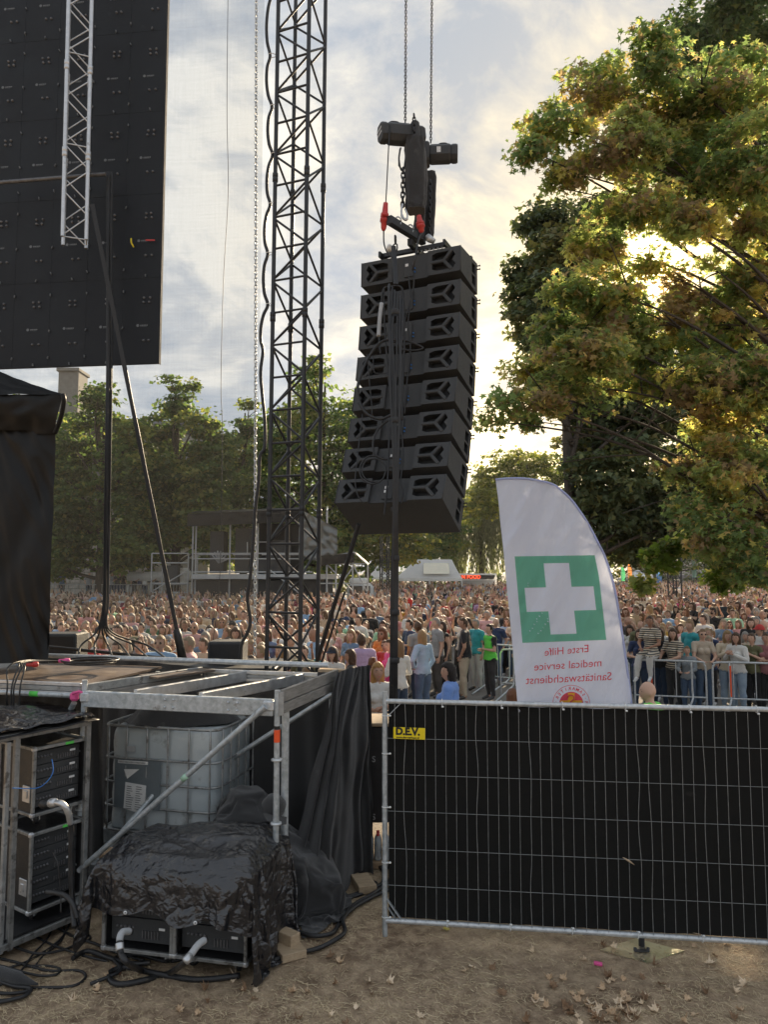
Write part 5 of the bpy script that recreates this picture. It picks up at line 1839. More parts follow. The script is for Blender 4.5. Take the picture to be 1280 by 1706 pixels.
def cee(name, label, a, bq, Z, flip=1):
    pa, pb = P(a[0], a[1], Z), P(bq[0], bq[1], Z)
    d = pb - pa
    t = thing(name, label, 'connector', pa)
    q = Matrix.Translation((0, 0, 0)) @ d.to_track_quat('Z', 'Y').to_matrix().to_4x4()
    Ln = d.length
    b = MB()
    b.lathe([(0.008, 0), (0.026, 0.01), (0.030, Ln * .22), (0.034, Ln * .38), (0.044, Ln * .40), (0.046, Ln * .52), (0.040, Ln * .54)], 16)
    o = b.build('plug', M['red'], t)
    o.matrix_basis = q
    b = MB()
    b.lathe([(0.040, Ln * .54), (0.048, Ln * .58), (0.048, Ln * .68), (0.036, Ln * .70), (0.030, Ln * .9), (0.018, Ln * .98), (0.008, Ln)], 16)
    o = b.build('coupler', M['red'], t)
    o.matrix_basis = q
    b = MB()
    b.cbox((0.055 * flip, 0, Ln * .50), (0.05, 0.06, 0.05), ch=0.012)
    o = b.build('lid', M['red'], t)
    o.matrix_basis = q
    return t


cee('power_connector', 'left red power connector hanging beside the spreader bar', (643, 337), (639, 385), 7.9)
cee('power_connector', 'right red power connector hanging under the chain bag', (698, 358), (703, 388), 7.9)
wire('cable', [P(650, 203, 8.0), P(648, 240, 7.9), P(645, 300, 7.9), P(643, 338, 7.9)], 0.0065, 'thin bluish cable from the left hoist down to the left red connector')
wire('cable', [P(639.5, 384, 7.9), P(640, 405, 7.85), P(645, 420, 7.8), P(654, 430, 7.8)], 0.008, 'short cable curving from the left red connector to the speaker stack')
wire('cable', [P(703, 388, 7.9), P(697, 402, 7.8), P(692, 430, 7.75), P(687, 450, 7.8)], 0.010, 'cable curving from the right red connector down to the top speaker')

bar('hanger_bar', P(656, 410, 7.95), P(660, 474, 7.9), 0.05, 0.03, M['black_steel'], ff)
# cable bundle and loops on the back of the stack
cb3 = thing('cable_bundle', 'main black cable bundle falling from the speaker stack to the ground', 'cables', (P(657, 1160, 7.6).x, 7.6, 0))
for k_ in range(6):
    g = random.Random(40 + k_)
    dx = (k_ - 2.5) * 2.1
    sx_ = (k_ - 2.5) * g.uniform(1.5, 2.6)
    pts = [P(660 + sx_ * 2.2, 474 + 5 * k_, 7.86), P(660 + sx_ * 2.4, 492 + 3 * k_, 7.78), P(659 + sx_ * 2.3 + g.uniform(-3, 3), 560, 7.66), P(661 + sx_ * 1.5 + g.uniform(-3, 3), 640, 7.58), P(660 + dx * .8, 760, 7.5), P(659 + dx * .6, 870, 7.5), P(658 + dx * .9, 960, 7.52 + .02 * k_), P(657 + dx * .9, 1060, 7.55), P(656 + dx, 1180, 7.6)]
    q = pts[-1].copy()
    q.z = 0.03
    pts.append(q)
    wire('cable', pts, 0.0125 if k_ % 2 else 0.015, '', 'rubber', parent=cb3)
for py in (520, 700, 850, 930, 1020, 1100):
    bb = MB()
    bb.lathe([(0.040, -.03), (0.046, -.02), (0.046, .02), (0.040, .03)], 14, 0)
    o = bb.build('tape_wrap', M['black_plain'], cb3)
    o.matrix_basis = pm(cb3).inverted() @ Matrix.Translation(P(658.5, py, 7.55))
loops = [
    ([(655, 478), (640, 480), (636, 500), (634, 530), (632, 560), (634, 590)], 0.010, 'cable bundle draped over a hook at the second speaker'),
    ([(648, 478), (668, 478), (672, 500), (674, 560), (672, 620), (670, 700)], 0.012, 'right strand of the draped cable bundle'),
    ([(660, 566), (635, 570), (612, 600), (597, 640), (598, 665), (610, 688), (632, 698), (650, 692), (660, 684)], 0.017, 'thick cable making one big loop over the fifth speaker'),
    ([(655, 570), (672, 567), (690, 572), (705, 580), (690, 584), (668, 582)], 0.012, 'cable bulging out to the right at the third speaker'),
    ([(647, 700), (630, 715), (622, 735), (624, 755), (640, 765), (655, 762)], 0.012, 'small cable loop over the sixth speaker'),
    ([(640, 762), (615, 760), (601, 775), (602, 795), (618, 806), (636, 800), (643, 780), (630, 765), (610, 768), (603, 785), (612, 800), (630, 803)], 0.009, 'coiled cable rings in front of the seventh speaker'),
    ([(668, 700), (672, 760), (668, 800), (672, 820), (668, 840)], 0.008, 'thin cable beside the seventh and lowest speakers'),
    ([(640, 480), (640, 520), (645, 600), (652, 680), (648, 740), (646, 800), (640, 860)], 0.010, 'dark cable running down to the connector plate of the lowest speaker'),
    ([(681, 460), (684, 500), (680, 540), (684, 580), (678, 640), (674, 690)], 0.008, 'signal cable weaving between the connector plates'),
    ([(686, 440), (690, 470), (684, 500), (676, 530), (672, 560)], 0.008, 'signal cable looping from the topmost speaker'),
    ([(612, 590), (616, 640), (620, 680), (618, 700)], 0.006, 'thin cable hanging across the fourth and fifth speakers'),
    ([(622, 592), (624, 620), (640, 622), (652, 618)], 0.006, 'thin short cable loop at the fourth speaker'),
    ([(604, 690), (596, 760), (592, 800), (596, 825), (606, 838)], 0.006, 'thin cable at the left edge of the lower speakers'),
]
def zback(py):
    i = min(7, max(0, (py - 430) / 57))
    i0 = int(i)
    c = backs[i0][0].lerp(backs[min(7, i0 + 1)][0], i - i0)
    return c.y
for pts, r_, lab in loops:
    wire('cable', [P(x, y, zback(y) - 0.10 - 0.0026 * (680 - x) * -0.35 - 0.02) for x, y in pts], r_, lab)
# sleeved connector
wire('cable_sleeve', [P(636, 505, 7.75), P(633, 530, 7.73), P(631, 560, 7.7)], 0.022, 'grey sleeved connector hanging on the left of the cable bundle', 'grey', 'connector')
# black guy strap from the stack to the right of the tower
rod('strap', P(598, 874, 7.75), P(527, 1106, 8.6), 0.024, M['black_plain'], None, label='black guy strap slanting from the speaker stack to the tower foot', cat='strap')
rod('strap', P(575, 985, 8.15), P(535, 1106, 8.5), 0.012, M['black_plain'], None, label='short second strap doubled beside the guy strap', cat='strap')

shl = thing('tarpaulin_shelter', 'black tarpaulin shelter with a sloping roof on the deck at the left edge', 'shelter', P(-60, 1105, 7.75))
def shel(name, fn, nu, nv):
    b = MB()
    b.grid(fn, nu, nv)
    o = b.build(name, M['pvc'], shl)
    o.matrix_basis = pm(shl).inverted()
    return o


def wallfn(u, v):
    px = -260 + (92 - 14 * max(0, (v - 0.1)) + 260) * u
    py = 700 + 405 * v
    p = P(px, py, 7.75 + 0.15 * (1 - u))
    f = mnoise.noise(Vector((u * 9 + v * 4, v * 2.2, 1))) + 0.9 * (0.4 - abs(mnoise.noise(Vector((u * 15 - v * 7, v * 3.5, 3)))) * 1.5) * (0.3 + u)
    return p + Vector((0.012 * f * (u > .9), -0.045 * f, 0))


shel('wall', wallfn, 90, 110)
shel('valance', lambda u, v: P(-260 + (104 - 16 * v + 260) * u, 657 + (66 if u > 0.9 else 60) * v, 7.62 + 0.10 * v - 0.04 * math.sin(v * 3.14)) + Vector((0, -0.03 * mnoise.noise(Vector((u * 14, v * 3, 5))), 0)), 60, 14)
shel('roof', lambda u, v: P(-260 + (106 + 260) * u, 657, 7.60).lerp(P(-260 + (-40 + 260) * u, 600, 8.9), v) + Vector((0, 0, 0.02 * mnoise.noise(Vector((u * 12, v * 6, 8))) - 0.03 * math.sin(v * 3.14))), 60, 24)
b = MB()
b.tube(catmull([P(104, 657, 7.60), P(106, 668, 7.6), P(101, 695, 7.66), P(91, 722, 7.72)], 6), 0.025, 8)
o = b.build('corner_piping', M['pvc'], shl)
o.matrix_basis = pm(shl).inverted()
b = MB()
bpts = [(90, 700), (86, 1104)]
pa_, pb_ = P(90, 712, 7.78), P(78, 1104, 7.78)
b.add([pa_, pa_ + Vector((-.95, 1.3, 0)), pb_ + Vector((-.95, 1.3, 0)), pb_], [(0, 1, 2, 3)])
o = b.build('side_wall', M['pvc'], shl)
o.matrix_basis = pm(shl).inverted()

# dark boxes on the far wing platform
for (x0, y0, x1, y1, lab) in ((62, 1056, 127, 1100, 'black monitor box beyond the rail at the left'), (345, 1069, 404, 1108, 'black monitor box beyond the rail near the chain')):
    a_, c_ = P(x0, y1, 9.6), P(x1, y0, 9.6)
    t = thing('monitor_box', lab, 'monitor', ((a_.x + c_.x) / 2, 9.6, a_.z))
    w_, h_ = c_.x - a_.x, c_.z - a_.z
    b = MB()
    b.cbox((0, 0.2, h_ / 2), (w_, 0.4, h_), ch=0.02)
    b.build('cabinet', M['spk'], t)
    b = MB()
    b.cbox((0, -0.004, h_ / 2), (w_ * .86, 0.012, h_ * .8), ch=0.004)
    b.build('grille', M['black_plain'], t)
wp = thing('wing_platform', 'low black platform edge beyond the stage rail', 'platform', P(260, 1100, 9.7) * 1.0)
wp.location.z = 0
b = MB()
b.cbox((0, 0, 0.86), (3.2, 1.0, 1.72), ch=0.01)
b.build('skirt', M['cloth'], wp)
b = MB()
b.cbox((0, 0, 1.745), (3.24, 1.04, 0.045), ch=0.006)
b.build('platform_top', M['black_plain'], wp)
rod('pipe', P(62, 1076, 9.3), P(350, 1104, 9.0), 0.02, M['black_plain'], None, label='dark bar lying low beyond the rail under the fanned cable ends', cat='bar')

F0, F1 = G(641.5, 1560), G(1280, 1570, .128)
F1.z = 0
fdir = (F1 - F0).normalized()
fnr = Vector((fdir.y, -fdir.x, 0))      # towards the camera
FL = 3.45
fence = thing('mesh_fence', 'galvanised mesh fence panel with a yellow lettered plate in its corner', 'fence', F0)
FZ = lambda py: P(641, py, F0.y).z
zt, zb = FZ(1168), FZ(1533)
F = lambda a, z, o=0.0: F0 + fdir * a + fnr * o + Vector((0, 0, z))
rod('post', F(0, 0.0), F(0, FZ(1152)), 0.0215, M['galv'], fence, 16)
rod('post', F(FL, 0.0), F(FL, FZ(1152)), 0.0215, M['galv'], fence, 16)
rod('rail', F(0, zt), F(FL, zt), 0.0205, M['galv_lt'], fence, 16)
rod('rail', F(0, zb), F(FL, zb), 0.0205, M['galv_lt'], fence, 16)
bar('corner_brace', F(0.012, zt - 0.135), F(0.135, zt - 0.012), 0.006, 0.035, M['galv'], fence, up=tuple(fnr))
bar('corner_brace', F(0.012, zb + 0.175), F(0.135, zb + 0.012), 0.006, 0.035, M['galv'], fence, up=tuple(fnr))
bar('corner_brace', F(0.03, zb + 0.10), F(0.09, zb + 0.015), 0.006, 0.028, M['galv'], fence, up=tuple(fnr))
M['wire'] = pmat('dull_wire', (0.26, 0.28, 0.28), (0.38, 0.40, 0.40), 26, (0.4, 0.55), 0.5)
hz_ = [FZ(y) for y in (1229, 1289, 1350, 1412, 1473)]
for z in hz_:
    rod('mesh_wire', F(0.01, z, 0.012), F(FL - .01, z + 0.0, 0.012), 0.0019, M['wire'], fence, 6)
nv_ = 40
for i in range(1, nv_ + 1):
    a = i * FL / (nv_ + 1)
    if i in (2, 9, 14, 24, 25, 30):
        g = random.Random(i)
        b = MB()
        zs = [zb + 0.0, zb + .3, zb + .55, zb + .85, zb + 1.2, zb + 1.5, zt]
        b.tube(catmull([F(a + (g.uniform(-.011, .011) if 0 < k < 6 else 0), z, 0.016) for k, z in enumerate(zs)], 4), 0.0021, 6)
        o = b.build('mesh_wire', M['wire'], fence)
        o.matrix_basis = pm(fence).inverted()
    else:
        rod('mesh_wire', F(a, zb, 0.016), F(a + rnd.uniform(-.002, .002), zt, 0.016), 0.0019, M['wire'], fence, 6)
# yellow plate
sg = MB()
sg.cbox((0, 0, 0), (0.262, 0.004, 0.093), ch=0.0015)
sign = sg.build('sign_plate', M['yellow'], fence)
sm_ = Matrix.Translation(F(0.205, FZ(1219.5), 0.026)) @ Matrix.Rotation(math.atan2(fdir.y, fdir.x), 4, 'Z') @ Matrix.Rotation(R(0.6), 4, 'Y')
sign.matrix_basis = pm(fence).inverted() @ sm_
for txt, sz, x_, z_, bold in (('D.E.V.', 0.080, -0.012, 0.012, 0.0042), ('www.dev-verhuur.nl', 0.0225, -0.012, -0.034, 0.0008)):
    vs_, fs_ = text_mesh(txt, sz, bold)
    k = 1.0 if sz > .05 else 1.02
    bb = MB()
    bb.add([Vector((v.x * k + x_, -0.0032, v.y + z_)) for v in vs_], fs_)
    bb.build('lettering', M['ink'], sign)


def tie(px, py, vert=True, m='tie', Z=5.9):
    b = MB()
    if vert:
        b.tube([(0, -.024 * math.cos(a * .6 + 0) - 0.0, .026 * math.sin(a * .6)) for a in range(11)], 0.0035, 6)
        b.lathe([(0, -.006), (.009, -.004), (.011, .003), (.006, .009), (0, .010)], 10, 0, Matrix.Translation((0.004, -.024, -.033)))
    else:
        b.tube([(-.024 * math.cos(a * .6), -.026 * math.sin(a * .6) - .0, 0) for a in range(11)], 0.0035, 6)
        b.lathe([(0, -.006), (.009, -.004), (.011, .003), (.006, .009), (0, .010)], 10, 0, Matrix.Translation((0.042, -.018, .0)))
        b.tube([(.01, -.026, 0), (.042, -.018, 0)], 0.0035, 6)
    o = b.build('cable_tie', M[m], fence)
    return o


def at_fence(px, z):
    """fence point below pixel column px"""
    s = (px - 640) / FPX
    # F0.x + a dx = s (F0.y + a dy)
    a = (s * F0.y - F0.x) / (fdir.x - s * fdir.y)
    return F(a, z, 0.0)


for px in (735, 832, 932, 1035, 1140, 1250):
    o = tie(0, 0, True, 'tie')
    o.matrix_basis = pm(fence).inverted() @ Matrix.Translation(at_fence(px, zt))
for px in (741, 842, 941, 1046, 1149, 1258):
    o = tie(0, 0, True, 'tie')
    o.matrix_basis = pm(fence).inverted() @ Matrix.Translation(at_fence(px, zb)) @ Matrix.Scale(-1, 4, (0, 0, 1))
for py in (1192, 1255, 1344, 1436, 1527):
    o = tie(0, 0, False, 'tie')
    o.matrix_basis = pm(fence).inverted() @ Matrix.Translation(F(0, FZ(py), 0))


def netfn(u, v):
    a = 0.03 + (FL - 0.06) * u
    z = zt - 0.012 + (zb + 0.02 - zt + 0.012) * v
    f = 1.1 * mnoise.noise(Vector((a * 2.2, z * 1.1, 0))) + .7 * (0.3 - abs(mnoise.noise(Vector((a * 1.7 + z, z * 1.3 - a * .4, 6))))) + 0.5 * mnoise.noise(Vector((a * 7, z * 1.6, 3)))
    edge = math.exp(-v * 14) * (0.35 - abs(mnoise.noise(Vector((a * 8, z * 20, 7))))) * 1.2 + math.exp(-(1 - v) * 16) * mnoise.noise(Vector((a * 9, 0, 7)))
    droop = 0.014 * abs(math.sin(a / 0.49 * math.pi)) * max(0, 1 - v * 6)
    return F(a, z - droop, -0.012 - 0.017 * abs(f) + 0.014 * edge)


b = MB()
b.grid(netfn, 240, 90)
b.build('fence_net', M['netcloth'], None, label='black windbreak net tied behind the wires of the mesh fence', cat='net')
# twigs caught in the net
for (x0, y0, x1, y1, lab) in ((1038, 1428, 1058, 1441, 'pale dry leaf sliver caught in the middle of the fence wires'), (1155, 1554, 1170, 1557, 'small dry twig stuck on the fence foot rail')):
    b = MB()
    p0_, p1_ = P(x0, y0, 5.72), P(x1, y1, 5.72)
    m_ = (p0_ + p1_) / 2 + Vector((0, -.01, .004))
    b.tube([p0_, p0_.lerp(m_, .5), m_, m_.lerp(p1_, .5), p1_], [.001, .006, .008, .005, .001] if x0 < 1100 else [.001, .002, .0025, .002, .001], 6)
    b.build('dry_leaf', M['wood_lt'], None, label=lab, cat='leaf')

FLZ = 6.12
rows = [(798, 826, 882), (806, 827, 920), (820, 829, 940), (835, 831, 955), (860, 833, 973), (880, 835, 985), (905, 838, 998), (930, 840.5, 1010), (980, 845, 1025), (1050, 852, 1037), (1120, 858, 1047), (1175, 863, 1053.5), (1250, 871, 1060), (1340, 880, 1065), (1470, 893, 1069)]


def flag_uv(px, py):
    for (y0, l0, r0), (y1, l1, r1) in zip(rows[:-1], rows[1:]):
        if py <= y1 or y1 == rows[-1][0]:
            t = (py - y0) / (y1 - y0)
            return l0 + (l1 - l0) * t, r0 + (r1 - r0) * t


def flag_pt(px, py, off=0.0):
    l, r = flag_uv(px, max(798, py))
    u = (px - l) / max(1.0, (r - l))
    # soft folds radiating from the bottom left, fading to the pole edge
    w = 0.030 * math.sin((px * 0.065 + py * 0.020)) * (1 - u) * 0.8 + 0.010 * math.sin(px * .13 + py * .055 + 1) * math.exp(-((py - 900) / 160) ** 2)
    w += 0.016 * mnoise.noise(Vector((px * 0.020 + py * 0.010, py * 0.0035 - px * .002, 0.0))) * 2
    w += 0.010 * mnoise.noise(Vector((px * 0.07 + py * 0.045, py * 0.010 - px * .01, 4.0))) * 2
    return P(px, py, FLZ + 0.05 * (1 - u) + w - off)


fm = bpy.data.materials.new('white_flag_fabric')
fm.use_nodes = True
def fabric(m, c, tf=0.45, tcol=None):
    t = m.node_tree
    t.nodes.clear()
    N = NT(t)
    v = N.n('ShaderNodeNewGeometry').outputs['Position']
    wv_ = N.noise(N.mapping(v, scale=(400, 400, 400)), 1.0, 2)
    bp = N.n('ShaderNodeBump', ins={'Height': N.math('ADD', N.math('MULTIPLY', wv_, 0.15), N.math('MULTIPLY', N.noise(N.mapping(v, scale=(6, 6, 2.0), rot=(0, 0.5, 0)), 3.0, 4, 0.55, 0.5), 1.0)), 'Strength': 0.55, 'Distance': 0.02})
    b = N.n('ShaderNodeBsdfPrincipled', ins={'Base Color': c, 'Roughness': 0.75, 'Sheen Weight': 0.2, 'Specular IOR Level': 0.3, 'Normal': bp.outputs[0]})
    tr = N.n('ShaderNodeBsdfTranslucent', ins={'Color': tcol or c, 'Normal': bp.outputs[0]})
    ms = N.n('ShaderNodeMixShader', ins={0: tf, 1: b.outputs[0], 2: tr.outputs[0]})
    N.n('ShaderNodeOutputMaterial', ins={0: ms.outputs[0]})
    return m
fabric(fm, (0.80, 0.84, 0.99), 0.58)
fg = fabric(bpy.data.materials.new('green_flag_print') if False else (lambda m: (setattr(m, 'use_nodes', True), m)[1])(bpy.data.materials.new('green_flag_print')), (0.20, 0.52, 0.38), 0.5)
fr = fabric((lambda m: (setattr(m, 'use_nodes', True), m)[1])(bpy.data.materials.new('red_flag_print')), (0.75, 0.10, 0.14), 0.5)
fy = fabric((lambda m: (setattr(m, 'use_nodes', True), m)[1])(bpy.data.materials.new('yellow_flag_print')), (0.85, 0.55, 0.05), 0.5)
fw = fabric((lambda m: (setattr(m, 'use_nodes', True), m)[1])(bpy.data.materials.new('white_flag_print')), (0.80, 0.80, 0.90), 0.5)
fbz = fabric((lambda m: (setattr(m, 'use_nodes', True), m)[1])(bpy.data.materials.new('flag_hem')), (0.50, 0.55, 0.78), 0.4)
flag = thing('feather_flag', 'tall white feather flag with a green square and white cross, lettering mirrored', 'flag', (G(1070, 1578).x, G(1070, 1578).y, 0))
Minv = pm(flag).inverted()


def fbuild(b, name, mat, lab=None):
    o = b.build(name, mat, flag)
    o.matrix_basis = Minv
    if lab:
        o['label'] = lab
    return o


b = MB()
NU, NVV = 70, 170
def ff_(u, v):
    py = 798 + (1470 - 798) * v
    l, r = flag_uv(0, py)
    return flag_pt(l + (r - l) * u, py)
b.grid(ff_, NU, NVV)
fbuild(b, 'flag_cloth', fm)
# pole sleeve along the curved edge
edge = [flag_pt(r - 0.5, y) for y, l, r in rows]
full = [flag_pt(826, 799)] + [flag_pt(850, 797)] + edge
b = MB()
b.tube(catmull(full, 5), 0.0095, 8)
fbuild(b, 'pole_sleeve', fbz)
b = MB()
b.tube(catmull([P(1069, 1465, FLZ), P(1069.5, 1520, 6.10), G(1070, 1578) + Vector((0, 0, 0.03))], 5), 0.017, 12)
b.lathe([(0.024, 0.0), (0.024, 0.10), (0.020, 0.12)], 14, 0, Matrix.Translation(G(1070, 1578)))
fbuild(b, 'pole', M['black_steel'])
# green square (two frames round the cross) and the cross
Q = [(858, 927), (994.5, 925), (1011, 1066), (871, 1071)]
def quad(u, v, off):
    x = (Q[0][0] * (1 - u) + Q[1][0] * u) * (1 - v) + (Q[3][0] * (1 - u) + Q[2][0] * u) * v
    y = (Q[0][1] * (1 - u) + Q[1][1] * u) * (1 - v) + (Q[3][1] * (1 - u) + Q[2][1] * u) * v
    # the square bulges with the flag's curved edge at its upper right
    x -= 3.0 * max(0, u - .8) * 5 * max(0, .25 - v) * 4
    return flag_pt(x, y, off)
hu = (0.085, 0.345, 0.655, 0.92)
hv = (0.085, 0.365, 0.645, 0.915)
cu, cv = (0,) + hu + (1,), (0,) + hv + (1,)
bg, bw = MB(), MB()
for i in range(5):
    for j in range(5):
        cross = (i in (1, 2, 3) and j == 2) or (i == 2 and j in (1, 2, 3))
        (bw if cross else bg).grid(lambda u, v: quad(cu[i] + (cu[i + 1] - cu[i]) * u, cv[j] + (cv[j + 1] - cv[j]) * v, 0.0025), 8, 8)
fbuild(bg, 'green_square', fg)
cutter = bw


def sub_faces(vs_, fs_):
    return vs_, fs_


def flag_text(txt, cx_, cy_, width, tilt, bold=0.0, res=3):
    vs_, fs_ = text_mesh(txt, 1.0, bold, res=res)
    mx_, mn_ = max(v.x for v in vs_), min(v.x for v in vs_)
    k = width / (mx_ - mn_)
    b = MB()
    pts = []
    for v in vs_:
        x = cx_ - v.x * k           # mirrored
        y = cy_ - v.y * k + (-v.x * k) * tilt
        pts.append(flag_pt(x, y, 0.0035))
    b.add(pts, [f[::-1] for f in fs_])
    fbuild(b, 'lettering', fr)


flag_text('Erste Hilfe', 945, 1084, 73, -0.09)
flag_text('medical service', 947, 1108, 112, -0.065)
flag_text('Sanitätswachdienst', 948.5, 1130.5, 143, -0.05)
# round emblem: ring, lettering, red disc, yellow cross with a snake
EC = (952.5, 1172.5)
b = MB()
def ringfn(r0, r1, off):
    return lambda u, v: flag_pt(EC[0] + (r0 + (r1 - r0) * v) * math.cos(u * 2 * math.pi), EC[1] + (r0 + (r1 - r0) * v) * math.sin(u * 2 * math.pi), off)
b.grid(ringfn(30.4, 31.2, 0.0035), 64, 1)
fbuild(b, 'emblem_ring', fr)
b = MB()
b.grid(ringfn(0.01, 20.0, 0.0035), 48, 5)
fbuild(b, 'emblem_disc', fr)
b = MB()
for (x0, x1, y0, y1) in ((-5.6, 5.6, -18, 18), (-18, -5.6, -5.6, 5.6), (5.6, 18, -5.6, 5.6)):
    b.grid(lambda u, v: flag_pt(EC[0] + x0 + (x1 - x0) * u, EC[1] + y0 + (y1 - y0) * v, 0.0055), 4, 8)
fbuild(b, 'emblem_cross', fy)
b = MB()
sn = [(-6, -10), (-4, -13.5), (0, -14.5), (4, -12), (4, -8), (1, -5), (-2, -2), (-3, 2), (1, 6), (4, 10)]
b.tube(catmull([flag_pt(EC[0] + x, EC[1] + y, 0.008) for x, y in sn], 4), 0.0045, 5)
fbuild(b, 'emblem_snake', fr)
txt = 'ARBEITER·SAMARITER·BUND·'
for i, ch in enumerate(txt):
    if ch in ' ':
        continue
    # centre the word in the middle over the top; mirrored, so text runs right to left
    k = i - 12.6
    ang = -k * (2 * math.pi / len(txt))
    vs_, fs_ = text_mesh(ch, 7.6, 0.12, res=2)
    pts = []
    for v in vs_:
        lx, ly = -v.x, v.y           # mirrored glyph
        rr_ = 25.3 + ly
        aa = ang
        cx0, cy0 = EC[0] + rr_ * math.sin(aa) + lx * math.cos(aa), EC[1] - rr_ * math.cos(aa) + lx * math.sin(aa)
        pts.append(flag_pt(cx0, cy0, 0.0040))
    b = MB()
    b.add(pts, [f[::-1] for f in fs_])
    fbuild(b, 'emblem_letter', fr)
# steel base plate and bracket
bp_ = [G(1000, 1582, .012), G(1080, 1604.5, .012), G(1141, 1584, .012), G(1060, 1563, .012)]
b = MB()
b.add([tuple(p) for p in bp_] + [(p.x, p.y, 0.002) for p in bp_], [(0, 1, 2, 3), (0, 4, 5, 1), (1, 5, 6, 2), (2, 6, 7, 3), (3, 7, 4, 0)])
fbuild(b, 'base_plate', M['mirror'])
b = MB()
q = G(1070, 1584, .02)
b.cbox((q.x, q.y, 0.022), (0.12, 0.035, 0.010), ch=0.003)
for s_ in (-.05, .05):
    b.lathe([(0.013, 0), (0.013, .022), (0, .024)], 10, 0, Matrix.Translation((q.x + s_, q.y, 0.02)))
fbuild(b, 'bracket', M['black_steel'])

t = thing('flight_case', 'black case with a pale timber lid seen in the gap beside the fence post', 'flight case', (P(630, 1280, 7.9).x, 7.9, 0.34))
b = MB()
b.cbox((0.03, 0.25, 0.50), (0.62, 0.5, 0.98), ch=0.012)
b.build('case_body', M['black_plain'], t)
b = MB()
b.cbox((0.03, 0.25, 1.01), (0.66, 0.54, 0.035), ch=0.006)
b.build('lid', M['wood_lt'], t)
for txt, z_ in (('S', 0.655), ('GS', 0.07)):
    vs_, fs_ = text_mesh(txt, 0.085, 0.001, 'RIGHT')
    bb = MB()
    bb.add([Vector((v.x - 0.025, -0.003, v.y + z_)) for v in vs_], fs_)
    bb.build('lettering', M['grey'], t)
bt_m = bpy.data.materials.new('clear_plastic')
bt_m.use_nodes = True
pb_ = bt_m.node_tree.nodes['Principled BSDF']
pb_.inputs['Base Color'].default_value = (0.62, 0.66, 0.68, 1)
pb_.inputs['Roughness'].default_value = 0.12
pb_.inputs['Transmission Weight'].default_value = 0.45
bb = MB()
bb.lathe([(0, 0), (.034, 0), (.037, .01), (.037, .06), (.033, .07), (.037, .08), (.037, .17), (.030, .20), (.014, .23), (.014, .245)], 12)
bm_ = bb.mesh('bottle', bt_m)
cb_m = MB()
cb_m.lathe([(.016, .232), (.016, .255), (0, .256)], 10)
cm_ = cb_m.mesh('bottle_cap', M['red'])
for i in range(4):
    for j in range(2):
        o = obj('water_bottle', bm_, None, loc=(P(630, 1280, 7.8).x - 0.16 + i * 0.08, 7.70 + j * 0.08, 0.06), rot=(0, 0, 0), label=('leftmost', 'second', 'third', 'rightmost')[i] + ' clear water bottle in the ' + ('front', 'rear')[j] + ' row under the timber-lidded case', cat='bottle', group='water bottles packed under the black case')
        obj('bottle_cap', cm_, o)
b = MB()
b.box((P(630, 1280, 7.8).x - 0.24, 7.62, 0.0), (P(630, 1280, 7.8).x + 0.26, 8.3, 0.055))
b.build('pallet', M['wood'], None, label='low timber board under the water bottles', cat='pallet')

gc = [
    ([(628, 1438), (640, 1452), (636, 1470), (612, 1480), (580, 1492), (540, 1502), (500, 1510)], 0.020, 'uppermost thick cable running from the fence post under the stage cloth'),
    ([(615, 1437), (650, 1448), (648, 1468), (622, 1488), (592, 1502), (572, 1524), (560, 1548), (548, 1560), (520, 1562), (490, 1552)], 0.018, 'thick cable bending sharply below the stage cloth'),
    ([(620, 1440), (660, 1452), (652, 1478), (624, 1492), (590, 1512), (572, 1535), (575, 1555), (560, 1570), (528, 1580), (480, 1592), (440, 1608)], 0.017, 'longest thick cable sweeping from the fence post to the tarpaulin'),
    ([(600, 1462), (616, 1466), (628, 1474), (600, 1488), (560, 1500)], 0.015, 'short cable bend on the straw below the cloth hem'),
    ([(-20, 1512), (30, 1505), (60, 1530), (100, 1545), (125, 1560), (160, 1572), (200, 1590), (240, 1600)], 0.010, 'thin cable at the back of the tangle by the shelf foot'),
    ([(-20, 1560), (20, 1575), (60, 1590), (100, 1582), (130, 1570), (150, 1560), (120, 1540)], 0.010, 'cable loop below the equipment shelf'),
    ([(-20, 1590), (30, 1600), (80, 1612), (130, 1616), (142, 1628), (120, 1642), (70, 1645), (30, 1640)], 0.010, 'cable loop reaching furthest right in the tangle at the left edge'),
    ([(-20, 1602), (10, 1612), (60, 1625), (92, 1622), (100, 1612), (80, 1604), (40, 1606)], 0.009, 'inner cable loop in the tangle at the left edge'),
    ([(-20, 1628), (20, 1640), (50, 1646), (40, 1660), (0, 1672), (-30, 1676)], 0.014, 'thick cable bend at the lower left edge'),
    ([(-30, 1650), (0, 1656), (30, 1652), (50, 1645), (45, 1636)], 0.012, 'cable stub behind the lower left bend'),
    ([(-30, 1668), (10, 1668), (34, 1660), (52, 1648)], 0.011, 'lowest cable at the left edge'),
    ([(95, 1520), (80, 1560), (55, 1590), (35, 1615), (0, 1640)], 0.008, 'thin cable falling from the shelf into the tangle'),
    ([(105, 1528), (104, 1560), (70, 1590), (55, 1610)], 0.007, 'second thin cable falling from the shelf'),
    ([(150, 1640), (200, 1622), (190, 1600), (230, 1592), (280, 1602), (330, 1590)], 0.014, 'cable running under the casters of the left amplifier case'),
    ([(120, 1598), (145, 1586), (180, 1598), (215, 1608), (250, 1606)], 0.018, 'black cable stub beside the plastic bundle'),
    ([(-20, 1540), (40, 1552), (90, 1572), (140, 1592), (180, 1600)], 0.009, 'long thin cable crossing in front of the shelf'),
    ([(-20, 1620), (40, 1600), (90, 1570), (112, 1545), (118, 1520)], 0.009, 'cable climbing to the lower shelf case'),
]
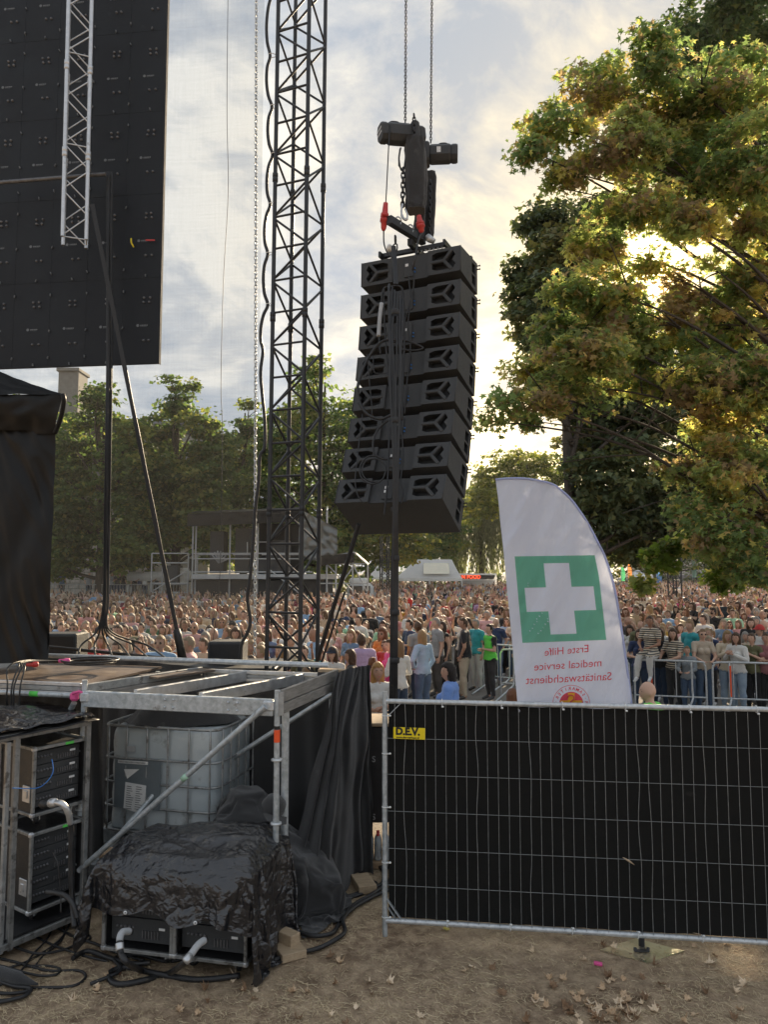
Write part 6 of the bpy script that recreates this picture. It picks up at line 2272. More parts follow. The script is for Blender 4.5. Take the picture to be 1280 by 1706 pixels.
for i, (pts, r_, lab) in enumerate(gc):
    pp = []
    for k, (x, y) in enumerate(pts):
        q = G(x, y, r_)
        q.z = gz(q.x, q.y) + r_ + 0.006 * (i % 3) + 0.010 * (i % 2) * math.sin(k)
        pp.append(q)
    cable('cable', pp, r_, lab)
b = MB()
q0, q1 = G(-40, 1615, .03), G(62, 1640, .03)
b.tube(catmull([q0, q0.lerp(q1, .5) + Vector((0, 0, .01)), q1], 6), [0.05] * 6 + [0.045] * 3 + [.03, .02, .012, .008], 10)
b.build('cable_sleeve', M['cloth'], None, label='fat cloth cable sleeve tapering out of the tangle at the left edge', cat='cable sleeve')
# cables over the deck edge at the left
for i, (x0, x1, y1) in enumerate([(5, 12, 1175), (22, 20, 1200), (28, 24, 1205), (33, 34, 1205)]):
    wire('cable', [P(140 + 6 * i, 1104, 7.6), P(80 + 10 * i, 1101, 7.4), P(38, 1101 + i, 7.0), P(x0 + 8, 1112, 6.75), P(x1, 1140, 6.66), P(x1 - 2, 1165, 6.65), P(x1, y1, 6.7)], 0.008, ('leftmost', 'second', 'third', 'rightmost')[i] + ' of four cables draped over the deck edge at the left')
for i, rr_ in enumerate((0.20, 0.17, 0.225)):
    c_ = P(150, 1106, 7.35)
    b = MB()
    b.tube([c_ + Vector((rr_ * math.cos(a / 24 * 6.283) * 1.2, rr_ * math.sin(a / 24 * 6.283), 0.015 + 0.012 * i)) for a in range(24)], 0.009, 6, closed=True)
    b.build('cable_coil', M['rubber'], None, label=('middle', 'inner', 'outer')[i] + ' ring of the black cable coil on the deck', cat='cable coil')
for (x, y, z_, m_, lab) in ((108, 1101, 7.3, 'pink', 'pink connector on the cable coil on the deck'), (55, 1107, 7.1, 'red', 'red connector lying on the deck near the shelter')):
    b = MB()
    b.lathe([(0, -.06), (.018, -.06), (.020, -.01), (.026, 0), (.026, .04), (0, .05)], 12, 0, Matrix.Translation(P(x, y, z_)) @ Matrix.Rotation(math.pi / 2, 4, 'Y'))
    b.build('connector', M[m_], None, label=lab, cat='connector')

# timber blocks, litter
for (x, y, w_, d_, h_, rz_, lab) in ((606, 1478, .17, .30, .07, .3, 'timber block at the foot of the stage cloth by the fence'), (482, 1590, .20, .22, .06, .5, 'lower timber block by the corner of the tarpaulin'), (470, 1578, .10, .3, .14, .9, 'upright timber offcut by the corner of the tarpaulin')):
    q = G(x, y)
    b = MB()
    b.cbox((0, 0, h_ / 2), (w_, d_, h_), ch=0.004)
    b.build('timber_block', M['wood_lt'], None, loc=(q.x, q.y, 0), rot=(0, 0, rz_), label=lab, cat='timber')
q = G(997, 1608)
b = MB()
b.cbox((0, 0, 0.012), (0.062, 0.03, 0.02), ch=0.004)
b.build('plastic_scrap', M['pink'], None, loc=(q.x, q.y, 0.0), rot=(0.1, 0.1, -.2), label='small pinkish red plastic scrap on the dirt before the fence', cat='litter')
q = G(1177, 1617)
b = MB()
b.tube([(0, 0, .005), (0.09, 0.0, .008)], 0.005, 6)
b.build('wood_stick', M['wood_lt'], None, loc=(q.x, q.y, 0.0), label='short pale stick lying on the dirt right of the base plate', cat='stick')


# fallen leaves
def fallen(seed, shape=MAPLE, cup=0.5):
    g = random.Random(seed)
    b = MB()
    rings = [1.0, 0.55]
    vs = [(0, 0.42, 0)]
    n = len(shape)
    for r_ in (0.55, 1.0):
        for x, y in shape:
            vs.append((x * r_, 0.42 + (y - 0.42) * r_, 0))
    out = []
    ax = g.uniform(0, 6.28)
    for x, y, z in vs:
        dx, dy = x, y - 0.42
        z = cup * ((dx * math.cos(ax) + dy * math.sin(ax)) ** 2) * 1.6 + 0.10 * mnoise.noise(Vector((x * 3, y * 3, seed)))
        z += 0.25 * cup * (dx * dx + dy * dy)
        out.append((x * (1 - .2 * cup), (y - .42), z))
    fs = [(0, 1 + i, 1 + (i + 1) % n) for i in range(n)] + [(1 + i, 1 + n + i, 1 + n + (i + 1) % n, 1 + (i + 1) % n) for i in range(n)]
    b.add(out, fs)
    b.tube([(0, -.40, .0), (0.02, -.62, .05), (0.05, -.85, .12)], 0.012, 4)
    return b


LMS = [pmat('dry_leaf_tan', (0.50, 0.34, 0.20), (0.64, 0.47, 0.31), 30, (0.7, 0.85), transl=0.1), pmat('dry_leaf_pale', (0.68, 0.53, 0.36), (0.80, 0.65, 0.48), 30, (0.7, 0.85), transl=0.1),
       pmat('dry_leaf_brown', (0.20, 0.115, 0.06), (0.30, 0.19, 0.11), 30, (0.7, 0.85), transl=0.1)]
leafm = [fallen(i, MAPLE, 0.45 + 0.35 * (i % 4)).mesh('fallen_leaf', LMS[i % 3]) for i in range(12)]
spots = []
for _ in range(34):
    spots.append((rnd.gauss(985, 62), rnd.gauss(1672, 22), 'p'))
for _ in range(22):
    spots.append((rnd.gauss(1020, 45), rnd.gauss(1690, 12), 'p'))
for _ in range(46):
    spots.append((rnd.uniform(120, 1275), rnd.uniform(1572, 1700), 's'))
for p_ in [(1147, 1663), (1115, 1650), (1102, 1640), (1232, 1680), (1240, 1640), (1015, 1625), (1022, 1632), (700, 1692), (560, 1640), (330, 1690), (160, 1655), (125, 1665), (215, 1640), (510, 1600), (550, 1592), (640, 1560), (650, 1640), (620, 1655), (1160, 1690)]:
    spots.append((*p_, 's'))
ANCH = [(150, 1660, 'right of the cable tangle'), (260, 1690, 'at the bottom edge below the amplifier cases'), (420, 1650, 'in front of the right amplifier case'), (540, 1600, 'beside the ground cables'), (600, 1690, 'at the bottom edge below the fence post'),
        (645, 1610, 'just below the fence post'), (760, 1590, 'under the left part of the fence'), (800, 1680, 'at the bottom edge left of the leaf pile'), (900, 1620, 'above the leaf pile'), (930, 1670, 'on the left side of the leaf pile'), (985, 1665, 'in the middle of the leaf pile'),
        (1000, 1695, 'at the bottom of the leaf pile'), (1050, 1670, 'on the right side of the leaf pile'), (1070, 1625, 'below the steel base plate'), (1150, 1665, 'right of the leaf pile'), (1190, 1600, 'right of the steel base plate'), (1250, 1680, 'in the lower right corner')]
for i, (x, y, k_) in enumerate(spots):
    if y > 1712 or (x < 520 and y < 1620):
        y = 1700 if y > 1712 else 1650
    q = G(x, y)
    s_ = rnd.uniform(0.05, 0.09)
    o = obj('fallen_leaf', leafm[i % 12], None, loc=(q.x, q.y, gz(q.x, q.y) + 0.008), rot=(rnd.uniform(-.5, .5), rnd.uniform(-.5, .5), rnd.uniform(0, 6.28)))
    o.scale = (s_, s_, s_)
    col_ = ('tan', 'pale', 'brown')[i % 3]
    cu_ = ('flat', 'slightly curled', 'curled', 'tightly curled')[i % 4]
    near_ = min(ANCH, key=lambda a_: (a_[0] - x) ** 2 + (a_[1] - y) ** 2 * 2)[2]
    sz_ = 'small' if s_ < .062 else ('middling' if s_ < .078 else 'large')
    tag(o, f'{sz_} {cu_} {col_} dry maple leaf {near_}', 'leaf', 'leaves piled in the lower right' if k_ == 'p' else 'fallen leaves scattered on the dirt')
for (x, y, m_, s_, lab) in ((743, 1549, 'yellow', .085, 'fresh yellow leaf lying under the fence foot rail'), (193, 1622, 'orange', .10, 'orange brown leaf lying beside the looping plug cable')):
    mm = {'yellow': pmat('yellow_leaf', (0.42, 0.34, 0.05), (0.50, 0.42, 0.08), 20), 'orange': pmat('rust_leaf', (0.42, 0.14, 0.06), (0.50, 0.20, 0.09), 20)}[m_]
    q = G(x, y)
    o = obj('fallen_leaf', fallen(77, MAPLE, .3).mesh('fallen_leaf', mm), None, loc=(q.x, q.y, gz(q.x, q.y) + .012), rot=(.3, .2, 1.0), label=lab, cat='leaf')
    o.scale = (s_, s_, s_)

def fbx(parent, name, p0, p1, depth, mat, ch=0.02):
    """box between two photo points at the depth of p0/p1, extending back"""
    b = MB()
    lo = (min(p0.x, p1.x), p0.y, min(p0.z, p1.z))
    hi = (max(p0.x, p1.x), p0.y + depth, max(p0.z, p1.z))
    c = [(lo[i] + hi[i]) / 2 for i in range(3)]
    s_ = [max(0.01, hi[i] - lo[i]) for i in range(3)]
    b.cbox(c, s_, ch=min(ch, min(s_) * .3))
    o = b.build(name, M[mat] if isinstance(mat, str) else mat, parent)
    o.matrix_basis = pm(parent).inverted()
    return o


FZD = 44.0
foh = thing('scaffold_stand', 'far scaffold stand with a black roof and clear plastic side beyond the crowd', 'scaffold', (P(460, 1000, FZD).x, FZD, 0))
M['scaf'] = pmat('far_scaffold_tube', (0.36, 0.37, 0.37), (0.46, 0.47, 0.47), 2, (0.5, 0.6), 0.3)
M['clearpvc'] = tarp_mat('shiny_clear_sheet', (0.07, 0.075, 0.07), 0.18, 1.2, 0.6, False)


def fr_(name, x0, y0, x1, y1, r=0.045, Z=FZD, dz=0.0, m='scaf', parent=None):
    return rod(name, P(x0, y0, Z + dz), P(x1, y1, Z + dz), r, M[m], parent or foh, 6)


for x in (322, 327, 384, 430, 505, 545):
    q = P(x, 852 if x > 330 else 868, FZD)
    rod('standard', (q.x, q.y, 0), q, 0.05, M['scaf'], foh, 6)
for y in (922, 931, 953):
    fr_('ledger', 322, y, 520, y)
for x0, x1 in ((330, 384), (388, 430), (436, 500)):
    fr_('guard_rail', x0, 924, x1, 924, .035)
fr_('roof_beam', 320, 862, 520, 862, .05)
fr_('ledger', 420, 903, 445, 903, .03)
fr_('standard', 412, 903, 412, 925, .03)
fbx(foh, 'deck', P(320, 957, FZD - .4), P(560, 965, FZD - .4), 5.5, 'scaf')
fbx(foh, 'skirt', P(322, 966, FZD), P(545, 1036, FZD), 5.0, 'ink')
fbx(foh, 'back_wall', P(432, 872, FZD + 4.8), P(506, 962, FZD + 4.8), 0.1, 'ink')
b = MB()
r0, r1 = P(312, 856, FZD - .8), P(500, 848, FZD - .8)
b.grid(lambda u, v: r0.lerp(r1, u) + Vector((0, 6.0 * v, 0.35 * math.sin(v * 3.14) + 0.06 * mnoise.noise(Vector((u * 9, v * 4, 0))))), 24, 8)
b.grid(lambda u, v: r0.lerp(r1, u) + Vector((0, -0.02 + 0.05 * mnoise.noise(Vector((u * 14, v * 3, 2))), -0.75 * v)), 40, 6)
o = b.build('roof_sheet', M['pvc'], foh)
o.matrix_basis = pm(foh).inverted()
b = MB()
c0, c1 = P(498, 848, FZD - .8), P(562, 880, FZD - 1.2)
b.grid(lambda u, v: c0.lerp(c1, u) + Vector((0, 0.15 * mnoise.noise(Vector((u * 7, v * 7, 0))), -(2.9 - .9 * u) * v)), 30, 30)
o = b.build('plastic_sheet', M['clearpvc'], foh)
o.matrix_basis = pm(foh).inverted()
# gear inside
for (x0, y0, x1, y1) in ((350, 885, 372, 955), (392, 880, 414, 955), (450, 900, 480, 955), (425, 930, 445, 956)):
    fbx(foh, 'equipment_box', P(x0, y0, FZD + 2), P(x1, y1, FZD + 2), 1.2, 'spk')
b = MB()
for k_ in range(7):
    a = 0.3 + k_ * 0.35
    c_ = P(364, 938, FZD + .8)
    b.tube([c_, c_ + Vector((0.55 * math.cos(a), 0, 0.75 * math.sin(a)))], 0.05, 5)
o = b.build('folded_banner', M['grey'], foh)
o.matrix_basis = pm(foh).inverted()
# stairs and side stand on the right
side = thing('scaffold_stand', 'lower scaffold side stand with a sloping black roof right of the truss tower', 'scaffold', (P(575, 1000, 43).x, 43, 0))
for x in (530, 545, 560, 588, 613):
    q = P(x, 926 if x < 589 else 940, 43)
    rod('standard', (q.x, q.y, 0), q, 0.045, M['scaf'], side, 6)
for (a, b_, c, d) in ((530, 939, 610, 939), (530, 972, 612, 972), (560, 925, 590, 920), (590, 920, 613, 940), (588, 920, 588, 940), (588, 940, 611, 985), (545, 940, 588, 985), (560, 985, 588, 945), (532, 990, 612, 990), (538, 925, 530, 960), (450, 950, 520, 1005), (470, 990, 520, 1025)):
    rod('tube', P(a, b_, 43), P(c, d, 43), 0.04, M['scaf'], side, 6)
b = MB()
r0, r1, r2 = P(534, 926, 42.8), P(590, 921, 42.8), P(613, 941, 42.8)
b.grid(lambda u, v: (r0.lerp(r1, u * 1.6) if u < .625 else r1.lerp(r2, (u - .625) / .375)) + Vector((0, 3 * v, .1 * v)), 16, 4)
b.grid(lambda u, v: r0.lerp(r1, u) + Vector((0, 0.05 * mnoise.noise(Vector((u * 9, v * 3, 2))), -0.55 * v)), 16, 4)
o = b.build('roof_sheet', M['pvc'], side)
o.matrix_basis = pm(side).inverted()
lft = thing('scaffold_stand', 'small open scaffold stand left of the far black stand', 'scaffold', (P(284, 1000, 45).x, 45, 0))
for x in (253, 314):
    for dz in (0, 2.2):
        q = P(x, 922, 45)
        rod('standard', (q.x, q.y + dz, 0), (q.x, q.y + dz, q.z), 0.045, M['scaf'], lft, 6)
for y in (922, 938, 972, 987):
    rod('ledger', P(253, y, 45), P(314, y, 45), 0.045, M['scaf'], lft, 6)
rod('brace', P(255, 984, 45), P(314, 950, 45), 0.04, M['scaf'], lft, 6)
rod('brace', P(253, 1000, 45), P(264, 990, 45), 0.04, M['scaf'], lft, 6)
fbx(lft, 'equipment_box', P(277, 942, 46), P(296, 972, 46), 1.0, 'spk')
b = MB()
b.grid(lambda u, v: P(292, 946, 46.5) + Vector((u * 0.85, 0.3 * mnoise.noise(Vector((u * 5, v * 5, 0))), -v * 0.95)), 10, 10)
o = b.build('plastic_sheet', M['whitepvc'], lft)
o.matrix_basis = pm(lft).inverted()
b = MB()
q = P(213, 961, 50)
b.tube([q, q + Vector((4.2, 0, 0.1))], 0.32, 10)
b.build('canvas_roll', M['whitepvc'], None, label='long white rolled awning behind the people at the stone wall', cat='awning')

# truck
tk = thing('truck', 'white truck cab parked beside the far scaffold', 'truck', (P(600, 1000, 47).x, 47, 0))
fbx(tk, 'cab', P(578, 972, 47), P(622, 1024, 47), 2.2, 'whitepvc', 0.25)
fbx(tk, 'roof_fairing', P(582, 963, 47.2), P(612, 972, 47.2), 1.6, 'whitepvc', 0.2)
fbx(tk, 'windscreen', P(582, 976, 46.95), P(604, 988, 46.95), 0.08, 'glass_dark', 0.02)
fbx(tk, 'side_window', P(607, 976, 46.95), P(617, 988, 46.95), 0.08, 'glass_dark', 0.02)
fbx(tk, 'stripe', P(580, 994, 46.93), P(606, 1002, 46.93), 0.06, M['blue'], 0.01)
for x in (586, 614):
    b = MB()
    b.lathe([(0, -.15), (.45, -.15), (.5, -.1), (.5, .1), (.45, .15), (0, .15)], 16, 0, Matrix.Translation((P(x, 1000, 47).x, 47.0, .5)) @ Matrix.Rotation(math.pi / 2, 4, 'X'))
    o = b.build('wheel', M['rubber'], tk)
    o.matrix_basis = pm(tk).inverted()

# marquees
def tent(label, xl, xr, xrl, xrr, yr, ye, Z, depth, valance, name='marquee', mat='whitepvc'):
    t = thing(name, label, 'marquee', (P((xl + xr) / 2, 1000, Z).x, Z, 0))
    el, er = P(xl, ye, Z), P(xr, ye, Z)
    rl, rr_ = P(xrl, yr, Z + depth / 2), P(xrr, yr, Z + depth / 2)
    bl, br = el + Vector((0, depth, 0)), er + Vector((0, depth, 0))
    def plane(nm, a, c, d_, e):
        b = MB()
        b.grid(lambda u, v: a.lerp(c, u).lerp(d_.lerp(e, u), v) + Vector((0, 0, -0.07 * math.sin(v * 3.14) + 0.02 * mnoise.noise(Vector((u * 8, v * 5, Z))))), 16, 10)
        o = b.build(nm, M[mat], t)
        o.matrix_basis = pm(t).inverted()
    plane('roof_panel', el, er, rl, rr_)
    plane('roof_panel', bl, br, rl, rr_)
    plane('gable', el, bl, rl, rl + Vector((0, .01, 0)))
    plane('gable', er, br, rr_, rr_ + Vector((0, .01, 0)))
    for a, c in ((el, er), (el, bl), (er, br)):
        b = MB()
        b.grid(lambda u, v: a.lerp(c, u) + Vector((0, -0.02, -valance * v)) + Vector((0, .03 * math.sin(u * 40), 0)), 40, 3)
        o = b.build('valance', M[mat], t)
        o.matrix_basis = pm(t).inverted()
    for q in (el, er, bl, br, el.lerp(er, .5)):
        rod('pole', (q.x, q.y, 0), (q.x, q.y, q.z), 0.05, M['whitepvc'], t, 8)
    return t


tn = tent('white marquee with a large pale roof window beyond the crowd', 662, 770, 692, 753, 932, 963, 68, 5.5, 0.28)
b = MB()
b.grid(lambda u, v: P(706 + (44 - 2 * v) * u, 956 - 18 * v, 68.05 + 2.4 * v * 0.75 + .15), 6, 4)
o = b.build('roof_window', pmat('cream_window', (0.62, 0.58, 0.47), (0.68, 0.63, 0.5), 2), tn)
o.matrix_basis = pm(tn).inverted()
tent('low white marquee left of the windowed one, beside the hanging cables', 612, 664, 628, 650, 944, 961, 72, 5.0, 0.25)
tr_ = thing('food_trailer', 'white food trailer with a red lit FOOD sign by the willow', 'trailer', (P(800, 1000, 74).x, 74, 0))
fbx(tr_, 'body', P(766, 955.5, 74), P(828, 958, 74), 2.4, 'whitepvc', .02)
fbx(tr_, 'back_wall', P(768, 966, 76), P(827, 1000, 76), .1, 'galv_lt', .02)
fbx(tr_, 'corner_post', P(825.5, 957, 74), P(828.5, 996, 74), .15, 'whitepvc', .02)
fbx(tr_, 'sign_board', P(766, 958.2, 73.9), P(824, 964.5, 73.9), .08, 'black_plain', .01)
fbx(tr_, 'sign_board_frame', P(766, 965, 73.95), P(825, 967, 73.95), .3, 'whitepvc', .01)
fbx(tr_, 'counter', P(768, 988, 73.9), P(826, 990, 73.9), .5, 'alu', .01)
em = bpy.data.materials.new('red_lit_letters')
em.use_nodes = True
e_ = em.node_tree.nodes['Principled BSDF']
e_.inputs['Base Color'].default_value = (0.8, 0.05, 0.02, 1)
e_.inputs['Emission Color'].default_value = (1, 0.09, 0.03, 1)
e_.inputs['Emission Strength'].default_value = 0.7
vs_, fs_ = text_mesh('FAN FOOD', 0.48, 0.018)
bb = MB()
bb.add([Vector((v.x, 0, v.y)) for v in vs_], fs_)
o = bb.build('lettering', em, tr_)
o.matrix_basis = pm(tr_).inverted() @ Matrix.Translation(P(781, 961.5, 73.83))

# slim far delay towers
M['scafd'] = M['black_steel']
truss('truss_tower', 'slim black delay tower between the hanging speakers and the white marquee', Vector((P(641, 1000, 52).x, 52, 0)), 5.4, 0.5, 0.3, 0.5, .045, .02, M['black_steel'])
truss('truss_tower', 'second slim black tower just left of the hanging cable bundle', Vector((P(652, 1000, 60).x, 60, 0)), 5.0, 0.4, 0.1, 0.5, .045, .02, M['black_steel'])
truss('truss_tower', 'dark slim truss standing in the crowd below the maple', Vector((P(1126, 1000, 38).x, 38, 0)), 5.6, 0.46, 0.2, 0.5, .040, .016, M['black_steel'])

# stone building behind the lindens
st = thing('stone_building', 'pale stone building half hidden behind the lindens at the left', 'building', (P(170, 1000, 62).x, 62, 0))
fbx(st, 'wall', P(-60, 720, 62), P(345, 1011, 62), 12, 'mortar', .05)
g = random.Random(12)
k = 0
for r_ in range(11):
    z_ = 0.6 + r_ * 0.46
    x_ = P(70, 1000, 62).x - (r_ % 2) * 0.35
    while x_ < P(176, 1000, 62).x and k < 290:
        w_ = g.uniform(.6, 1.0)
        b = MB()
        b.cbox((x_ + w_ / 2, 62 - 0.02 + g.uniform(-.015, .015), z_ + .215), (w_ - .05, .10, .42), ch=.03)
        o = b.build('stone', M['stone'], st)
        o.matrix_basis = pm(st).inverted()
        x_ += w_
        k += 1
fbx(st, 'wall_facing', P(176, 720, 61.97), P(345, 1005, 61.97), .1, 'stone')
for x in (197, 220, 250, 290, 318):
    w_ = fbx(st, 'window', P(x - 7, 928, 61.9), P(x + 7, 972, 61.9), .06, 'stone')
    o = fbx(st, 'pane', P(x - 5, 931, 61.82), P(x + 5, 970, 61.82), .04, 'glass_dark')
    b = MB()
fbx(st, 'chimney', P(97, 618, 61.5), P(127, 720, 61.5), 2.0, 'mortar', .05)
fbx(st, 'chimney_cap', P(93, 612, 61.3), P(131, 618, 61.3), 2.4, 'mortar', .05)
fbx(st, 'roof', P(-60, 700, 61.5), P(345, 722, 61.5), 13, 'roofslate', .3)
# far building at the right
rb_ = thing('apartment_building', 'pale building with tall windows glimpsed under the maple leaves', 'building', (P(1165, 1000, 120).x, 120, 0))
fbx(rb_, 'wall', P(1085, 820, 120), P(1290, 985, 120), 10, 'stone', .1)
for x in (1100, 1128, 1158, 1178, 1200, 1225, 1250):
    for y in (860, 935):
        fbx(rb_, 'window', P(x - 5, y - 14, 119.9), P(x + 5, y + 14, 119.9), .12, 'glass_dark', .02)
fbx(rb_, 'roof', P(1080, 808, 119.5), P(1295, 822, 119.5), 11, 'roofslate', .3)
fbx(rb_, 'plinth', P(1085, 958, 119.6), P(1290, 985, 119.6), .5, 'roofslate', .1)
lb_ = thing('hedge', 'long dark hedge closing the square behind the far crowd', 'hedge', (20, 100, 0))
lo_ = [(Vector((x, 100 + (i % 2), 1.7)) - Vector((20, 100, 0)), (3.6, 1.6, 1.9), 1.0) for i, x in enumerate(range(-4, 64, 4))]
crown('foliage', lo_, 9000, 0.5, PD, OVAL, LEAF_DK, lb_, n_clump=420, clump_r=0.9, seed=77, flat=.8)
# small far feather flags and tents at the right
def mini(label, x, y0, y1, w_, Z, col, name='feather_flag'):
    m_ = pmat('flag_' + str(int(x)), col, None, 3, (.6, .7), transl=.4)
    a, c = P(x, y1, Z), P(x, y0, Z)
    t = thing(name, label, 'flag', (a.x, Z, 0))
    rod('pole', (a.x, Z, 0), (a.x, Z, c.z), 0.03, M['galv'], t, 6)
    b = MB()
    ww = w_ * Z / FPX
    b.grid(lambda u, v: Vector((a.x + ww * u * (0.55 + .45 * min(1, v * 3)), Z + .15 * math.sin(u * 3 + v * 3), c.z - (c.z - a.z) * v)), 6, 14)
    o = b.build('flag_cloth', m_, t)
    o.matrix_basis = pm(t).inverted()


mini('far orange feather flag just right of the white flag', 1047, 938, 968, 6, 70, (0.75, 0.30, 0.10))
mini('far green feather flag beside the orange one', 1036, 944, 968, 6, 72, (0.10, 0.50, 0.22))
mini('far white feather flag below the maple', 1084, 955, 972, 5, 85, (0.65, 0.68, 0.72))
mini('far blue feather flag below the maple', 1095, 953, 972, 8, 85, (0.10, 0.25, 0.50))
mini('far light blue banner at the back of the crowd', 1186, 954, 972, 10, 85, (0.25, 0.55, 0.62))
mini('far pale green banner hanging before the distant building', 1154, 930, 962, 7, 95, (0.30, 0.52, 0.42))
tent('small grey tent at the back of the crowd right of the white flag', 1048, 1086, 1060, 1066, 950, 964, 88, 4, .2, mat='galv_lt')
tent('small white tent under the far building windows', 1212, 1246, 1222, 1232, 960, 966, 90, 4, .2)

def barrier(label, a, c, h=1.1, group=None, orange=True, feet=True):
    a, c = Vector(a), Vector(c)
    d = (c - a)
    L_ = d.length
    u_ = d.normalized()
    n_ = Vector((u_.y, -u_.x, 0))
    t = thing('crowd_barrier', label, 'barrier', a, group=group)
    def pt(s, z, o=0.0):
        return a + u_ * s + n_ * o + Vector((0, 0, z))
    b = MB()
    b.tube(catmull([pt(0.03, 0.05), pt(0.03, h - .20), pt(0.06, h - .06), pt(0.18, h), pt(L_ - .18, h), pt(L_ - .06, h - .06), pt(L_ - .03, h - .20), pt(L_ - .03, .05)], 6), 0.021, 8)
    o = b.build('frame', M['galv_lt'], t)
    o.matrix_basis = pm(t).inverted()
    rod('lower_bar', pt(0.03, 0.38), pt(L_ - .03, .38), .017, M['galv_lt'], t, 8)
    for k_ in range(1, int(L_ / .42)):
        rod('upright', pt(k_ * .42, .38), pt(k_ * .42, h), .010, M['galv_lt'], t, 6)
    if feet:
        for s in (0.35, L_ - .3):
            b = MB()
            b.tube(catmull([pt(s, h, 0.0), pt(s, .55, .02), pt(s, .36, .06), pt(s - .1, .22, .30), pt(s - .25, .03, .75)], 5), 0.020, 8)
            o = b.build('foot', M['galv_lt'], t)
            o.matrix_basis = pm(t).inverted()
    if orange:
        rod('orange_strip', pt(.36, .42, .035), pt(.36, h - .06, .035), .018, M['orange'], t, 8)
    return t


BZ = 15.4
bx = [(955, 16.0), (1043, 15.75), (1050, 15.7), (1172, 15.35), (1178, 15.33), (1300, 15.0)]
barrier('crowd barrier hidden partly by the right edge of the white flag', G(0, 0) * 0 + Vector(((940 - 640) / FPX * 16.0, 16.0, 0)), Vector(((1046 - 640) / FPX * 15.75, 15.75, 0)), group='crowd barriers at the right')
barrier('crowd barrier with the girl in grey leaning on it', Vector(((1050 - 640) / FPX * 15.72, 15.72, 0)), Vector(((1172 - 640) / FPX * 15.35, 15.35, 0)), group='crowd barriers at the right')
barrier('crowd barrier with an orange strip at the right edge of the picture', Vector(((1178 - 640) / FPX * 15.32, 15.32, 0)), Vector(((1305 - 640) / FPX * 15.0, 15.0, 0)), group='crowd barriers at the right')
for i, (x0, z0, x1, z1, lab) in enumerate(((802, 18.6, 866, 18.0, 'grey steel crowd barrier right behind the man in the green vest'), (830, 17.4, 905, 16.9, 'nearer grey steel barrier left of the white flag'), (870, 18.6, 960, 17.8, 'grey steel barrier mostly behind the white flag'))):
    barrier(lab, Vector(((x0 - 640) / FPX * z0, z0, 0)), Vector(((x1 - 640) / FPX * z1, z1, 0)), 1.15, orange=False, feet=True)

def person_mats():
    d = {}
    def base(name, colfn, rough, sheen=0.0, bump=0.0, sss=False):
        m = bpy.data.materials.new(name)
        m.use_nodes = True
        t = m.node_tree
        t.nodes.clear()
        N = NT(t)
        oi = N.n('ShaderNodeObjectInfo')
        col = colfn(N, oi)
        b = N.n('ShaderNodeBsdfPrincipled', ins={'Base Color': col, 'Roughness': rough, 'Sheen Weight': sheen, 'Specular IOR Level': 0.35})
        if bump:
            v = N.n('ShaderNodeTexCoord').outputs['Object']
            bp = N.n('ShaderNodeBump', ins={'Height': N.noise(v, 14, 5, .6, .8), 'Strength': bump, 'Distance': 0.02})
            t.links.new(bp.outputs[0], b.inputs['Normal'])
        N.n('ShaderNodeOutputMaterial', ins={0: b.outputs[0]})
        return m
    def skin(N, oi):
        return N.ramp(oi.outputs['Random'], [(0.0, (0.60, 0.38, 0.28)), (0.5, (0.53, 0.32, 0.23)), (0.85, (0.45, 0.26, 0.18)), (1.0, (0.30, 0.16, 0.10))])
    def shirt(N, oi):
        return oi.outputs['Color']
    def trou(N, oi):
        m = N.n('ShaderNodeMath', operation='FRACT', ins={0: N.math('MULTIPLY', oi.outputs['Random'], 7.31)})
        r = N.n('ShaderNodeValToRGB')
        r.color_ramp.interpolation = 'CONSTANT'
        cs = [(0, (0.03, 0.05, 0.09)), (.28, (0.02, 0.02, 0.022)), (.5, (0.10, 0.16, 0.25)), (.68, (0.42, 0.36, 0.27)), (.8, (0.08, 0.075, 0.07)), (.9, (0.55, 0.54, 0.52))]
        e = r.color_ramp.elements
        while len(e) < len(cs):
            e.new(.5)
        for el, (p, c) in zip(e, cs):
            el.position = p
            el.color = (*c, 1)
        N.put(r.inputs[0], m.outputs[0])
        return r.outputs[0]
    def shirt_stripe(N, oi):
        v = N.n('ShaderNodeTexCoord').outputs['Object']
        z = N.n('ShaderNodeSeparateXYZ', ins={0: v}).outputs[2]
        s = N.math('GREATER_THAN', N.math('FRACT', N.math('MULTIPLY', z, 22.0)), 0.5)
        return N.mix(s, oi.outputs['Color'], (0.03, 0.03, 0.035))
    d['skin'] = base('person_skin', skin, 0.5)
    d['shirt'] = base('person_top', shirt, 0.85, .2, .6)
    d['stripe'] = base('person_striped_top', shirt_stripe, 0.85, .2, .6)
    d['trou'] = base('person_trousers', trou, 0.85, .1, .6)
    d['shoe'] = pmat('person_shoes', (0.03, 0.03, 0.03), (0.10, 0.10, 0.10), 3)
    d['shoew'] = pmat('person_white_shoes', (0.6, 0.6, 0.6), (0.7, 0.7, 0.7), 3)
    d['hair'] = pmat('person_hair', 'OBJ', None, 60, (0.38, 0.55), 0, 0.9, 160, coords='Object', stretch=(1, 1, 0.12), spec=0.5, sheen=0.3, transl=0.45)
    d['eye'] = pmat('person_eye', (0.03, 0.02, 0.02), None, 3, (.3, .4))
    d['lip'] = pmat('person_lips', (0.42, 0.14, 0.12), None, 3, (.5, .5))
    return d


PM = person_mats()
HEAD_C = Vector((0, 0.02, 1.615))


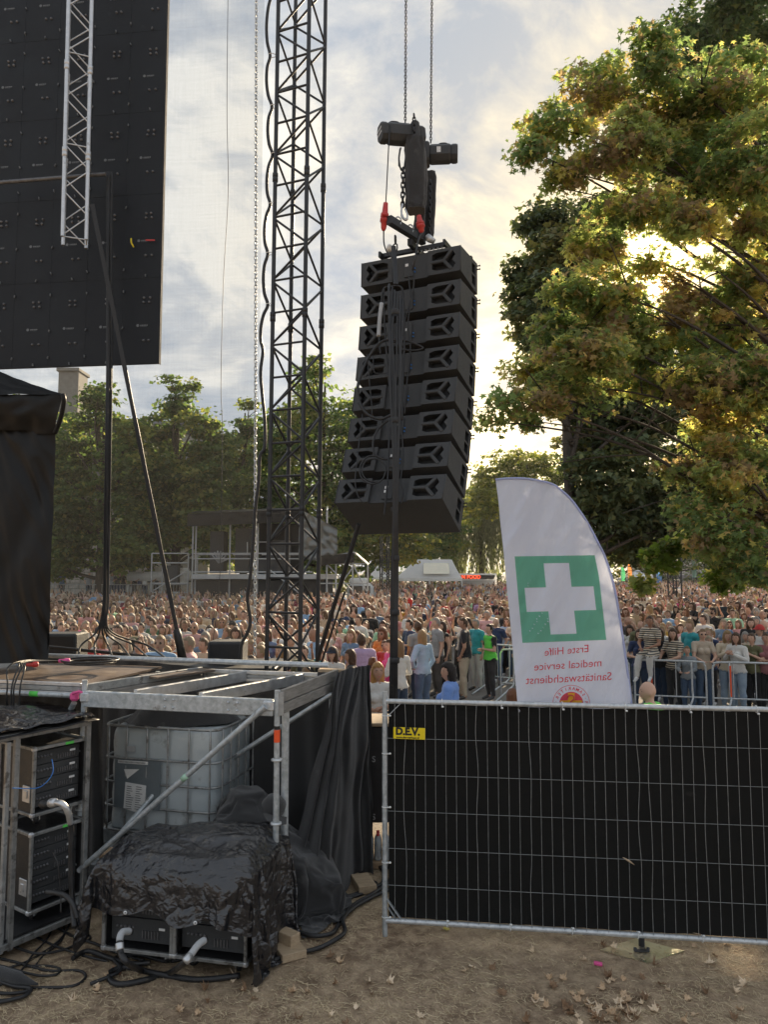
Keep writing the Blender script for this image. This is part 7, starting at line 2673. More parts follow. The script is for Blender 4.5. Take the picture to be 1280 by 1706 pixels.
def head_pt(d):
    """surface of the head in direction d (unit)"""
    x, y, z = d
    r = Vector((x * 0.074, y * 0.094, z * 0.118))
    if z < 0:
        r.x *= 1 - 0.30 * (-z) ** 1.2
        r.y *= 1 - 0.10 * (-z) + (0.06 * -z if y > 0 else -0.25 * -z)
    if y > 0:
        # brow, eye sockets, nose, mouth, chin
        def bump(cx, cz, sx, sz):
            return math.exp(-((x - cx) / sx) ** 2 - ((z - cz) / sz) ** 2)
        r.y += 0.020 * bump(0, -0.17, 0.13, 0.16) * y
        r.y += 0.008 * bump(0, 0.05, 0.12, 0.16) * y
        r.y -= 0.010 * (bump(0.40, 0.05, 0.18, 0.12) + bump(-0.40, 0.05, 0.18, 0.12)) * y
        r.y += 0.005 * bump(0, 0.24, 0.6, 0.12) * y
        r.y += 0.007 * bump(0, -0.50, 0.22, 0.07) * y
        r.y -= 0.005 * bump(0, -0.40, 0.3, 0.05) * y
        r.y += 0.008 * bump(0, -0.78, 0.25, 0.16)
    return HEAD_C + r


def make_body(name, pose, sleeve='short', legs='long', female=False, stout=1.0, head_turn=0.0, lean=0.0, shirt_mat='shirt', shoes='shoe', trou_mat=None, detail=True):
    """pose: dict with elbow/wrist for L and R, optional hips / knees / ankles. one continuous voxel-fused body mesh"""
    sh = 0.165 if female else 0.185
    J = {
        'pel': (0, 0, .96), 'spn': (0, 0, 1.10), 'chs': (0, .0, 1.27), 'upc': (0, -.01, 1.40), 'nek': (0, -.005, 1.49), 'hdb': (0, .005, 1.56),
        'shL': (-sh, -.01, 1.405), 'shR': (sh, -.01, 1.405), 'hpL': (-.088, 0, .90), 'hpR': (.088, 0, .90),
        'knL': (-.10, .015, .50), 'knR': (.10, .015, .50), 'anL': (-.105, -.02, .09), 'anR': (.105, -.02, .09), 'toL': (-.13, .12, .035), 'toR': (.13, .12, .035),
        'elL': (-.235, -.03, 1.13), 'elR': (.235, -.03, 1.13), 'wrL': (-.25, .05, .89), 'wrR': (.25, .05, .89)}
    J.update(pose)
    J = {k: Vector(v) for k, v in J.items()}
    s = stout
    rad = {'pel': .125 * s, 'spn': (.105 if female else .118) * s * (1 if s < 1.1 else 1.1), 'chs': .118 * s, 'upc': .085 * s, 'nek': .048, 'hdb': .050,
           'shL': .056 * s, 'shR': .056 * s, 'elL': .040 * s, 'elR': .040 * s, 'wrL': .026, 'wrR': .026,
           'hpL': .098 * s, 'hpR': .098 * s, 'knL': .062, 'knR': .062, 'anL': .040, 'anR': .040, 'toL': .032, 'toR': .032}
    # metaball-like fusion by many overlapping spheres swept along the bones, then voxel remesh
    bones = [('pel', 'spn'), ('spn', 'chs'), ('chs', 'upc'), ('upc', 'nek'), ('nek', 'hdb'), ('upc', 'shL'), ('upc', 'shR'), ('shL', 'elL'), ('elL', 'wrL'), ('shR', 'elR'), ('elR', 'wrR'),
             ('pel', 'hpL'), ('pel', 'hpR'), ('hpL', 'knL'), ('knL', 'anL'), ('hpR', 'knR'), ('knR', 'anR'), ('anL', 'toL'), ('anR', 'toR')]
    b = MB()
    bob_ = bmesh.new()
    bmesh.ops.create_icosphere(bob_, subdivisions=2, radius=1.0)
    bob_.verts.ensure_lookup_table()
    sv = [v.co.copy() for v in bob_.verts]
    sf = [[v.index for v in f.verts] for f in bob_.faces]
    bob_.free()
    for a, c in bones:
        A, C_ = J[a], J[c]
        flat = a in ('pel', 'spn', 'chs') and c in ('spn', 'chs', 'upc')
        n = max(2, int((C_ - A).length / 0.045))
        for i in range(n + 1):
            t = i / n
            p = A.lerp(C_, t)
            r = rad[a] * (1 - t) + rad[c] * t
            if a.startswith('kn'):
                r += .012 * math.sin(min(1, t * 1.6) * math.pi)
            if a.startswith('hp'):
                r += .008 * math.sin(t * math.pi)
            sx, sy = (1.28, .86) if flat else (1, 1)
            if a == 'pel' and flat:
                sx, sy = 1.22, .92
            b.add([p + Vector((v.x * r * sx, v.y * r * sy, v.z * r)) for v in sv], sf)
    # bust
    if female:
        for sx in (-1, 1):
            b.add([Vector((sx * .065, .085 * s, 1.27)) + v * .062 for v in sv], sf)
    # palms
    for sd in 'LR':
        w, e = J['wr' + sd], J['el' + sd]
        d = (w - e).normalized()
        hp = w + d * .045
        b.add([hp + d * v.z * .048 + d.orthogonal().normalized() * v.x * .034 + d.cross(d.orthogonal()).normalized() * v.y * .018 for v in sv], sf)
    # feet soles
    # head
    Rh = Matrix.Translation(HEAD_C) @ Matrix.Rotation(head_turn, 4, 'Z') @ Matrix.Rotation(pose.get('nod', Vector((0, 0, 0)))[0] if 'nod' in pose else 0.0, 4, 'X') @ Matrix.Translation(-HEAD_C)
    hv, hf = [], []
    nu, nv_ = 28, 20
    for j in range(nv_ + 1):
        th = math.pi * j / nv_
        for i in range(nu):
            ph = 2 * math.pi * i / nu
            hv.append(Rh @ head_pt(Vector((math.sin(th) * math.cos(ph), math.sin(th) * math.sin(ph), math.cos(th)))))
    for j in range(nv_):
        for i in range(nu):
            i2 = (i + 1) % nu
            hf.append((j * nu + i, (j + 1) * nu + i, (j + 1) * nu + i2, j * nu + i2))
    b.add(hv, hf)
    for sx in (-1, 1):
        b.add([Rh @ (HEAD_C + Vector((sx * .075, -.005, -.012)) + Vector((v.x * .012, v.y * .020, v.z * .032))) for v in sv], sf)
    me = b.mesh('tmp', PM['skin'])
    o = bpy.data.objects.new('tmp', me)
    COL.objects.link(o)
    md = o.modifiers.new('r', 'REMESH')
    md.mode = 'VOXEL'
    md.voxel_size = 0.0135 if detail else 0.03
    md.use_smooth_shade = True
    m3 = o.modifiers.new('d', 'DECIMATE')
    m3.ratio = 0.42
    m2 = o.modifiers.new('s', 'SMOOTH')
    m2.iterations = 2
    m2.factor = 0.5
    dg = bpy.context.evaluated_depsgraph_get()
    out = bpy.data.meshes.new_from_object(o.evaluated_get(dg))
    bpy.data.objects.remove(o)
    bpy.data.meshes.remove(me)
    # regions by nearest bone
    n = len(out.vertices)
    co = np.empty(n * 3, dtype=np.float32)
    out.vertices.foreach_get('co', co)
    co = co.reshape(-1, 3).astype(float)
    best = np.full(n, 9e9)
    reg = np.zeros(n, int)
    tt_ = np.zeros(n)
    for bi, (a, c) in enumerate(bones):
        A, C_ = np.array(J[a]), np.array(J[c])
        d = C_ - A
        t = np.clip(((co - A) @ d) / (d @ d), 0, 1)
        dist = np.linalg.norm(co - (A + t[:, None] * d), axis=1) - (rad[a] * (1 - t) + rad[c] * t)
        k = dist < best
        best[k] = dist[k]
        reg[k] = bi
        tt_[k] = t[k]
    hd = np.linalg.norm((co - np.array(Rh @ HEAD_C)) / np.array([.09, .115, .135]), axis=1) < 1.05
    mat_ = np.zeros(n, int)
    names = [x + '-' + y for x, y in bones]
    for bi, nm in enumerate(names):
        k = reg == bi
        if nm in ('pel-spn', 'spn-chs', 'chs-upc', 'upc-shL', 'upc-shR'):
            mat_[k] = 1
        elif nm == 'upc-nek':
            mat_[k & (tt_ < .35)] = 1
        elif nm in ('shL-elL', 'shR-elR'):
            lim = {'none': .12, 'short': .68, 'long': 2}[sleeve]
            mat_[k & (tt_ < lim)] = 1
        elif nm in ('elL-wrL', 'elR-wrR'):
            lim = {'none': -1, 'short': -1, 'long': .95}[sleeve]
            mat_[k & (tt_ < lim)] = 1
        elif nm in ('pel-hpL', 'pel-hpR'):
            mat_[k] = 2
        elif nm in ('hpL-knL', 'hpR-knR'):
            mat_[k & (tt_ < (2 if legs == 'long' else .85))] = 2
        elif nm in ('knL-anL', 'knR-anR'):
            mat_[k & (tt_ < (.96 if legs == 'long' else -1))] = 2
        elif nm in ('anL-toL', 'anR-toR'):
            mat_[k] = 3
    hem = .90 if legs != 'dress' else .62
    mat_[(mat_ == 2) & (co[:, 2] > hem)] = 1
    mat_[hd] = 0
    # clothes stand off the body with folds
    nrm = np.empty(n * 3, dtype=np.float32)
    out.vertex_normals.foreach_get('vector', nrm)
    nrm = nrm.reshape(-1, 3)
    cl_ = (mat_ == 1) | (mat_ == 2)
    off = np.zeros(n)
    for i in np.nonzero(cl_)[0]:
        p = co[i]
        f = mnoise.noise(Vector((p[0] * 9, p[1] * 9, p[2] * 6))) * .010 + (0.3 - abs(mnoise.noise(Vector((p[0] * 16 + 3, p[1] * 16, p[2] * 13))))) * .010
        off[i] = (.011 if mat_[i] == 1 else .008) + f
        if mat_[i] == 1 and p[2] < 1.05 and abs(p[0]) < .22:
            off[i] += .012
    off[mat_ == 3] = .006
    co2 = co + nrm * off[:, None]
    out.vertices.foreach_set('co', co2.astype(np.float32).ravel())
    nf = len(out.polygons)
    # majority of corner regions per face
    lv = np.empty(len(out.loops), dtype=np.int32)
    out.loops.foreach_get('vertex_index', lv)
    ls = np.empty(nf, dtype=np.int32)
    out.polygons.foreach_get('loop_start', ls)
    fm_ = mat_[lv[ls]]
    out.materials.clear()
    for m_ in (PM['skin'], PM[shirt_mat], trou_mat or PM['trou'], PM[shoes], PM['eye'], PM['lip']):
        out.materials.append(m_)
    out.polygons.foreach_set('material_index', fm_.astype(np.int32))
    out.polygons.foreach_set('use_smooth', np.ones(nf, dtype=bool))
    out.update()
    # fingers, eyes, mouth appended
    bm = bmesh.new()
    bm.from_mesh(out)
    ex_b = MB()
    for sd, sx in (('L', -1), ('R', 1)):
        w, e = J['wr' + sd], J['el' + sd]
        d = (w - e).normalized()
        wide = Vector((0, 1, 0)) if abs(d.y) < .8 else Vector((1, 0, 0))
        wide = (wide - d * wide.dot(d)).normalized()
        pn_ = d.cross(wide)
        inward = pn_ * (1 if (pn_.x * -sx) > 0 else -1)
        for f_, ln in enumerate((.066, .074, .070, .055)):
            r0 = w + d * .078 + wide * (.026 - f_ * .0175)
            k1 = r0 + d * ln * .5 + inward * ln * .12
            k2 = k1 + d * ln * .35 + inward * ln * .30
            ex_b.tube([r0 - d * .03, r0, k1, k2], [.0085, .009, .008, .006], 5)
        r0 = w + d * .025 + wide * .028
        ex_b.tube([r0, r0 + wide * .022 + d * .028, r0 + wide * .024 + d * .055 + inward * .012], [.010, .0095, .007], 5)
    ex_n = len(ex_b.f)
    for sx in (-1, 1):
        dirv = Vector((sx * .40, .85, .05)).normalized()
        c_ = Rh @ (head_pt(dirv) + Vector((0, -.001, 0)))
        ex_b.add([c_ + Rh.to_3x3() @ Vector((v.x * .013, v.y * .004, v.z * .0055)) for v in sv], sf, 4)
        c_ = Rh @ (head_pt(Vector((sx * .40, .85, .22)).normalized()))
        ex_b.add([c_ + Rh.to_3x3() @ Vector((v.x * .017, v.y * .004, v.z * .0035)) for v in sv], sf, 4)
    c_ = Rh @ (head_pt(Vector((0, .85, -.46)).normalized()))
    ex_b.add([c_ + Rh.to_3x3() @ Vector((v.x * .022, v.y * .004, v.z * .006)) for v in sv], sf, 5)
    vmap = [bm.verts.new(v) for v in ex_b.v]
    for f, mi in zip(ex_b.f, ex_b.mi):
        try:
            nf_ = bm.faces.new([vmap[i] for i in f])
            nf_.material_index = mi
            nf_.smooth = True
        except ValueError:
            pass
    bm.to_mesh(out)
    bm.free()
    out.name = name
    return out, Rh


def make_hair(style, Rh, seed=0, segs=30):
    """style: short, bob, long, pony, bun, curly, bald"""
    if style == 'bald':
        return None
    b = MB()
    nu, nv_ = segs, segs * 3 // 4
    L_ = {'short': 0, 'bob': .09, 'long': .27, 'pony': .02, 'bun': .0, 'curly': .20, 'mid': .17}[style]
    puff = {'short': .010, 'bob': .024, 'long': .018, 'pony': .010, 'bun': .010, 'curly': .036, 'mid': .020}[style]

    def fn(u, v):
        ph = 2 * math.pi * u
        th = math.pi * v * (0.80 if L_ > .05 else 0.74)
        d = Vector((math.sin(th) * math.cos(ph), math.sin(th) * math.sin(ph), math.cos(th)))
        p = head_pt(Vector((d.x, min(d.y, .25) if d.z < .5 else d.y, d.z)).normalized())
        face = max(0, d.y - 0.05) * (1 if d.z < .62 else 0)
        nz = mnoise.noise(Vector((d.x * 4 + seed, d.y * 4, d.z * 2))) * .6 + mnoise.noise(Vector((d.x * 14 + seed, d.y * 14, d.z * 3))) * .4
        out = (p - HEAD_C).normalized() * (puff + (.010 if style != 'curly' else .02) * nz)
        p = p + out
        if L_ > .05:
            k = max(0.0, (0.15 - d.z)) / 0.95
            if d.y < .45:
                p.z -= L_ * k ** 0.8 * (1.0 if d.y < .2 else .7)
                p.y = p.y * (1 - .15 * k) - .02 * k
                p.x *= 1 + .18 * k
                p.y -= .012 * k
        limit = .40 if L_ > .05 else .26
        hl = 0.52 + .05 * math.sin(ph * 7 + seed)
        if d.y > limit and d.z < hl:
            # pull the hair under the face surface
            p = HEAD_C + (head_pt(d) - HEAD_C) * .80
        if style in ('short', 'pony', 'bun') and d.z < -.12 and d.y > -.35:
            p = HEAD_C + (head_pt(d) - HEAD_C) * .84
        return Rh @ p
    b.grid(fn, nu, nv_, wrap=True)
    if style == 'pony':
        root = Rh @ (HEAD_C + Vector((0, -.10, .03)))
        b.tube(catmull([root, root + Vector((0, -.05, -.02)), root + Vector((0, -.06, -.12)), root + Vector((.01, -.04, -.24))], 4), [.02, .03, .033, .033, .034, .034, .033, .032, .03, .026, .02, .014, .006], 8)
    if style == 'bun':
        c = Rh @ (HEAD_C + Vector((0, -.07, .10)))
        b.lathe([(.001, -.035), (.028, -.022), (.036, 0), (.028, .022), (.001, .035)], 10, 0, Matrix.Translation(c))
    return b.mesh('hair', PM['hair'])


def make_cap(Rh, m):
    b = MB()
    def fn(u, v):
        ph = 2 * math.pi * u
        th = math.pi * v * .46
        d = Vector((math.sin(th) * math.cos(ph), math.sin(th) * math.sin(ph), math.cos(th)))
        return Rh @ (head_pt(d) + (head_pt(d) - HEAD_C).normalized() * .020)
    b.grid(fn, 24, 8, wrap=True)
    b.grid(lambda u, v: Rh @ (HEAD_C + Vector(((u - .5) * .15, .085 + v * .075 * math.sin(.4 + u * 2.3), .045 - v * .018))), 8, 4)
    return b.mesh('cap', m)


V = Vector
POSES = {
    'down': {},
    'folded': {'elL': V((-.25, .02, 1.15)), 'elR': V((.25, .02, 1.15)), 'wrL': V((-.02, .20, 1.17)), 'wrR': V((.04, .22, 1.13))},
    'hip': {'elL': V((-.33, -.06, 1.18)), 'wrL': V((-.19, .06, 1.03)), 'elR': V((.25, -.02, 1.13)), 'wrR': V((.22, .12, .93))},
    'phone': {'elL': V((-.24, .12, 1.22)), 'elR': V((.24, .14, 1.22)), 'wrL': V((-.06, .30, 1.38)), 'wrR': V((.07, .31, 1.39))},
    'drink': {'elL': V((-.23, -.02, 1.13)), 'elR': V((.25, .05, 1.15)), 'wrL': V((-.22, .10, .92)), 'wrR': V((.15, .26, 1.24))},
    'up': {'elL': V((-.26, .06, 1.50)), 'elR': V((.27, .05, 1.48)), 'wrL': V((-.17, .10, 1.74)), 'wrR': V((.18, .12, 1.72))},
    'clap': {'elL': V((-.25, .06, 1.17)), 'elR': V((.25, .06, 1.17)), 'wrL': V((-.05, .27, 1.30)), 'wrR': V((.05, .27, 1.30))},
    'lean': {'elL': V((-.22, .14, 1.16)), 'elR': V((.22, .14, 1.16)), 'wrL': V((-.10, .36, 1.10)), 'wrR': V((.10, .36, 1.10))},
    'seat': {'elL': V((-.22, .10, 1.14)), 'elR': V((.22, .10, 1.14)), 'wrL': V((-.09, .30, 1.08)), 'wrR': V((.10, .32, 1.06)),
             'knL': V((-.12, .42, .88)), 'knR': V((.12, .42, .86)), 'anL': V((-.12, .38, .46)), 'anR': V((.14, .46, .44)), 'toL': V((-.13, .50, .40)), 'toR': V((.15, .58, .38))},
    'pocket': {'elL': V((-.27, -.04, 1.14)), 'elR': V((.27, -.08, 1.14)), 'wrL': V((-.20, .06, .93)), 'wrR': V((.20, .02, .92)), 'knR': V((.12, .06, .50)), 'anR': V((.16, .10, .09)), 'toR': V((.20, .23, .035))},
}
protos = {}


def proto(key, pose, **kw):
    if key not in protos:
        me, Rh = make_body('body', POSES[pose], **kw)
        protos[key] = (me, Rh, {})
    return protos[key]


def hair_for(pr, style, seed=0):
    me, Rh, hs = pr
    if style not in hs:
        hs[style] = make_hair(style, Rh, seed)
    return hs[style]


def add_person(x, y, facing, pr, style, top_col, hair_col, scale=1.0, label=None, group=None, z=0.0, extras=()):
    """facing: world angle the person looks to (radians, 0 = +X, pi/2 = +Y)"""
    o = obj('person', pr[0], None, (x, y, z), (0, 0, facing - math.pi / 2))
    o.scale = (scale, scale, scale)
    o.color = (*top_col, 1)
    h = hair_for(pr, style)
    if h:
        c = obj('hair', h, o)
        c.color = (*hair_col, 1)
    for nm, me, col in extras:
        c = obj(nm, me, o)
        if col:
            c.color = (*col, 1)
    tag(o, label, 'person', group)
    return o


TOPS = {'white': (.62, .61, .58), 'cream': (.60, .52, .40), 'black': (.018, .018, .02), 'charcoal': (.06, .06, .065), 'grey': (.26, .27, .28), 'navy': (.025, .04, .10), 'denim blue': (.13, .21, .33), 'sky blue': (.26, .42, .62),
        'pale pink': (.60, .34, .34), 'hot pink': (.62, .06, .22), 'maroon': (.20, .035, .06), 'red': (.48, .04, .035), 'orange': (.60, .20, .05), 'mustard': (.50, .33, .06), 'mint': (.32, .58, .38), 'olive': (.14, .14, .07),
        'forest green': (.03, .12, .06), 'teal': (.03, .30, .33), 'lilac': (.42, .32, .50), 'beige': (.48, .38, .27), 'brown': (.16, .09, .06), 'rust': (.36, .12, .05), 'pale yellow': (.66, .58, .28), 'burgundy': (.14, .02, .04)}
TW_ = {'white': 26, 'cream': 12, 'black': 11, 'charcoal': 4, 'grey': 8, 'navy': 5, 'denim blue': 6, 'sky blue': 7, 'pale pink': 9, 'hot pink': 2, 'maroon': 2, 'red': 2.5, 'orange': 1, 'mustard': 1.5, 'mint': 2, 'olive': 3,
       'forest green': 2, 'teal': 1.5, 'lilac': 2, 'beige': 7, 'brown': 3, 'rust': 2, 'pale yellow': 1.5, 'burgundy': 1.5}
HAIRS = [(.42, .28, .14), (.55, .40, .22), (.20, .11, .055), (.12, .065, .04), (.045, .028, .018), (.30, .19, .10), (.60, .50, .36), (.50, .47, .43), (.26, .12, .06), (.18, .11, .06)]
STY_F = ['long', 'long', 'mid', 'bob', 'pony', 'bun', 'curly', 'mid']
STY_M = ['short', 'short', 'short', 'short', 'bald']
kinds = []
for pose in ('down', 'folded', 'phone', 'drink', 'clap', 'hip', 'up'):
    kinds.append((proto('f_' + pose, pose, female=True, sleeve='short' if pose != 'down' else 'none', legs='long', head_turn=rnd.uniform(-.3, .3), shoes='shoew'), STY_F))
for pose in ('folded', 'down', 'pocket', 'drink'):
    kinds.append((proto('m_' + pose, pose, female=False, sleeve='short', legs='long', stout=1.08, head_turn=rnd.uniform(-.3, .3)), STY_M))
kinds.append((proto('f_long', 'folded', female=True, sleeve='long', head_turn=.2), STY_F))
STRIPE = proto('f_stripe', 'folded', female=True, sleeve='short', shirt_mat='stripe', head_turn=0.1)

STG = Vector((-7.5, 5.0, 0))


def px_of(p):
    """photo pixel column / row of a world point"""
    v = Vector(p) - Vector((0, 0, CAM_H))
    f = v.y * math.cos(PITCH) + v.z * math.sin(PITCH)
    u = -v.y * math.sin(PITCH) + v.z * math.cos(PITCH)
    return 640 + FPX * v.x / f, 853 - FPX * u / f


def face_to(x, y, g=0.35):
    return math.atan2(STG.y - y, STG.x - x) + rnd.gauss(0, g)


def mat_copy_col(name, c, c2=None):
    return pmat(name, c, c2, 6, (.75, .9), 0, .4, 60, coords='Object', sheen=.1)


# ---- the people one can single out
specials = []


def sp_(px, Z, facing_deg, pr, style, top, hair, label, scale=1.0, extras=(), z=0.0):
    x = (px - 640) / FPX * Z
    o = add_person(x, Z, R(facing_deg), pr, style, top if isinstance(top, tuple) else TOPS[top], hair, scale, label, None, z, extras)
    specials.append((x, Z, .34 * scale))
    return o


BL, DB, BR, BK, GR, RD = (.50, .34, .16), (.36, .23, .12), (.13, .07, .035), (.03, .02, .016), (.42, .41, .39), (.30, .12, .05)
beige_tr = mat_copy_col('beige_chinos', (.40, .34, .25), (.46, .40, .30))
jeans = mat_copy_col('blue_jeans', (.05, .085, .15), (.08, .13, .21))
black_tr = mat_copy_col('black_trousers', (.022, .022, .024), (.04, .04, .04))
white_tr = mat_copy_col('white_trousers', (.55, .54, .51), (.62, .61, .58))
lt_jeans = mat_copy_col('pale_jeans', (.22, .30, .40), (.30, .38, .47))


def vest_mesh(pr, col):
    """hi-vis vest: offset copy of the torso faces of the body"""
    src = pr[0]
    b = MB()
    vs = [v.co + v.normal * .014 for v in src.vertices]
    keep = [p for p in src.polygons if p.material_index == 1 and abs(p.center.x) < .185 and p.center.z > .93 and p.center.z < 1.46]
    idx = {}
    fs = []
    vv = []
    for p in keep:
        f = []
        for i in p.vertices:
            if i not in idx:
                idx[i] = len(vv)
                vv.append(vs[i])
            f.append(idx[i])
        fs.append(f)
    b.add(vv, fs, 0, True)
    return b.mesh('vest', mat_copy_col('neon_green_vest', col, tuple(c * 1.1 for c in col)))


p_polo = proto('polo', 'pocket', female=False, sleeve='short', stout=1.10, trou_mat=beige_tr, head_turn=.5)
sp_(773, 17.3, 165, p_polo, 'short', 'black', BR, 'man in black polo shirt and beige trousers standing at the crowd edge', 1.08)
p_vest = proto('vest', 'folded', female=False, sleeve='short', stout=1.02, trou_mat=black_tr, head_turn=.2)
sp_(815, 17.3, 200, p_vest, 'short', 'black', BK, 'steward in neon green vest with folded arms by the grey barrier', 1.0, [('vest', vest_mesh(p_vest, (.12, .62, .07)), None)])
p_den = proto('denim', 'hip', female=True, sleeve='long', trou_mat=jeans, head_turn=-.3)
sp_(704, 15.0, 130, p_den, 'long', (.34, .46, .58), BL, 'woman in pale denim jacket and jeans, hand on hip, seen from behind', 1.02)
p_blue = proto('blue', 'folded', female=True, sleeve='short', stout=1.22, head_turn=.5)
sp_(748, 10.0, 165, p_blue, 'bob', (.17, .30, .66), BK, 'stout person in cornflower blue top just behind the fence rail', 1.0)
sp_(629, 10.1, -75, proto('f_folded', 'folded'), 'long', 'white', (.62, .38, .13), 'woman in white tee between the stage cloth and the fence post', .995)
p_bald = proto('bald', 'down', female=False, sleeve='short', stout=1.18, head_turn=.6)
cap_rim = None
sp_(1076, 8.5, 140, p_bald, 'bald', (.13, .62, .07), GR, 'bald person in neon green top just behind the fence at the flag', .985)
sp_(650, 14.0, 200, proto('f_long', 'folded'), 'pony', 'hot pink', BR, 'woman in hot pink top with folded arms left of the denim jacket', .97)
sp_(621, 12.4, 110, proto('f_long', 'folded'), 'bun', (.42, .12, .22), RD, 'child in raspberry hoodie seen from behind above the white tee', .88)
p_cap = proto('f_phone', 'phone')
sp_(556, 12.6, -110, p_cap, 'mid', 'white', BR, 'woman in white tee and dark cap right of the tower foot', .97, [('cap', make_cap(p_cap[1], mat_copy_col('navy_cap', (.015, .02, .035))), None), ])
sp_(586, 12.5, 180, proto('f_down', 'down'), 'long', 'black', BR, 'woman in black top next to the woman with the cap', .95)
sp_(603, 13.7, 100, proto('m_folded', 'folded'), 'short', 'lilac', BR, 'broad man in lilac shirt seen from behind above the hoodie', 1.04)
sp_(513, 11.4, 100, proto('f_down', 'down'), 'bob', 'beige', DB, 'small fair person whose head shows just over the stage rail', .86)
p_sung = proto('sung', 'clap', female=True, head_turn=.1)


def shades(pr):
    b = MB()
    for sx in (-1, 1):
        c = pr[1] @ (head_pt(Vector((sx * .40, .85, .06)).normalized()) + Vector((0, .006, 0)))
        m = pr[1].to_3x3()
        b.add([c + m @ Vector((v[0] * .024, v[1] * .004, v[2] * .017)) for v in [(math.cos(a), 1, math.sin(a)) for a in [k * .6283 for k in range(10)]]], [tuple(range(10))])
        b.add([c + m @ Vector((v[0] * .024, v[1] * .004, v[2] * .017)) for v in [(math.cos(a), -1, math.sin(a)) for a in [k * .6283 for k in range(10)]]], [tuple(reversed(range(10)))])
    return b.mesh('sunglasses', PM['eye'])


sp_(421, 11.6, -80, p_sung, 'curly', 'black', BR, 'woman in black top and sunglasses at the foot of the silver chain', .94, [('sunglasses', shades(p_sung), None)])
sp_(793, 18.6, 215, proto('m_down', 'down'), 'short', 'teal', GR, 'man in teal jacket between the black polo and the green vest', 1.02)
sp_(697, 16.8, 110, proto('m_down', 'down'), 'short', 'grey', BR, 'man in grey tee seen from behind above the denim jacket', 1.05)
sp_(664, 13.4, 120, proto('f_long', 'folded'), 'curly', 'white', DB, 'woman in white long sleeved top right behind the cable bundle', .98)
# people at the right hand barriers
p_sit = proto('sit', 'seat', female=True, sleeve='short', shirt_mat='stripe', trou_mat=white_tr, head_turn=.2, shoes='shoew')
sp_(1080, 15.9, 230, p_sit, 'bun', 'cream', BR, 'woman in striped top and white trousers sitting up on the barrier', .97, z=.32)
p_str2 = proto('str2', 'lean', female=True, sleeve='short', shirt_mat='stripe', trou_mat=black_tr, head_turn=.4)
sp_(1118, 15.95, 215, p_str2, 'long', 'cream', BR, 'woman in striped tee leaning over the barrier toward the stage', 1.0)
p_kid = proto('kid', 'lean', female=True, sleeve='long', trou_mat=jeans, head_turn=.2)
sp_(1140, 15.7, 235, p_kid, 'pony', (.24, .27, .29), DB, 'girl in grey hoodie and jeans at the barrier beside the orange strip', .80)
p_bei = proto('bei', 'lean', female=True, sleeve='short', trou_mat=jeans, head_turn=.0)
sp_(1166, 15.85, 260, p_bei, 'pony', (.50, .42, .33), DB, 'woman in beige top and sunglasses leaning on the barrier', 1.0, [('sunglasses', shades(p_bei), None)])
p_w2 = proto('w2', 'clap', female=True, sleeve='long', trou_mat=lt_jeans, head_turn=.2)
sp_(1207, 15.75, 250, p_w2, 'bob', 'cream', BL, 'woman in cream cardigan and pale jeans right of the beige top', .98)
sp_(1222, 15.5, 215, p_w2, 'mid', 'white', BR, 'woman in white blouse holding things over the right barrier', .97)
sp_(1247, 15.6, 225, proto('f_clap', 'clap'), 'bun', 'olive', BR, 'woman in olive top at the right barrier', .96)
sp_(1271, 15.45, 230, proto('f_folded', 'folded'), 'short', (.30, .12, .13), BR, 'person in dusty maroon top at the right edge of the picture', .97)
sp_(1094, 16.3, 240, proto('f_long', 'folded'), 'curly', 'black', BR, 'woman in black top behind the two striped tops', .98)
sp_(1062, 16.2, 250, proto('f_folded', 'folded'), 'mid', 'navy', BR, 'person in navy top beside the right edge of the white flag', .98)
sp_(1205, 25.5, 235, proto('m_down', 'down'), 'bald', (.04, .05, .06), BR, 'tall man in dark jacket standing above the right crowd', 1.18)
sp_(1217, 22.0, 240, proto('m_folded', 'folded'), 'short', 'mint', BR, 'man in bright mint tee in the right crowd', 1.06)
sp_(1246, 18.6, 245, proto('f_long', 'folded'), 'mid', 'black', BR, 'woman in wide black top in the right crowd below the mint tee', 1.03)
sp_(1266, 21.0, 250, proto('m_pocket', 'pocket'), 'bald', 'white', GR, 'man in white shirt at the right edge above the black top', 1.07)
sp_(852, 9.2, 100, proto('f_down', 'down'), 'long', 'black', RD, 'person in black top whose shoulder shows left of the white flag', .87)
# people on the raised edge by the stone wall
for i, (px, tc) in enumerate([(188, 'grey'), (197, 'charcoal'), (207, 'black'), (218, 'olive'), (226, 'black'), (234, 'navy'), (243, 'white'), (150, 'grey'), (105, 'denim blue'), (262, 'charcoal')]):
    k = kinds[(i * 3) % len(kinds)]
    nm_ = ['leftmost of the group', 'second', 'third', 'fourth', 'fifth', 'sixth', 'rightmost white one'][i] if i < 7 else ''
    lab = {0: 'person in grey at the left end of the row on the raised edge', 1: 'person in charcoal between grey and black on the raised edge by the wall', 2: 'person in black left of the olive top on the raised edge', 3: 'person in olive on the raised edge by the stone wall',
           4: 'person in black right of the olive top on the raised edge', 5: 'person in navy on the raised edge left of the white top', 6: 'person in white on the raised edge before the rolled awning', 7: 'person in grey alone by the linden trunk at the wall', 8: 'person in denim blue at the far left of the stone wall', 9: 'person in charcoal behind the diagonal strap on the raised edge'}[i]
    x = (px - 640) / FPX * 50
    add_person(x, 50, R(-60), k[0], k[1][i % len(k[1])], TOPS[tc], HAIRS[i % 10], 1.0, lab, 'people on the raised edge by the wall', 1.15)
rp = thing('raised_edge', 'low raised stone edge under the people by the wall', 'platform', ((170 - 640) / FPX * 50.3, 50.3, 0))
b = MB()
b.cbox((0, .4, .56), (12.5, 2.2, 1.12), ch=.02)
b.build('stone_block', M['stone'], rp)
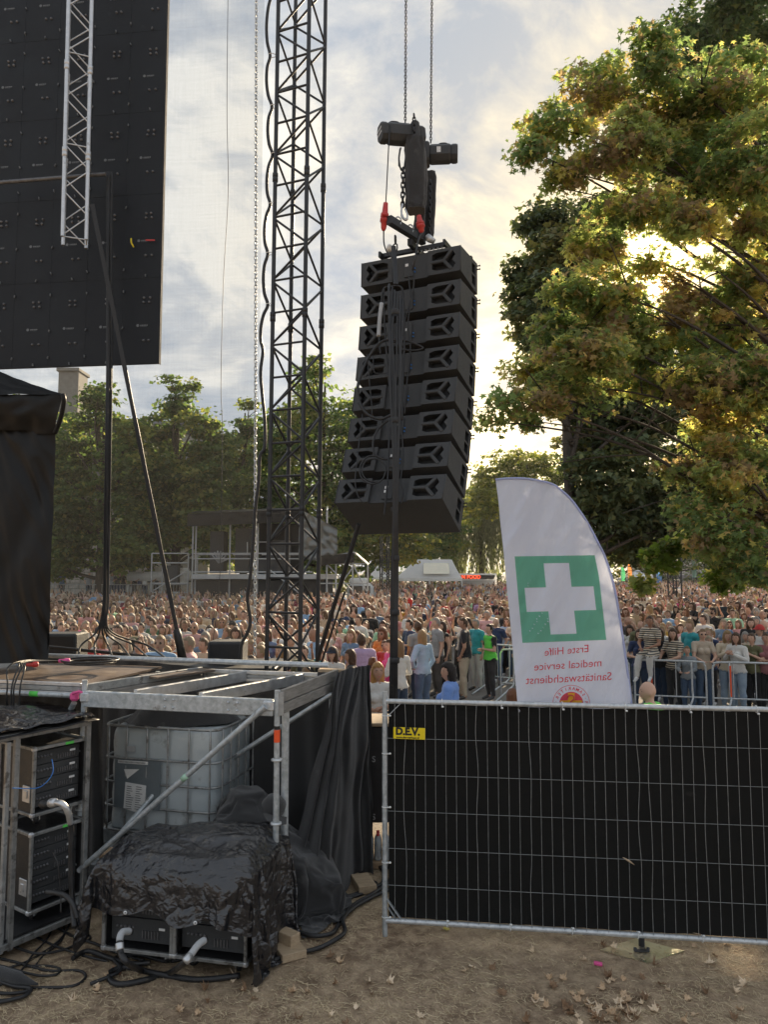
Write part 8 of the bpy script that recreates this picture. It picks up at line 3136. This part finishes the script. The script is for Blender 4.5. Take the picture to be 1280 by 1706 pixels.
for k_ in range(60):
    x = -6.1 + k_ * .2
    o = obj('railing_bar', unit_cyl(M['alu_dull'], 6), rp, loc=(x, -.6, 1.12))
    o.scale = (.018, .018, .95)
rod('railing_top', rp.location + V((-6.2, -.6, 2.07)), rp.location + V((6.2, -.6, 2.07)), .03, M['alu_dull'], rp, 6)

# ---- the crowd
_cap, _shd = {}, {}
CAPM = pmat('cap_fabric', 'OBJ', None, 9, (.75, .9), coords='Object')


def cap_of(pr):
    if id(pr) not in _cap:
        _cap[id(pr)] = make_cap(pr[1], CAPM)
    return _cap[id(pr)]


def shades_of(pr):
    if id(pr) not in _shd:
        _shd[id(pr)] = shades(pr)
    return _shd[id(pr)]


cand = []
g = random.Random(99)


def gap(Z):
    return .60 if Z < 17 else (.68 if Z < 24 else (.80 if Z < 45 else 1.08))


def allowed(x, Z):
    px = 640 + x / Z * FPX
    if px < 40 or px > 1330:
        return False
    if px < 440:
        return 12.0 < Z < 47
    if px < 600:
        lim = 12.2 + (px - 440) / 160 * 1.0
        return lim < Z < (43 if px < 560 else 44)
    if px < 770:
        return Z > 13.6 + (px - 600) / 170 * 4.2 and Z < 92 and not (px < 625 and 43 < Z < 50)
    if px < 865:
        return 18.9 < Z < 92
    if px < 1040:
        return 18.6 < Z < 95
    return 16.1 + (1290 - px) / 250 * .5 < Z < 95


Z = 11.9
rowi = 0
while Z < 95:
    st_ = gap(Z)
    x = -Z * .52 + (rowi % 2) * st_ * .5
    while x < Z * .56:
        xx, zz = x + g.uniform(-.2, .2) * st_ * 1.1, Z + g.uniform(-.2, .2) * st_ * 1.1
        if allowed(xx, zz) and g.random() < .80 + .55 * mnoise.noise(Vector((xx * .5, zz * .35, 3))):
            if all((xx - a) ** 2 + (zz - c) ** 2 > (r_ + .16) ** 2 for a, c, r_ in specials):
                cand.append((xx, zz))
        x += st_
    Z += st_ * .86
    rowi += 1
cand.sort(key=lambda q: q[1])
near = cand[:256]
far = cand[256:]
tn_ = list(TOPS)
tw_ = [TW_[k] for k in tn_]
info = []
for (x, y) in near:
    info.append([x, y, g.choices(tn_, tw_)[0]])
# neighbours left and right for the labels
lm = [(60, 'left of the cable fan'), (185, 'beyond the diagonal strap'), (300, 'left of the chain'), (427, 'behind the truss tower'), (540, 'beneath the speaker stack'), (655, 'right of the cable bundle'),
      (800, 'left of the flag'), (950, 'behind the flag'), (1050, 'right of the flag'), (1170, 'at the right edge')]
used = {}
for i, (x, y, tc) in enumerate(info):
    px = 640 + x / y * FPX
    rg = [t for p0, t in lm if px >= p0][-1] if px >= 60 else lm[0][1]
    nb = sorted(((abs(a - x) + abs(c - y) * .6, a, k) for j, (a, c, k) in enumerate(info) if j != i))[:6]
    l_ = [k for d, a, k in nb if a < x]
    r_ = [k for d, a, k in nb if a >= x]
    lab = f'person in {tc} top {rg}'
    opts = [lab]
    if l_ and r_:
        opts.append(f'person in {tc} top between {l_[0]} and {r_[0]} tops, {rg}')
    if r_:
        opts.append(f'person in {tc} top beside a {r_[0]} one, {rg}')
    if l_:
        opts.append(f'person in {tc} top just right of a {l_[0]} one, {rg}')
    if l_ and len(l_) > 1:
        opts.append(f'person in {tc} top near {l_[0]} and {l_[1]} tops, {rg}')
    if r_ and len(r_) > 1:
        opts.append(f'person in {tc} top near {r_[0]} and {r_[1]} tops, {rg}')
    opts = [o_ for o_ in opts if len(o_.split()) <= 16] or [lab]
    c_ = None
    # a bare colour-and-place label only when that colour is the only one there
    same = sum(1 for j, (a, c, k) in enumerate(info) if k == tc and ([t for p0, t in lm if 640 + a / c * FPX >= p0] or [lm[0][1]])[-1] == rg)
    for o_ in (opts if same == 1 else opts[1:]):
        if o_ not in used:
            c_ = o_
            break
    c_ = c_ or (opts[1] if len(opts) > 1 else opts[0])
    used[c_] = used.get(c_, 0) + 1
    k = kinds[g.randrange(len(kinds))]
    if g.random() < .04:
        k = (STRIPE, STY_F)
        c_ = c_.replace('person in ' + tc, 'person in striped ' + tc, 1) if len(c_.split()) < 16 else c_
    sc_ = g.uniform(.90, 1.07) * (1.03 if k[1] is STY_M else .96)
    st_ = g.choice(k[1])
    ex_ = []
    if g.random() < .10 and st_ not in ('bun', 'curly'):
        ex_.append(('cap', cap_of(k[0]), TOPS[g.choice(('white', 'black', 'navy', 'beige', 'red', 'grey'))]))
    if g.random() < .22:
        ex_.append(('sunglasses', shades_of(k[0]), None))
    add_person(x, y, face_to(x, y), k[0], st_, TOPS[tc], g.choice(HAIRS), sc_, c_, 'people in the concert crowd', extras=ex_)


# ---- the rest of the crowd as one mass of small figures
def lod(pr, style, target, htarget):
    out = []
    for me, n_ in ((pr[0], target), (hair_for(pr, style), htarget)):
        if me is None:
            continue
        o = bpy.data.objects.new('tmp', me)
        COL.objects.link(o)
        md = o.modifiers.new('d', 'DECIMATE')
        md.ratio = min(1.0, n_ / max(1, len(me.polygons) * 2))
        dg = bpy.context.evaluated_depsgraph_get()
        m2 = bpy.data.meshes.new_from_object(o.evaluated_get(dg))
        bpy.data.objects.remove(o)
        m2.calc_loop_triangles()
        nv_ = len(m2.vertices)
        co = np.empty(nv_ * 3, dtype=np.float32)
        m2.vertices.foreach_get('co', co)
        nt = len(m2.loop_triangles)
        tv = np.empty(nt * 3, dtype=np.int32)
        m2.loop_triangles.foreach_get('vertices', tv)
        tm = np.empty(nt, dtype=np.int32)
        m2.loop_triangles.foreach_get('material_index', tm)
        if me is not pr[0]:
            tm = np.full(nt, 9)
        out.append((co.reshape(-1, 3), tv.reshape(-1, 3), tm))
        bpy.data.meshes.remove(m2)
    vs, fs, ms, o_ = [], [], [], 0
    for a, b_, c_ in out:
        vs.append(a)
        fs.append(b_ + o_)
        ms.append(c_)
        o_ += len(a)
    vs, fs, ms = np.vstack(vs), np.vstack(fs), np.concatenate(ms)
    return vs[fs.ravel()].reshape(-1, 3), ms          # unshared corners


def mass(name, pts, tri, htri, label, seed):
    gg = np.random.default_rng(seed)
    ls_ = [lod(kinds[i][0], st, tri, htri) for i, st in ((0, 'long'), (1, 'bob'), (2, 'mid'), (4, 'curly'), (3, 'pony'), (7, 'short'), (8, 'short'), (9, 'bald'), (10, 'short'), (6, 'long'))]
    Vs, Cs = [], []
    skins = np.array([(.72, .50, .38), (.66, .44, .33), (.56, .35, .26), (.74, .53, .42)])
    trs = np.array([(.03, .05, .09), (.02, .02, .022), (.10, .16, .25), (.42, .36, .27), (.08, .075, .07)])
    tops = np.array([TOPS[k] for k in tn_]) * 1.15
    pw = np.array(tw_) / sum(tw_)
    hs = np.array(HAIRS)
    for (x, y) in pts:
        v, m = ls_[gg.integers(len(ls_))]
        a = face_to(x, y, .4) - math.pi / 2
        s_ = gg.uniform(.94, 1.10)
        c, s = math.cos(a) * s_, math.sin(a) * s_
        w = np.empty_like(v)
        w[:, 0] = v[:, 0] * c - v[:, 1] * s + x
        w[:, 1] = v[:, 0] * s + v[:, 1] * c + y
        w[:, 2] = v[:, 2] * s_
        cols = np.zeros((len(m), 3))
        cols[m == 0] = skins[gg.integers(4)]
        cols[m == 1] = tops[gg.choice(len(tops), p=pw)]
        cols[m == 2] = trs[gg.integers(5)]
        cols[m == 3] = .05
        cols[(m == 4)] = .04
        cols[m == 5] = skins[2]
        cols[m == 9] = hs[gg.integers(len(hs))]
        Vs.append(w)
        Cs.append(np.repeat(cols, 3, 0))
    Vv, Cc = np.vstack(Vs), np.vstack(Cs)
    F_ = np.arange(len(Vv)).reshape(-1, 3)
    np_mesh(name, Vv, F_, PMASS, np.hstack([Cc, np.ones((len(Cc), 1))]), smooth=False, kind='stuff', label=label)


PMASS = pmat('crowd_colours', 'Col', None, 9, (.55, .7), sheen=0.3, transl=0.34)
mid_ = [q for q in far if q[1] < 36]
back_ = [q for q in far if q[1] >= 36]
mass('crowd', mid_, 480, 200, 'dense crowd of people filling the square behind the front rows', 5)
mass('crowd', back_, 120, 80, 'far crowd of people reaching back to the tents and trees', 6)
for q in [b_ for b_ in bpy.data.meshes if b_.users == 0]:
    bpy.data.meshes.remove(q)

# ------------------------------------------------------------------ thin evening haze
hm_ = bpy.data.materials.new('evening_haze')
hm_.use_nodes = True
ht = hm_.node_tree
ht.nodes.clear()
HN = NT(ht)
hv_ = HN.n('ShaderNodeVolumePrincipled', ins={'Color': (0.95, 0.93, 0.90), 'Density': 0.00022, 'Anisotropy': 0.35})
ho = ht.nodes.new('ShaderNodeOutputMaterial')
ht.links.new(hv_.outputs[0], ho.inputs['Volume'])
b = MB()
b.box((-130, -12, -1.2), (150, 150, 27))
b.build('haze', hm_, None, kind='stuff')
